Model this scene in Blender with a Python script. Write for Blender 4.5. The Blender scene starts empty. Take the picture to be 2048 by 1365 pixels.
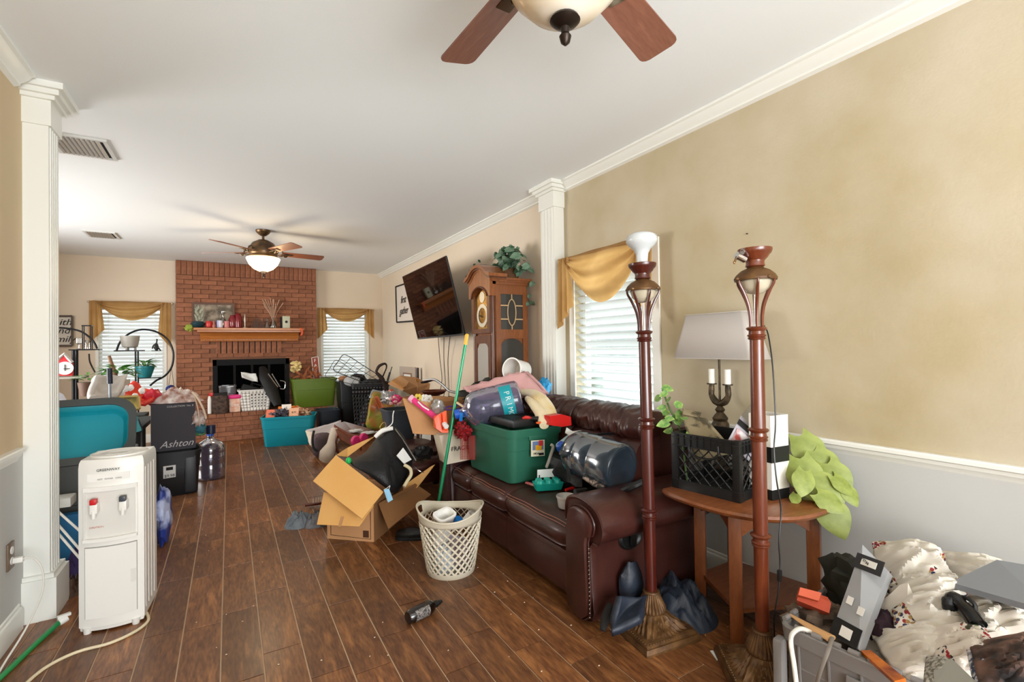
import bpy, bmesh, math, random
from mathutils import Vector, Matrix, Euler, noise
PI = math.pi
rnd = random.Random(7)
scene = bpy.context.scene
COL = scene.collection

# ------------------------------------------------------------------ camera
FPX, YAW, PIT, ROL, CAMH = 953.7, .5359, .0114, -.0146, 1.3
_F = Vector((math.sin(YAW)*math.cos(PIT), math.cos(YAW)*math.cos(PIT), math.sin(PIT)))
_R0 = Vector((math.cos(YAW), -math.sin(YAW), 0)); _U0 = _R0.cross(_F)
_R = math.cos(ROL)*_R0 + math.sin(ROL)*_U0; _U = -math.sin(ROL)*_R0 + math.cos(ROL)*_U0
cd = bpy.data.cameras.new('camera'); cd.sensor_width = 36; cd.lens = FPX*36/2048; cd.clip_start = .05
cam = bpy.data.objects.new('camera', cd); COL.objects.link(cam)
cam.matrix_world = Matrix(((_R.x, _U.x, -_F.x, 0), (_R.y, _U.y, -_F.y, 0), (_R.z, _U.z, -_F.z, CAMH), (0, 0, 0, 1)))
scene.camera = cam

def at(px, py, x=None, y=None, z=None):
    """point of the room seen at a photograph pixel, on the plane x=, y= or z="""
    d = _F + (px-1024)/FPX*_R - (py-682.5)/FPX*_U
    t = x/d.x if x is not None else (y/d.y if y is not None else (z-CAMH)/d.z)
    return Vector((d.x*t, d.y*t, CAMH+d.z*t))

# ------------------------------------------------------------------ light
vs = scene.view_settings
vs.view_transform = 'Standard'; vs.look = 'None'; vs.gamma = 1; vs.use_curve_mapping = False
vs.exposure = 0.62
scene.cycles.max_bounces = 8; scene.cycles.diffuse_bounces = 5; scene.cycles.transparent_max_bounces = 12
scene.cycles.caustics_reflective = False; scene.cycles.caustics_refractive = False
scene.cycles.sample_clamp_indirect = 4
w = bpy.data.worlds.new('daylight'); scene.world = w; w.use_nodes = True
bg = w.node_tree.nodes['Background']; bg.inputs[0].default_value = (.93, .97, 1, 1); bg.inputs[1].default_value = 1.1

def area(name, loc, direction, sx, sy, power, col=(1, 1, 1)):
    l = bpy.data.lights.new(name, 'AREA'); l.shape = 'RECTANGLE'; l.size = sx; l.size_y = sy
    l.energy = power; l.color = col
    o = bpy.data.objects.new(name, l); COL.objects.link(o); o.location = loc
    o.rotation_euler = Vector(direction).to_track_quat('-Z', 'Y').to_euler()
    return o
area('daylight_near_window', (3.1, 2.6, .9), (-1, 0, .45), 1.2, 1.6, 75, (.95, .98, 1))
area('daylight_back_window_left', (-1.17, 9.2, 1.5), (0, -1, -.1), 1, 1.6, 17, (.95, .98, 1))
area('daylight_back_window_right', (1.74, 9.2, 1.5), (0, -1, -.1), 1, 1.6, 17, (.95, .98, 1))
area('fill_behind_camera', (.7, -3.15, 1.35), (0, 1, .05), 2.6, 2.1, 160, (.95, .98, 1))  # added fill light from behind the camera, through an unseen wall opening
area('ceiling_fill', (.5, -1.1, 1.15), (.1, .55, 1), 1.6, 1.6, 38, (.91, .96, 1))  # added upward fill that brightens the ceiling, no fixture stands here
area('far_side_fill', (-3.6, 5.6, 1.4), (1, 0, 0), 2.4, 1.9, 150, (1, .98, .95))  # unseen area light filling the back room from the far left

# ------------------------------------------------------------------ materials
def hx(s):
    s = s.lstrip('#'); c = [int(s[i:i+2], 16)/255 for i in (0, 2, 4)]
    return tuple(v/12.92 if v <= .04045 else ((v+.055)/1.055)**2.4 for v in c) + (1,)
def mat(name, col, rough=.5, metal=0., bump=0., bscale=60., col2=None, vscale=4., trans=0., alpha=1., coat=0.,
        emis=0., ecol=None, sss=0., translucent=0., stretch=None, ior=1.45, spec=.5, contrast=.5, bdist=.01):
    m = bpy.data.materials.new(name); m.use_nodes = True
    nt = m.node_tree; N = nt.nodes; L = nt.links; b = N['Principled BSDF']
    b.inputs['Base Color'].default_value = hx(col); b.inputs['Roughness'].default_value = rough
    b.inputs['Metallic'].default_value = metal; b.inputs['IOR'].default_value = ior
    b.inputs['Transmission Weight'].default_value = trans; b.inputs['Alpha'].default_value = alpha
    b.inputs['Coat Weight'].default_value = coat; b.inputs['Specular IOR Level'].default_value = spec
    b.inputs['Coat Roughness'].default_value = .15
    if emis:
        b.inputs['Emission Color'].default_value = hx(ecol or col); b.inputs['Emission Strength'].default_value = emis
    tc = N.new('ShaderNodeTexCoord'); mp = N.new('ShaderNodeMapping'); L.new(tc.outputs['Object'], mp.inputs[0])
    if stretch: mp.inputs['Scale'].default_value = stretch
    if col2:
        n = N.new('ShaderNodeTexNoise'); n.inputs['Scale'].default_value = vscale; n.inputs['Detail'].default_value = 5
        L.new(mp.outputs[0], n.inputs['Vector'])
        r = N.new('ShaderNodeValToRGB'); r.color_ramp.elements[0].position = .5-contrast*.3; r.color_ramp.elements[1].position = .5+contrast*.3
        r.color_ramp.elements[0].color = hx(col); r.color_ramp.elements[1].color = hx(col2)
        L.new(n.outputs['Fac'], r.inputs[0]); L.new(r.outputs[0], b.inputs['Base Color'])
    if bump:
        n = N.new('ShaderNodeTexNoise'); n.inputs['Scale'].default_value = bscale; n.inputs['Detail'].default_value = 4
        L.new(mp.outputs[0], n.inputs['Vector'])
        bp = N.new('ShaderNodeBump'); bp.inputs['Strength'].default_value = bump; bp.inputs['Distance'].default_value = bdist
        L.new(n.outputs['Fac'], bp.inputs['Height']); L.new(bp.outputs[0], b.inputs['Normal'])
    if translucent:
        t = N.new('ShaderNodeBsdfTranslucent'); t.inputs[0].default_value = hx(col)
        if col2: L.new(r.outputs[0], t.inputs[0])
        mx = N.new('ShaderNodeMixShader'); mx.inputs[0].default_value = translucent
        L.new(b.outputs[0], mx.inputs[1]); L.new(t.outputs[0], mx.inputs[2]); L.new(mx.outputs[0], N['Material Output'].inputs[0])
    return m
def thin_glass(name, col='#ffffff', refl=.08, rough=.03, op=0., spec_col=None):
    """clear sheet plastic or glass: tinted see-through with a sharp reflection"""
    m = bpy.data.materials.new(name); m.use_nodes = True
    nt = m.node_tree; N = nt.nodes; L = nt.links; N.remove(N['Principled BSDF'])
    t = N.new('ShaderNodeBsdfTransparent'); t.inputs[0].default_value = hx(col)
    g = N.new('ShaderNodeBsdfGlossy'); g.inputs['Roughness'].default_value = rough
    mx = N.new('ShaderNodeMixShader'); fr = N.new('ShaderNodeFresnel'); fr.inputs[0].default_value = 1.5
    ad = N.new('ShaderNodeMath'); ad.operation = 'MULTIPLY_ADD'; ad.use_clamp = True; ad.inputs[1].default_value = .55; ad.inputs[2].default_value = refl
    L.new(fr.outputs[0], ad.inputs[0]); L.new(ad.outputs[0], mx.inputs[0]); L.new(t.outputs[0], mx.inputs[1]); L.new(g.outputs[0], mx.inputs[2])
    out = mx
    if op:
        d = N.new('ShaderNodeBsdfDiffuse'); d.inputs[0].default_value = hx(spec_col or col)
        m2 = N.new('ShaderNodeMixShader'); m2.inputs[0].default_value = op
        L.new(mx.outputs[0], m2.inputs[1]); L.new(d.outputs[0], m2.inputs[2]); out = m2
    L.new(out.outputs[0], N['Material Output'].inputs[0])
    return m
def wood(name, c1, c2, rough=.4, scale=(1, 1, 1), ring=6., coat=.2, piece=0., bump=.15):
    """grain along the stretched axis; piece>0 shifts tone per board"""
    m = bpy.data.materials.new(name); m.use_nodes = True
    nt = m.node_tree; N = nt.nodes; L = nt.links; b = N['Principled BSDF']
    b.inputs['Coat Weight'].default_value = coat; b.inputs['Coat Roughness'].default_value = .2
    tc = N.new('ShaderNodeTexCoord'); mp = N.new('ShaderNodeMapping'); mp.inputs['Scale'].default_value = scale
    gi = N.new('ShaderNodeNewGeometry'); oi = N.new('ShaderNodeObjectInfo')
    ad = N.new('ShaderNodeMath'); ad.operation = 'ADD'; L.new(gi.outputs['Random Per Island'], ad.inputs[0]); L.new(oi.outputs['Random'], ad.inputs[1])
    fr = N.new('ShaderNodeMath'); fr.operation = 'FRACT'; L.new(ad.outputs[0], fr.inputs[0])
    va = N.new('ShaderNodeVectorMath'); va.operation = 'ADD'
    sc = N.new('ShaderNodeVectorMath'); sc.operation = 'SCALE'; sc.inputs[0].default_value = (37, 51, 23)
    L.new(fr.outputs[0], sc.inputs['Scale']); L.new(tc.outputs['Object'], va.inputs[0])
    if piece: L.new(sc.outputs[0], va.inputs[1])
    L.new(va.outputs[0], mp.inputs[0])
    n = N.new('ShaderNodeTexNoise'); n.inputs['Scale'].default_value = ring; n.inputs['Detail'].default_value = 6; n.inputs['Roughness'].default_value = .6
    n.inputs['Distortion'].default_value = .6
    L.new(mp.outputs[0], n.inputs['Vector'])
    wv = N.new('ShaderNodeMath'); wv.operation = 'MULTIPLY'; wv.inputs[1].default_value = 9.; L.new(n.outputs['Fac'], wv.inputs[0])
    sn = N.new('ShaderNodeMath'); sn.operation = 'SINE'; L.new(wv.outputs[0], sn.inputs[0])
    mr = N.new('ShaderNodeMapRange'); mr.inputs[1].default_value = -1; mr.inputs[2].default_value = 1; L.new(sn.outputs[0], mr.inputs[0])
    n2 = N.new('ShaderNodeTexNoise'); n2.inputs['Scale'].default_value = ring*6; n2.inputs['Detail'].default_value = 3; L.new(mp.outputs[0], n2.inputs['Vector'])
    mm = N.new('ShaderNodeMath'); mm.operation = 'MULTIPLY_ADD'; mm.inputs[1].default_value = .5; L.new(mr.outputs[0], mm.inputs[0])
    hl = N.new('ShaderNodeMath'); hl.operation = 'MULTIPLY'; hl.inputs[1].default_value = .5; L.new(n2.outputs['Fac'], hl.inputs[0]); L.new(hl.outputs[0], mm.inputs[2])
    r = N.new('ShaderNodeValToRGB'); r.color_ramp.elements[0].color = hx(c1); r.color_ramp.elements[1].color = hx(c2)
    r.color_ramp.elements[0].position = .15; r.color_ramp.elements[1].position = .85
    L.new(mm.outputs[0], r.inputs[0])
    hs = N.new('ShaderNodeHueSaturation'); L.new(r.outputs[0], hs.inputs['Color'])
    if piece:
        mv = N.new('ShaderNodeMapRange'); mv.inputs[3].default_value = 1-piece; mv.inputs[4].default_value = 1+piece
        L.new(fr.outputs[0], mv.inputs[0]); L.new(mv.outputs[0], hs.inputs['Value'])
    L.new(hs.outputs[0], b.inputs['Base Color']); b.inputs['Roughness'].default_value = rough
    if bump:
        bp = N.new('ShaderNodeBump'); bp.inputs['Strength'].default_value = bump; bp.inputs['Distance'].default_value = .002
        L.new(mm.outputs[0], bp.inputs['Height']); L.new(bp.outputs[0], b.inputs['Normal'])
    return m

W_TRIM = mat('white_trim_paint', '#e6e6df', .35)
W_TAN = mat('tan_faux_paint', '#ab9b76', .8, bump=.15, bscale=90, col2='#c3b8a4', vscale=1.9, contrast=.9, bdist=.004)
W_PEACH = mat('peach_faux_paint', '#cbb292', .75, bump=.15, bscale=90, col2='#c6b48e', vscale=1.4, contrast=.9, bdist=.004)
W_LOW = mat('pale_grey_wainscot_paint', '#bebebb', .55, bump=.05, bscale=80)
W_FAR = mat('cream_wall_paint', '#dccdb9', .8, bump=.1, bscale=90, col2='#d8c9b3', vscale=1.2, bdist=.004)
W_CEIL = mat('white_ceiling_paint', '#ecf0f1', .9, bump=.12, bscale=140, bdist=.003)
FLOORW = wood('wood_look_floor_tile', '#522c14', '#b87c48', .42, (5.5, .9, 1), 3.2, .15, piece=.28, bump=.2)
GROUT = mat('tan_tile_grout', '#c8ab8c', .8)
BLACK = mat('black_plastic', '#141414', .4)
BLACKM = mat('matte_black', '#101010', .7)
WHITE = mat('white_plastic', '#e8e6e0', .4)
BMETAL = mat('dark_bronze_metal', '#2b221c', .35, .7)
STEEL = mat('brushed_steel', '#9a9a98', .3, .9)
CHROME = mat('chrome', '#d8d8d8', .12, 1)

# ------------------------------------------------------------------ mesh building
class M:
    def __init__(s): s.b = bmesh.new()
    def v(s, p): return s.b.verts.new(p)
    def f(s, vs_):
        try: return s.b.faces.new(vs_)
        except ValueError: return None
    def xf(s, verts, mx):
        for q in verts: q.co = mx @ q.co
    def box(s, c, d, rz=0, bev=0, top=None, mx=None, rot=None):
        x, y, z = d[0]/2, d[1]/2, d[2]/2; tx, ty = top or (1, 1)
        P = [(-x, -y, -z), (x, -y, -z), (x, y, -z), (-x, y, -z), (-x*tx, -y*ty, z), (x*tx, -y*ty, z), (x*tx, y*ty, z), (-x*tx, y*ty, z)]
        V = [s.v(p) for p in P]
        F = [s.f([V[i] for i in q]) for q in ((0, 3, 2, 1), (4, 5, 6, 7), (0, 1, 5, 4), (1, 2, 6, 5), (2, 3, 7, 6), (3, 0, 4, 7))]
        if bev:
            E = list({e for f in F for e in f.edges})
            r = bmesh.ops.bevel(s.b, geom=E, offset=bev, segments=2, affect='EDGES', profile=.6)
            V = list({q for f in r['faces'] for q in f.verts} | {q for q in V if q.is_valid} )
            V = list({q for f in r['faces'] for q in f.verts} | {q for f in F if f.is_valid for q in f.verts})
        m_ = Matrix.Translation(c) @ (Euler(rot).to_matrix().to_4x4() if rot else Matrix.Rotation(rz, 4, 'Z'))
        if mx is not None: m_ = mx @ m_
        s.xf(V, m_); return s
    def bx(s, x0, x1, y0, y1, z0, z1, bev=0):
        return s.box(((x0+x1)/2, (y0+y1)/2, (z0+z1)/2), (abs(x1-x0), abs(y1-y0), abs(z1-z0)), bev=bev)
    def loft(s, rings, cap0=True, cap1=True, closed=True, wrap=False):
        R = [[s.v(p) for p in r] for r in rings]; n = len(R[0])
        K = len(R)
        for i in range(K-1 + (1 if wrap else 0)):
            a, b = R[i], R[(i+1) % K]
            for j in range(n if closed else n-1):
                k = (j+1) % n; s.f([a[j], a[k], b[k], b[j]])
        if not wrap:
            if cap0: s.f(list(reversed(R[0])))
            if cap1: s.f(R[-1])
        return s
    def tube(s, pts, r, n=8, closed=False, smooth=0, flat=None):
        P = [Vector(p) for p in pts]
        if smooth: P = catmull(P, smooth, closed)
        K = len(P); rr = r if isinstance(r, (list, tuple)) else None
        rings = []; up = None
        for i in range(K):
            if closed: t = P[(i+1) % K]-P[i-1]
            else: t = P[min(i+1, K-1)]-P[max(i-1, 0)]
            if t.length < 1e-9: t = Vector((0, 0, 1))
            t.normalize()
            if up is None: up = Vector((0, 0, 1)) if abs(t.z) < .9 else Vector((1, 0, 0))
            a = t.cross(up)
            if a.length < 1e-4: a = t.cross(Vector((1, .3, 0)))
            a.normalize(); b = a.cross(t); up = b
            rad = r if rr is None else rr[min(len(rr)-1, int(i*(len(rr)-1)/(K-1)+.5))] if K > 1 else rr[0]
            if rr is not None and K > 1:
                q = i*(len(rr)-1)/(K-1); i0 = int(q); i1 = min(i0+1, len(rr)-1); rad = rr[i0]+(rr[i1]-rr[i0])*(q-i0)
            fl = flat or 1
            rings.append([P[i]+rad*(math.cos(2*PI*j/n)*a + math.sin(2*PI*j/n)*fl*b) for j in range(n)])
        return s.loft(rings, wrap=closed)
    def cyl(s, a, b, r, r2=None, n=16): return s.tube([a, b], [r, r2 if r2 is not None else r], n)
    def lathe(s, prof, o=(0, 0, 0), n=24, mx=None, caps=(True, True), arc=None):
        o = Vector(o); rings = []
        for r, z in prof:
            rings.append([Vector((max(r, 1e-4)*math.cos(2*PI*j/n), max(r, 1e-4)*math.sin(2*PI*j/n), z)) for j in range(n)])
        if mx is not None: rings = [[mx @ p for p in q] for q in rings]
        rings = [[p+o for p in q] for q in rings]
        return s.loft(rings, caps[0], caps[1])
    def slab(s, pts, th):
        """flat panel through world points, given thickness"""
        P = [Vector(p) for p in pts]; nrm = Vector((0, 0, 0))
        for i in range(len(P)): nrm += P[i].cross(P[(i+1) % len(P)])
        nrm.normalize(); off = nrm*(th/2)
        return s.loft([[p-off for p in P], [p+off for p in P]])
    def grid(s, fn, nu, nv):
        V = [[s.v(fn(i/nu, j/nv)) for j in range(nv+1)] for i in range(nu+1)]
        for i in range(nu):
            for j in range(nv): s.f([V[i][j], V[i+1][j], V[i+1][j+1], V[i][j+1]])
        return s
    def blob(s, c, d, seed=0, amp=.15, freq=2., nu=20, nv=12, power=1., flat=None, mx=None):
        c = Vector(c); rings = []
        for j in range(nv+1):
            ph = -PI/2+PI*j/nv
            ring = []
            for i in range(nu):
                th = 2*PI*i/nu
                cc = lambda v: math.copysign(abs(v)**power, v)
                p = Vector((cc(math.cos(ph))*cc(math.cos(th)), cc(math.cos(ph))*cc(math.sin(th)), cc(math.sin(ph))))
                k = 1+amp*noise.noise(Vector(p)*freq+Vector((seed*3.7, seed*1.3, seed)))
                q = Vector((p.x*d[0]/2*k, p.y*d[1]/2*k, p.z*d[2]/2*k))
                if flat is not None: q.z = max(q.z, flat)
                ring.append(c+(mx @ q if mx is not None else q))
            rings.append(ring)
        return s.loft(rings)
    def heap(s, c, d, seed=0, amp=.35, freq=3.5, n=26, ridge=1., rz=0., edge=.15):
        """crumpled cloth heap standing on its base; the rim drops to the base"""
        c = Vector(c); R = Matrix.Rotation(rz, 3, 'Z')
        def fn(u, v):
            x, y = u*2-1, v*2-1
            # square to disc
            dx, dy = x*math.sqrt(1-y*y/2), y*math.sqrt(1-x*x/2); r = math.hypot(dx, dy)
            q = Vector((dx*freq+seed*5.1, dy*freq-seed*2.3, seed))
            w_ = noise.noise(q); rd = 1-abs(noise.noise(q*1.7+Vector((9, 3, 1))))*2
            rim = 1+edge*noise.noise(Vector((math.atan2(dy, dx)*1.5+seed, seed*2., 0)))
            hh = max(0, 1-r**2.6)*(1-amp*.5+amp*w_+amp*.5*ridge*rd)
            p = R @ Vector((dx*d[0]/2*rim, dy*d[1]/2*rim, 0))
            return c+Vector((p.x, p.y, max(0.001, hh)*d[2]))
        s.grid(fn, n, n)
        return s.capbottom(c.z)
    def capbottom(s, z):
        be = [e for e in s.b.edges if e.is_boundary]
        if be:
            r = bmesh.ops.extrude_edge_only(s.b, edges=be)
            nv_ = [g for g in r['geom'] if isinstance(g, bmesh.types.BMVert)]
            for q in nv_: q.co.z = z
            ne = [g for g in r['geom'] if isinstance(g, bmesh.types.BMEdge) and g.is_boundary]
            bmesh.ops.contextual_create(s.b, geom=ne)
        return s
    def prism(s, prof, ax, a0, a1):
        """profile of 2-D points swept along axis x, y or z"""
        def mk(p, a):
            return Vector((a, p[0], p[1])) if ax == 'x' else Vector((p[0], a, p[1])) if ax == 'y' else Vector((p[0], p[1], a))
        return s.loft([[mk(p, a0) for p in prof], [mk(p, a1) for p in prof]])

def catmull(P, k=6, closed=False):
    out = []; n = len(P)
    for i in range(n if closed else n-1):
        if closed: a, b, c, d = P[i-1], P[i], P[(i+1) % n], P[(i+2) % n]
        else: a, b, c, d = P[max(i-1, 0)], P[i], P[i+1], P[min(i+2, n-1)]
        for j in range(k):
            t = j/k
            out.append(.5*((2*b)+(c-a)*t+(2*a-5*b+4*c-d)*t*t+(3*b-a-3*c+d)*t**3))
    if not closed: out.append(P[-1])
    return out

def mesh_of(m, name, material, smooth=True, inv=None, bevel=0, solid=0, sub=0, angle=40):
    bm = m.b
    if inv is not None:
        for q in bm.verts: q.co = inv @ q.co
    bmesh.ops.recalc_face_normals(bm, faces=bm.faces)
    me = bpy.data.meshes.new(name); bm.to_mesh(me); bm.free()
    for mt in (material if isinstance(material, (list, tuple)) else [material]): me.materials.append(mt)
    if smooth: me.shade_smooth(); me.set_sharp_from_angle(angle=math.radians(angle))
    return me
def obj(name, m, material, parent=None, world=False, smooth=True, solid=0, sub=0, loc=None, rot=None, label=None, kind=None, angle=40):
    inv = None
    if parent is not None and world: inv = wm(parent).inverted()
    me = mesh_of(m, name, material, smooth, inv, angle=angle)
    o = bpy.data.objects.new(name, me); COL.objects.link(o)
    if parent is not None: o.parent = parent
    if loc is not None: o.location = loc
    if rot is not None: o.rotation_euler = rot
    if solid:
        md = o.modifiers.new('thickness', 'SOLIDIFY'); md.thickness = solid; md.offset = 0
    if sub:
        md = o.modifiers.new('smooth', 'SUBSURF'); md.levels = sub; md.render_levels = sub
    if label: o['label'] = label
    if kind: o['kind'] = kind
    return o
def wm(o):
    m_ = Matrix.LocRotScale(o.location, o.rotation_euler, o.scale)
    return wm(o.parent) @ m_ if o.parent is not None else m_
def thing(name, label, cat, loc=(0, 0, 0), rz=0, rot=None, group=None):
    o = bpy.data.objects.new(name, None); COL.objects.link(o); o.empty_display_size = .05
    o.location = loc; o.rotation_euler = rot or (0, 0, rz); o['label'] = label; o['category'] = cat
    if group: o['group'] = group
    return o
def single(name, label, cat, m, material, loc=(0, 0, 0), rz=0, rot=None, group=None, world=False, **k):
    """a thing that is one mesh; world=True: mesh given in room coordinates, origin put at loc"""
    inv = Matrix.LocRotScale(Vector(loc), Euler(rot or (0, 0, rz)), None).inverted() if world else None
    me = mesh_of(m, name, material, True, inv, angle=k.get('angle', 40))
    o = bpy.data.objects.new(name, me); COL.objects.link(o); o.location = loc; o.rotation_euler = rot or (0, 0, rz)
    if k.get('solid'):
        md = o.modifiers.new('thickness', 'SOLIDIFY'); md.thickness = k['solid']; md.offset = 0
    if k.get('sub'):
        md = o.modifiers.new('smooth', 'SUBSURF'); md.levels = md.render_levels = k['sub']
    o['label'] = label; o['category'] = cat
    if group: o['group'] = group
    return o
def struct(name, m, material, parent=None, **k):
    o = obj(name, m, material, parent, **k)
    if parent is None: o['kind'] = 'structure'
    return o
def dup(root, loc, rz=None, label=None, group=None, scale=None):
    r = root.copy(); COL.objects.link(r); r.location = loc
    if rz is not None: r.rotation_euler = (0, 0, rz)
    if scale: r.scale = (scale,)*3
    if label: r['label'] = label
    if group: r['group'] = group
    for ch in list(root.children):
        c = ch.copy(); COL.objects.link(c); c.parent = r
        for g in list(ch.children):
            d = g.copy(); COL.objects.link(d); d.parent = c
    return r
def piece(name, me, parent, loc, rot=None, scale=None):
    o = bpy.data.objects.new(name, me); COL.objects.link(o); o.parent = parent; o.location = loc
    if rot is not None: o.rotation_euler = rot
    if scale is not None: o.scale = scale if isinstance(scale, (tuple, list)) else (scale,)*3
    return o
def text(parent, s_, loc, rot, size, material, name='lettering', align='CENTER', extrude=.0006, shear=0, sx=1):
    c = bpy.data.curves.new(name, 'FONT'); c.body = s_; c.size = size; c.extrude = extrude; c.align_x = align; c.align_y = 'CENTER'; c.shear = shear
    c.resolution_u = 3
    tmp = bpy.data.objects.new(name, c); COL.objects.link(tmp); dg = bpy.context.evaluated_depsgraph_get()
    me = bpy.data.meshes.new_from_object(tmp.evaluated_get(dg)); bpy.data.objects.remove(tmp); bpy.data.curves.remove(c)
    me.materials.clear(); me.materials.append(material); me.name = name
    o = bpy.data.objects.new(name, me); COL.objects.link(o); o.parent = parent; 
    o.location = loc; o.rotation_euler = rot; o.scale = (sx, 1, 1)
    return o
def rrect(L, Wd, r, z=0., n=4, cx=0., cy=0.):
    out = []
    for cxx, cyy, a0 in ((L/2-r, Wd/2-r, 0), (-L/2+r, Wd/2-r, PI/2), (-L/2+r, -Wd/2+r, PI), (L/2-r, -Wd/2+r, 1.5*PI)):
        for i in range(n+1):
            a = a0+PI/2*i/n; out.append(Vector((cx+cxx+r*math.cos(a), cy+cyy+r*math.sin(a), z)))
    return out
def tote_mesh(L, Wd, H, taper=.86, r=.05, th=.004, rim=.02, rimh=.035, step=True):
    """open tapered plastic tote: bottom, walls, stepped rim, inner walls and floor"""
    m = M(); R = []
    def ring(k, z, off=0): return rrect(L*k+2*off, Wd*k+2*off, max(.006, r*k+off), z)
    kz = lambda z: taper+(1-taper)*z/H
    R.append(ring(taper*.97, 0)); R.append(ring(taper, .008))
    if step:
        R.append(ring(kz(H*.6), H*.6)); R.append(ring(kz(H*.6), H*.605, .004))
    R.append(ring(kz(H-rimh), H-rimh, .004)); R.append(ring(kz(H-rimh), H-rimh, rim)); R.append(ring(1, H-.004, rim)); R.append(ring(1, H, rim-.003))
    R.append(ring(1, H, -th)); R.append(ring(taper, .012, -th))
    return m.loft(R)
def ring_holes(m, fn, nu, nv, hx_=.6, hy_=.6, skip=None, shape='rect'):
    """grid of cells over fn(u, v), each with its own hole (rect, diamond or round)"""
    for i in range(nu):
        for j in range(nv):
            u0, u1, v0, v1 = i/nu, (i+1)/nu, j/nv, (j+1)/nv; uc, vc = (u0+u1)/2, (v0+v1)/2
            if skip and skip(uc, vc):
                m.f([m.v(fn(*q)) for q in ((u0, v0), (u1, v0), (u1, v1), (u0, v1))]); continue
            O = [(u0, v0), (uc, v0), (u1, v0), (u1, vc), (u1, v1), (uc, v1), (u0, v1), (u0, vc)]
            a, b = (u1-u0)/2*hx_, (v1-v0)/2*hy_
            if shape == 'rect': I = [(-1, -1), (0, -1), (1, -1), (1, 0), (1, 1), (0, 1), (-1, 1), (-1, 0)]
            elif shape == 'diamond': I = [(-.5, -.5), (0, -1), (.5, -.5), (1, 0), (.5, .5), (0, 1), (-.5, .5), (-1, 0)]
            else: I = [(-.7, -.7), (0, -1), (.7, -.7), (1, 0), (.7, .7), (0, 1), (-.7, .7), (-1, 0)]
            VO = [m.v(fn(*q)) for q in O]; VI = [m.v(fn(uc+p*a, vc+q*b)) for p, q in I]
            for k in range(8): m.f([VO[k], VO[(k+1) % 8], VI[(k+1) % 8], VI[k]])
    return m
def leaf_mesh(name, material, L=.1, Wd=.07, bend=.25, heart=.25, n=6, fold=.15):
    m = M(); rows = []
    for i in range(n+1):
        t = i/n; wd = math.sin(PI*min(1, t*.93+.07)**.75)**.8*Wd/2 if i < n else 0.0005
        y = L*(t-heart*.5*(1-t)**4*0); z = -bend*L*t*t
        rows.append([m.v((-wd, y-(heart*L*.35 if i == 0 else 0), z+fold*wd)), m.v((-wd*.5, y-(heart*L*.1 if i == 0 else 0), z+fold*wd*.2)), m.v((0, y, z)), m.v((wd*.5, y-(heart*L*.1 if i == 0 else 0), z+fold*wd*.2)), m.v((wd, y-(heart*L*.35 if i == 0 else 0), z+fold*wd))])
    for i in range(n):
        for j in range(4): m.f([rows[i][j], rows[i][j+1], rows[i+1][j+1], rows[i+1][j]])
    return mesh_of(m, name, material, angle=80)
# ================================================================== THE ROOM
W, D, H = 2.37, 8.55, 2.63      # right wall x, back wall y, ceiling z
XL, XF, YB, YC = -.86, -2.7, -2.6, 3.3   # near left wall, far left wall, wall behind, column line
RAILZ = .857
m = M(); m.bx(XF, W+.12, YB, D+.1, -.1, -.0025); floor = struct('floor', m, GROUT)
# floor tiles: long planks in running bond, each joint where the photograph has it
PW, PL = .153, .59
OFF = {-1: 2.694, 0: 2.764, 1: 2.903, 2: 2.042, 3: 2.565, 4: 2.751, 5: 2.963, 6: 2.56, 7: 2.353, 8: 2.161}
def plank_mesh(l, wd):
    m = M(); m.box((0, 0, -.003), (wd-.006, l-.006, .006), bev=.0009); return mesh_of(m, "plank", FLOORW, smooth=False)
pm = plank_mesh(PL, PW); far = M(); cnt = 0
cands = []
for k in range(-18, 16):
    x0 = -.0374+k*PW
    if x0+PW < XF+.01 or x0 > W: continue
    off = OFF.get(k, rnd.random()*PL)
    y = off-math.ceil((off-YB)/PL)*PL
    while y < D:
        a, b = max(y, YB), min(y+PL, D); xa, xb = max(x0, XF), min(x0+PW, W)
        yc = (a+b)/2; xc = (xa+xb)/2
        full = (b-a) > PL-.001 and (xb-xa) > PW-.001
        dpt = Vector((xc, yc, -CAMH)).dot(_F); sx_ = Vector((xc, yc, 0)).dot(_R0)
        vis = dpt > .9 and abs(sx_/dpt) < 1.12 and not (yc < 3.2 and xc < XL) and not (xc > 1.55 and yc > 1.7)
        cands.append((0 if (full and vis) else 1, dpt if vis else 99, xa, xb, a, b)); y += PL
cands.sort()
for c in cands:
    fl, dp, xa, xb, a, b = c
    if b-a < .01 or xb-xa < .01: continue
    dz = rnd.uniform(-.0006, .0006)
    if fl == 0 and cnt < 290:
        piece('plank', pm, floor, ((xa+xb)/2, (a+b)/2, .002+dz)); cnt += 1
    else: far.box(((xa+xb)/2, (a+b)/2, -.001+dz), (xb-xa-.0045, b-a-.0045, .006))
obj('plank_field', far, FLOORW, floor, kind='stuff', smooth=False)

m = M(); m.bx(XF-.1, W+.15, YB-.1, D+.15, H, H+.1); struct('ceiling', m, W_CEIL)
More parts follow.
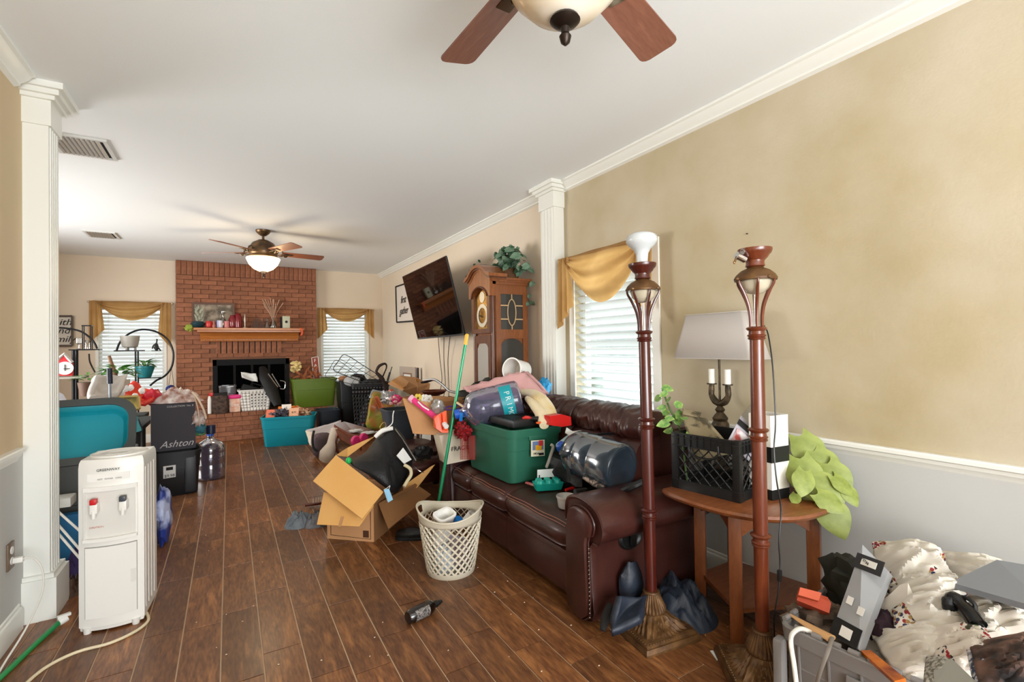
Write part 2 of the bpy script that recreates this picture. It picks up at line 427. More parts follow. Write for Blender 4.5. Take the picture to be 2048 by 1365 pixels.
# right wall with the window opening  (near room tan above the rail, pale grey below)
WY0, WY1, WZ0, WZ1 = 2.19, 3.0, .60, 1.93
def wall_x(name, x0, x1, y0, y1, z0, z1, material, hole=None):
    m = M()
    if hole:
        a, b, c, d = hole
        m.bx(x0, x1, y0, a, z0, z1); m.bx(x0, x1, b, y1, z0, z1)
        if c > z0: m.bx(x0, x1, a, b, z0, c)
        if d < z1: m.bx(x0, x1, a, b, d, z1)
    else: m.bx(x0, x1, y0, y1, z0, z1)
    return struct(name, m, material, smooth=False)
def wall_y(name, y0, y1, x0, x1, z0, z1, material, holes=()):
    m = M(); xs = x0
    for a, b, c, d in holes:
        m.bx(xs, a, y0, y1, z0, z1)
        if c > z0: m.bx(a, b, y0, y1, z0, c)
        if d < z1: m.bx(a, b, y0, y1, d, z1)
        xs = b
    m.bx(xs, x1, y0, y1, z0, z1)
    return struct(name, m, material, smooth=False)
wall_x('wall_right', W, W+.14, YB, YC, RAILZ-.02, H, W_TAN, (WY0, WY1, RAILZ-.02, WZ1))
wall_x('wall_right_lower', W, W+.14, YB, YC, 0, RAILZ-.02, W_LOW, (WY0, WY1, WZ0, RAILZ-.02))
wall_x('wall_right_far', W, W+.14, YC, D+.1, 0, H, W_FAR)
wall_x('wall_left', XL-.14, XL, YB, YC-.01, RAILZ-.02, H, W_PEACH)
wall_x('wall_left_lower', XL-.14, XL, YB, YC-.01, 0, RAILZ-.02, W_LOW)
wall_x('wall_left_far', XF-.1, XF, YC, D+.1, 0, H, W_FAR, (4.5, 6.7, .35, 2.2))
wall_y('wall_behind', YB-.12, YB, XL-.14, W+.14, 0, H, W_TAN, [(-.5, 1.9, .02, 2.15)])
wall_y('wall_divider', YC-.14, YC, XF, XL-.02, 0, H, W_FAR)
B1 = (-1.545, -.81, .62, 1.93); B2 = (1.36, 2.10, .62, 1.93)
wall_y('wall_back', D, D+.12, XF-.1, W+.14, 0, H, W_FAR, [(B1[0], B1[1], B1[2], B1[3]), (B2[0], B2[1], B2[2], B2[3])])
# crown, rail and baseboard profiles (depth from wall, z)
def trim_run(name, prof, ax, wallpos, sgn, a0, a1, material=W_TRIM):
    m = M(); m.prism([(wallpos+sgn*d, z) for d, z in prof], ax, a0, a1); return struct(name, m, material, angle=25)
CROWN = [(0, H), (.075, H), (.075, H-.012), (.062, H-.018), (.05, H-.034), (.03, H-.05), (.022, H-.056), (.022, H-.066), (.01, H-.07), (0, H-.074)]
RAIL = [(0, RAILZ), (.026, RAILZ), (.03, RAILZ-.006), (.03, RAILZ-.02), (.018, RAILZ-.026), (.014, RAILZ-.04), (.008, RAILZ-.046), (0, RAILZ-.062)]
BASE = [(0, 0), (.016, 0), (.016, .09), (.012, .1), (.006, .105), (.006, .118), (0, .122)]
trim_run('trim_1', CROWN, 'y', W, -1, YB, YC-.18); trim_run('trim_2', CROWN, 'y', W, -1, YC, D)
trim_run('trim_3', CROWN, 'y', XL, 1, YB, YC-.2); trim_run('trim_4', RAIL, 'y', W, -1, YB, WY0-.07)
trim_run('trim_5', RAIL, 'y', XL, 1, YB, YC-.17)
trim_run('trim_6', CROWN, 'x', D, -1, XF, W) if False else None
trim_run('baseboard_right', BASE, 'y', W, -1, YB, YC-.16); trim_run('baseboard_right_far', BASE, 'y', W, -1, YC, D)
trim_run('baseboard_left', BASE, 'y', XL, 1, YB, YC-.16)
trim_run('baseboard_back', BASE, 'x', D, -1, XF, -.72)
m = M()
# fluted half columns on both sides of the opening between the rooms
def column(name, x0, x1, y0, y1, face):
    m = M(); m.bx(x0, x1, y0, y1, 0, H)
    s_ = face; xe = x1 if s_ > 0 else x0
    for i in range(4):      # flutes on the face towards the passage
        yy = y0+.03+i*(y1-y0-.06)/3
        m.bx(xe, xe+s_*.004, yy-.008, yy+.008, .22, H-.2)
    def ringbox(e, z0, z1): m.bx(x0-(e if s_ < 0 else 0), x1+(e if s_ > 0 else 0), y0-e, y1+e, z0, z1)
    ringbox(.03, 0, .20); ringbox(.018, .20, .22); ringbox(.012, H-.2, H-.075)
    ringbox(.03, H-.075, H-.055); ringbox(.05, H-.055, H-.03); ringbox(.07, H-.03, H)
    return struct(name, m, W_TRIM, smooth=False)
column('column_right', W-.10, W, 3.13, 3.32, -1)
column('column_left', XL-.12, XL+.095, 3.2, 3.36, 1)
struct('outer_ground', M().bx(-9, 9, 10.2, 10.3, -1, .4), mat('garden_wall', '#8a8f80', .9))

# ------------------------------------------------------------------ windows and blinds
GLASS = thin_glass('window_glass', '#f4faf8', .04)
SLAT = mat('white_blind_slat', '#e4e6e6', .5, translucent=.2)
def window(name, ax, wall, a0, a1, z0, z1, sgn, cas=.06):
    """opening in a wall; sgn = direction into the room along the wall's normal"""
    root = bpy.data.objects.new(name, None); COL.objects.link(root); root['kind'] = 'structure'
    def bb(m, d0, d1, p0, p1, q0, q1):
        d0, d1 = wall+sgn*d0, wall+sgn*d1
        if ax == 'x': m.bx(d0, d1, p0, p1, q0, q1)
        else: m.bx(p0, p1, d0, d1, q0, q1)
    root.location = (wall, (a0+a1)/2, z0) if ax == 'x' else ((a0+a1)/2, wall, z0)
    m = M(); e = .03
    for p0, p1, q0, q1 in ((a0, a0+e, z0, z1), (a1-e, a1, z0, z1), (a0+e, a1-e, z0, z0+e), (a0+e, a1-e, z1-e, z1), (a0+e, a1-e, (z0+z1)/2-.015, (z0+z1)/2+.015)):
        bb(m, -.12, -.08, p0, p1, q0, q1)
    obj('window_frame', m, W_TRIM, root, world=True, smooth=False)
    m = M(); bb(m, -.102, -.098, a0+e, a1-e, z0+e, z1-e); obj('window_pane', m, GLASS, root, world=True, smooth=False)
    if cas:
        m = M()
        for p0, p1, q0, q1 in ((a0-cas, a0, z0-.02, z1+cas), (a1, a1+cas, z0-.02, z1+cas), (a0, a1, z1, z1+cas)): bb(m, 0, .012, p0, p1, q0, q1)
        obj('window_casing', m, W_TRIM, root, world=True, smooth=False)
    m = M(); bb(m, -.08, .035, a0-cas-.02, a1+cas+.02, z0-.03, z0); obj('window_sill', m, W_TRIM, root, world=True, smooth=False)
    return root
window('window_1', 'x', W, WY0, WY1, WZ0, WZ1, -1)
window('window_2', 'y', D, B1[0], B1[1], B1[2], B1[3], -1, .03)
window('window_3', 'y', D, B2[0], B2[1], B2[2], B2[3], -1, .03)
def blind(label, ax, wall, a0, a1, z0, z1, sgn, pitch, wd, tilt, as_parts=True):
    t = thing('window_blind', label, 'blind', (wall-sgn*.03, (a0+a1)/2, z0) if ax == 'x' else ((a0+a1)/2, wall-sgn*.03, z0), PI/2 if ax == 'x' else 0)
    # local: x along the window, y depth, z up from the bottom rail
    Lw = a1-a0-.012; hh = z1-z0
    obj('headrail', M().box((0, 0, hh-.02), (Lw, .045, .04), bev=.003), WHITE, t)
    obj('bottom_rail', M().box((0, 0, .012), (Lw, .04, .018), bev=.004), WHITE, t)
    sm = M(); s_ = M()
    def slat(m_, z):
        K = 5
        for side in (0,):
            rings = []
            for xx in (-Lw/2, Lw/2):
                pts = []
                for i in range(K): u = i/(K-1)-.5; pts.append((u*wd, (.25-u*u)*.01+.0012))
                for i in reversed(range(K)): u = i/(K-1)-.5; pts.append((u*wd, (.25-u*u)*.01-.0012))
                c, sn = math.cos(tilt), math.sin(tilt)
                rings.append([Vector((xx, p*c-q*sn, z+p*sn+q*c)) for p, q in pts])
            m_.loft(rings)
    n = int((hh-.075)/pitch)
    if as_parts:
        slat(sm, 0); me = mesh_of(sm, 'slat', SLAT, angle=30)
        for i in range(n): piece('slat', me, t, (0, 0, .045+pitch*(i+.5)), rot=(rnd.uniform(-.03, .03), 0, 0))
    else:
        for i in range(n): slat(sm, .045+pitch*(i+.5))
        obj('slats', sm, SLAT, t, kind='stuff', angle=30)
    for xx in (-Lw*.36, Lw*.36):
        obj('ladder_cord', M().cyl((xx, -.022, .02), (xx, -.022, hh-.03), .0016, n=6).cyl((xx, .022, .02), (xx, .022, hh-.03), .0016, n=6), WHITE, t)
    return t
blind('white horizontal blind in the near window behind the floor lamp', 'x', W, WY0, WY1, WZ0, WZ1, -1, .058, .06, .75)
blind('white horizontal blind in the window left of the brick chimney', 'y', D, B1[0], B1[1], B1[2], B1[3], -1, .052, .052, .75)
blind('white horizontal blind in the window right of the brick chimney', 'y', D, B2[0], B2[1], B2[2], B2[3], -1, .052, .052, .75)

# ------------------------------------------------------------------ fireplace
BRICK = mat('red_brown_brick', '#83533b', .85, bump=.5, bscale=90, col2='#966247', vscale=18, bdist=.003)
def add_piece_tone(mt, amount):
    nt = mt.node_tree; N = nt.nodes; L = nt.links; b = N['Principled BSDF']; src = b.inputs['Base Color'].links[0].from_socket
    gi = N.new('ShaderNodeNewGeometry'); oi = N.new('ShaderNodeObjectInfo'); ad = N.new('ShaderNodeMath'); fr = N.new('ShaderNodeMath'); fr.operation = 'FRACT'
    L.new(gi.outputs['Random Per Island'], ad.inputs[0]); L.new(oi.outputs['Random'], ad.inputs[1]); L.new(ad.outputs[0], fr.inputs[0])
    mv = N.new('ShaderNodeMapRange'); mv.inputs[3].default_value = 1-amount; mv.inputs[4].default_value = 1+amount; L.new(fr.outputs[0], mv.inputs[0])
    hs = N.new('ShaderNodeHueSaturation'); L.new(src, hs.inputs['Color']); L.new(mv.outputs[0], hs.inputs['Value']); L.new(hs.outputs[0], b.inputs['Base Color'])
add_piece_tone(BRICK, .14)
MORTAR = mat('brown_mortar', '#7d5642', .95, bump=.3, bscale=200)
OAK = wood('golden_oak', '#a8622a', '#c98440', .4, (1, 6, 6), 3, .3)
FX0, FX1, FY = -.66, 1.25, 8.42          # chimney breast
fp = thing('fireplace', 'floor to ceiling red brown brick fireplace with raised hearth on the back wall', 'fireplace', ((FX0+FX1)/2, FY, 0))
HX0, HX1, HZ0, HZ1 = -.21, .83, .40, 1.165    # firebox opening
m = M(); m.bx(FX0+.006, HX0, FY+.006, D, 0, H); m.bx(HX1, FX1-.006, FY+.006, D, 0, H); m.bx(HX0, HX1, FY+.006, D, HZ1, H); m.bx(HX0, HX1, D-.02, D, 0, HZ1)
obj('mortar', m, MORTAR, fp, world=True, smooth=False)
bl, bh, j = .205, .068, .006
bmf = mesh_of(M().box((0, 0, 0), (bl-j, .02, bh-j), bev=.003), 'brick', BRICK, angle=60)
bmh = mesh_of(M().box((0, 0, 0), (bl/2-j, .02, bh-j), bev=.003), 'brick', BRICK, angle=60)
bms = mesh_of(M().box((0, 0, 0), (bh-j, .02, bl-j), bev=.003), 'brick', BRICK, angle=60)
nb = 0; rest = M()
def put_brick(me, x, z, sz):
    global nb
    y = FY-.004+rnd.uniform(-.003, .003)
    if nb < 292: piece('brick', me, fp, Vector((x, y, z))-fp.location); nb += 1
    else: rest.box((x, y, z), (sz[0], .02, sz[1]))
nx = int((FX1-FX0)/bh)
SLX0, SLX1, SLZ0, SLZ1 = -.18, .74, 1.24, 1.47    # vent slots between upright bricks
for i in range(nx): put_brick(bms, FX0+bh*(i+.5)*(FX1-FX0)/(nx*bh), H-bl/2-.005, (bh-j, bl-j))
z = H-bl-.008-bh/2; row = 0
while z > .40:
    x = FX0-(bl/2 if row % 2 else 0)
    while x < FX1-.02:
        a, b = max(x, FX0), min(x+bl, FX1); c = (a+b)/2; ln = b-a
        inside = (HX0-.02 < c < HX1+.02 and z < HZ1+.02) or (SLX0 < c < SLX1 and SLZ0 < z < SLZ1)
        if ln > .03 and not inside:
            if ln > bl-.002: put_brick(bmf, c, z, (bl-j, bh-j))
            else: rest.box((c, FY-.004, z), (ln-j, .02, bh-j))
        x += bl
    z -= bh; row += 1
sx_ = SLX0
for i in range(12):
    x = SLX0+.0757*(i+.5)
    piece('brick', bms, fp, Vector((x, FY-.003, (SLZ0+SLZ1)/2))-fp.location); 
m = M().bx(SLX0+.004, .724, FY-.002, FY+.01, SLZ0, SLZ1)
obj('vent_slot', m, BLACKM, fp, world=True, smooth=False)
# hearth bench
HY = 7.98
m = M().bx(FX0, FX1+.1, HY+.008, FY, 0, .372); obj('hearth_core', m, MORTAR, fp, world=True, smooth=False)
for r_ in range(5):
    x = FX0-(bl/2 if r_ % 2 else 0)
    while x < FX1+.08:
        a, b = max(x, FX0), min(x+bl, FX1+.1)
        if b-a > .03: rest.box(((a+b)/2, HY+.006, .035+r_*bh+.003), (b-a-j, .02, bh-j))
        x += bl
for i in range(int((FX1+.1-FX0)/.1)):
    rest.box((FX0+.05+i*.1, (HY+FY)/2-.01, .372), (.1-j, FY-HY+.02, .05))
obj('brick_field', rest, BRICK, fp, world=True, smooth=False, kind='stuff')
# mantel
m = M()
m.bx(-.43, 1.02, 8.14, 8.41, 1.60, 1.635, bev=.006); m.bx(-.39, .98, 8.18, 8.41, 1.575, 1.60)
prof = [(8.41, 1.44), (8.34, 1.44), (8.335, 1.455), (8.32, 1.47), (8.30, 1.52), (8.26, 1.56), (8.2, 1.575), (8.41, 1.575)]
m.prism(prof, 'x', -.36, .96)
for i in range(64): m.bx(-.35+i*.0204, -.35+i*.0204+.011, 8.322, 8.342, 1.455, 1.485)
mantel = obj('mantel', m, OAK, fp, world=True, smooth=False)
FBLK = mat('black_firebox_metal', '#0b0b0c', .5, 0, spec=.15)
m = M()
for a in ((HX0, HX1, HZ1-.09, HZ1), (HX0, HX1, HZ0, HZ0+.05), (HX0, HX0+.05, HZ0, HZ1), (HX1-.05, HX1, HZ0, HZ1)): m.bx(a[0], a[1], FY-.02, FY+.01, a[2], a[3])
for i in range(5): m.bx(HX0+.05, HX1-.05, FY-.026, FY-.018, HZ1-.08+i*.015, HZ1-.075+i*.015)
obj('fireplace_surround', m, FBLK, fp, world=True, smooth=False)
DARKGL = mat('smoked_glass', '#050606', .3, 0, spec=0)
for i in range(4):
    a = HX0+.05+i*(HX1-HX0-.1)/4; b_ = a+(HX1-HX0-.1)/4-.006
    d = obj('glass_door', M().bx(a, b_, FY-.008, FY-.002, HZ0+.05, HZ1-.09), DARKGL, fp, world=True, smooth=False)
    m = M(); 
    for q in ((a, a+.012), (b_-.012, b_)): m.bx(q[0], q[1], FY-.016, FY-.008, HZ0+.05, HZ1-.09)
    obj('door_frame', m, FBLK, d, world=True, smooth=False)

# ------------------------------------------------------------------ ceiling vents
VENTW = mat('white_vent_metal', '#cfcfcb', .4, .1)
def vent(label, cx, cy, lx, ly):
    t = thing('air_vent', label, 'vent', (cx, cy, H))
    m = M(); e = .022
    for x0, x1, y0, y1 in ((-lx/2, lx/2, -ly/2, -ly/2+e), (-lx/2, lx/2, ly/2-e, ly/2), (-lx/2, -lx/2+e, -ly/2+e, ly/2-e), (lx/2-e, lx/2, -ly/2+e, ly/2-e)): m.bx(x0, x1, y0, y1, -.012, 0)
    obj('vent_frame', m, VENTW, t, smooth=False)
    obj('backing', M().bx(-lx/2+e, lx/2-e, -ly/2+e, ly/2-e, -.003, -.001), BLACKM, t, smooth=False)
    me = mesh_of(M().box((0, 0, 0), (.003, ly-2*e, .02), rot=(0, .9, 0)), 'louver', VENTW, smooth=False)
    n = int((lx-2*e)/.024)
    for i in range(n): piece('louver', me, t, (-lx/2+e+.024*(i+.5), 0, -.010))
vent('white ceiling air vent with dark louvers nearest the left column', -.80, 4.02, .30, .36)
vent('smaller looking ceiling air vent farther back over the left window side', -1.22, 6.95, .28, .34)

# ------------------------------------------------------------------ ceiling fans
BLADEW = wood('reddish_walnut_blade', '#7a4a38', '#a06a52', .45, (1, 8, 8), 3, .1, bump=.05)
BOWL_ON = mat('lit_frosted_bowl', '#fff4dd', .4, emis=5.5, ecol='#ffdca0')
BOWL_OFF = mat('marbled_cream_glass_bowl', '#e6e2d6', .25, col2='#d8bb86', vscale=5, contrast=.9)
FANB = mat('antique_bronze', '#4a3a2c', .35, .6, col2='#7a5c3a', vscale=12)
PEWTER = mat('pewter_and_gold', '#6a5a48', .3, .8)
def fan(label, loc, ang0, zb, bowl_mat, drop, bowl_r=.165):
    x, y = loc; t = thing('ceiling_fan', label, 'ceiling fan', (x, y, H))
    obj('canopy', M().lathe([(.075, 0), (.075, -.015), (.062, -.035), (.03, -.06), (.014, -.065)]), FANB, t)
    obj('downrod', M().cyl((0, 0, -.055), (0, 0, zb-H+.13), .013), FANB, t)
    z0 = zb-H
    obj('motor', M().lathe([(.02, z0+.14), (.05, z0+.135), (.11, z0+.1), (.14, z0+.05), (.15, z0+.0), (.14, z0-.03), (.15, z0-.055), (.145, z0-.065)], n=32), FANB, t)
    R = bowl_r; zt = z0-.065
    obj('light_bowl', M().lathe([(R, zt), (R+.006, zt-.008), (R-.003, zt-.03), (R*.86, zt-.075), (R*.6, zt-.12), (R*.3, zt-.145), (.012, zt-.15)], n=36), bowl_mat, t)
    fn = obj('finial', M().lathe([(.012, zt-.146), (.036, zt-.15), (.04, zt-.157), (.03, zt-.167), (.012, zt-.175), (.01, zt-.19), (.016, zt-.198), (.012, zt-.214), (.003, zt-.222)], n=20), BMETAL, t)
    bmesh_ = M(); K = 20; pts = []
    L0, L1, w0, w1 = .19, .645, .055, .07
    out = [(L0, -w0), (L1-.03, -w1)]+[(L1-.03+.03*math.sin(a), -w1+.03-.03*math.cos(a)) for a in (.5, 1.0, 1.5)]+[(L1-.03+.03*math.sin(a), w1-.03+.03*math.cos(a)) for a in (1.5, 1.0, .5)]+[(L1-.03, w1), (L0, w0)]
    bmesh_.loft([[Vector((p[0], p[1], -.003)) for p in out], [Vector((p[0], p[1], .003)) for p in out]])
    bme = mesh_of(bmesh_, 'blade', BLADEW, angle=30)
    im = M(); im.tube([(.13, 0, -.02), (.16, 0, .03), (.19, 0, .035), (.205, 0, .01), (.2, 0, -.012)], .008, 8, smooth=5); im.tube([(.2, 0, -.01), (.215, 0, -.03), (.24, 0, -.028), (.25, 0, -.01)], .006, 8, smooth=5)
    im.box((.25, 0, -.008), (.11, .05, .006), bev=.002); im.tube([(.15, .03, -.01), (.2, .035, -.02), (.26, .02, -.008)], .005, 6, smooth=4); im.tube([(.15, -.03, -.01), (.2, -.035, -.02), (.26, -.02, -.008)], .005, 6, smooth=4)
    ime = mesh_of(im, 'blade_iron', PEWTER)
    for k in range(5):
        a = ang0+k*2*PI/5
        b = piece('blade', bme, t, (0, 0, z0), rot=(Matrix.Rotation(a, 3, 'Z') @ Matrix.Rotation(math.radians(-12), 3, 'X')).to_euler())
        piece('blade_iron', ime, t, (0, 0, z0), rot=(0, 0, a))
    return t
fan('five-bladed ceiling fan with unlit marbled glass bowl, nearest the camera', (.76, .985), math.radians(20), 2.37, BOWL_OFF, .2)
fan('bronze ceiling fan with glowing light bowl hanging before the brick fireplace', (.335, 5.94), math.radians(8), 2.385, BOWL_ON, .2)
pl = bpy.data.lights.new('fan_bulb', 'POINT'); pl.energy = 9; pl.color = (1, .78, .5); pl.shadow_soft_size = .16
o = bpy.data.objects.new('fan_bulb', pl); COL.objects.link(o); o.location = (.335, 5.94, 1.98)
# ================================================================== RIGHT SIDE: SOFA, LAMPS, END TABLE
LEATHER = mat('oxblood_leather', '#331713', .34, bump=.35, bscale=160, col2='#41211b', vscale=5, bdist=.002, coat=.15)
THREAD = mat('tan_thread', '#9c6a55', .7)
def pillow_sweep(m, prof, y0, y1, n=14, pinch=.03, amp=0., freq=9, seed=0, ends=.35, ridge=0.):
    cx = sum(p[0] for p in prof)/len(prof); cz = sum(p[1] for p in prof)/len(prof); rings = []
    for i in range(n+1):
        t = i/n; y = y0+(y1-y0)*t; e = min(t, 1-t)*2
        k = 1-pinch*(1-min(1, e/ends))**2*2
        if i in (0, n): k -= pinch
        ring = []
        for q in prof:
            p = Vector((cx+(q[0]-cx)*k, y, cz+(q[1]-cz)*k))
            if amp:
                d = Vector((q[0]-cx, 0, q[1]-cz)).normalized()
                nn = noise.noise(p*freq+Vector((seed, seed*2, 0)))
                if ridge: nn = nn*(1-ridge)+ridge*(1-2*abs(noise.noise(Vector((p.x*freq*.8, p.y*freq*1.6, p.z*freq*.8+seed)))))
                p += d*amp*nn*min(1, e*3)
            ring.append(p)
        rings.append(ring)
    return m.loft(rings)
def dense(prof, k=4, closed=True):
    P = [Vector((a, b, 0)) for a, b in prof]; return [(q.x, q.y) for q in catmull(P, k, closed)]
sofa = thing('sofa', 'oxblood leather reclining sofa with rolled nailhead arm, under the near window', 'sofa', (1.85, 2.6, 0))
def sp(name, m, mt=LEATHER, **k): return obj(name, m, mt, sofa, world=True, **k)
seatp = dense([(1.47, .29), (1.425, .31), (1.41, .36), (1.44, .40), (1.52, .43), (1.7, .432), (1.9, .42), (1.93, .36), (1.9, .29)])
lowp = dense([(1.47, .055), (1.44, .08), (1.432, .16), (1.435, .24), (1.45, .285), (1.6, .29), (1.6, .055)])
backp = dense([(1.95, .40), (1.87, .48), (1.86, .6), (1.89, .70), (1.95, .775), (2.08, .79), (2.2, .77), (2.22, .6), (2.22, .42)])
rollp = dense([(1.93, .80), (1.925, .85), (1.97, .905), (2.06, .925), (2.15, .91), (2.215, .86), (2.21, .79), (2.08, .765), (1.97, .768)])
SEC = [(1.905, 2.51), (2.515, 3.0), (3.005, 3.3)]
for i, (a, b) in enumerate(SEC):
    sp('seat_cushion', pillow_sweep(M(), seatp, a, b, 16, .03, .006, 8, i))
    sp('front_panel', pillow_sweep(M(), lowp, a, b, 10, .015, .004, 7, i+4))
    sp('back_cushion', pillow_sweep(M(), backp, a, b, 30, .03, .010, 8, i+9, ridge=.6))
    sp('back_roll', pillow_sweep(M(), rollp, a, b, 60, .04, .026, 13, i+19, ridge=.8), angle=70)
    for dx in (0, .012):
        pts = [(1.428+dx*.8, a+.01+(b-a-.02)*j/12, .402+dx+.003*math.sin(j)) for j in range(13)]
        sp('stitching', M().tube(pts, .0016, 5), THREAD)
sp('sofa_base', M().bx(1.5, 2.2, 1.8, 3.45, .04, .3).bx(2.1, 2.215, 1.8, 3.5, .1, .84, bev=.02))
def arm(y0, near):
    y1 = y0+.21; s = -1 if near else 1; yc = y0+.105
    a = M()
    # keyhole profile in y-z swept along x: scroll rolls outward
    prof = [(yc-.093, .04), (yc+.093, .04), (yc+.097, .3), (yc+.093, .42), (yc+.105, .5), (yc+.09, .56), (yc+.02, .585), (yc-.06, .58), (yc-.13, .555), (yc-.17, .5), (yc-.17, .44), (yc-.135, .4), (yc-.09, .385), (yc-.093, .2)]
    if not near: prof = [(2*yc-p, q) for p, q in reversed(prof)]
    pr = dense(prof, 3)
    rings = []
    cyy, czz = yc-(.02*(-s)*-1 if near else -.02), .42
    for x, k in ((1.425, .93), (1.415, .97), (1.42, 1), (1.45, 1.01), (1.5, 1), (1.8, 1), (2.1, .99), (2.18, .96)):
        rings.append([Vector((x, yc+(p-yc)*k, .04+(q-.04)*(1-(1-k)*.5))) for p, q in pr])
    a.loft(rings); ob = sp('arm', a)
    # raised front facing with piping
    face = dense([(yc-.072, .06), (yc+.072, .06), (yc+.076, .3), (yc+.072, .43), (yc+.055, .51), (yc-.0, .54), (yc-.07, .53), (yc-.11, .485), (yc-.1, .43), (yc-.07, .39)], 3)
    if not near: face = [(2*yc-p, q) for p, q in reversed(face)]
    f = M(); f.loft([[Vector((1.43, p, q)) for p, q in face], [Vector((1.40, p, q)) for p, q in face], [Vector((1.394, yc+(p-yc)*.93, .3+(q-.3)*.97)) for p, q in face]])
    sp('arm_facing', f)
    sp('piping', M().tube([Vector((1.412, yc+(p-yc)*1.09, .3+(q-.3)*1.03)) for p, q in face], .005, 6, closed=True))
    return yc
yc = arm(1.69, True)
nails = M()
for i in range(17): nails.blob((1.406, yc-.088, .06+i*.0195), (.011, .010, .010), amp=0, nu=6, nv=4)
for i in range(12):
    a_ = PI*.75-i*PI*.95/11; nails.blob((1.398, yc-.02+.09*math.cos(a_), .445+.075*math.sin(a_)), (.006, .006, .006), amp=0, nu=6, nv=4)
sp('nailheads', nails, mat('silver_nailhead', '#c9c3b8', .25, 1), kind='stuff')
sp('recliner_handle', M().lathe([(.001, 0), (.03, .002), (.04, .006), (.045, .012), (.05, .012), (.055, .006), (.058, 0)], n=20, mx=Matrix.Rotation(PI/2, 4, 'X') @ Matrix.Scale(1.35, 4, (1, 0, 0)), o=(1.66, 1.703, .37)), BLACK)
sp('handle_lever', M().box((1.665, 1.688, .375), (.035, .012, .08), bev=.004), BLACK)
arm(3.3, False)

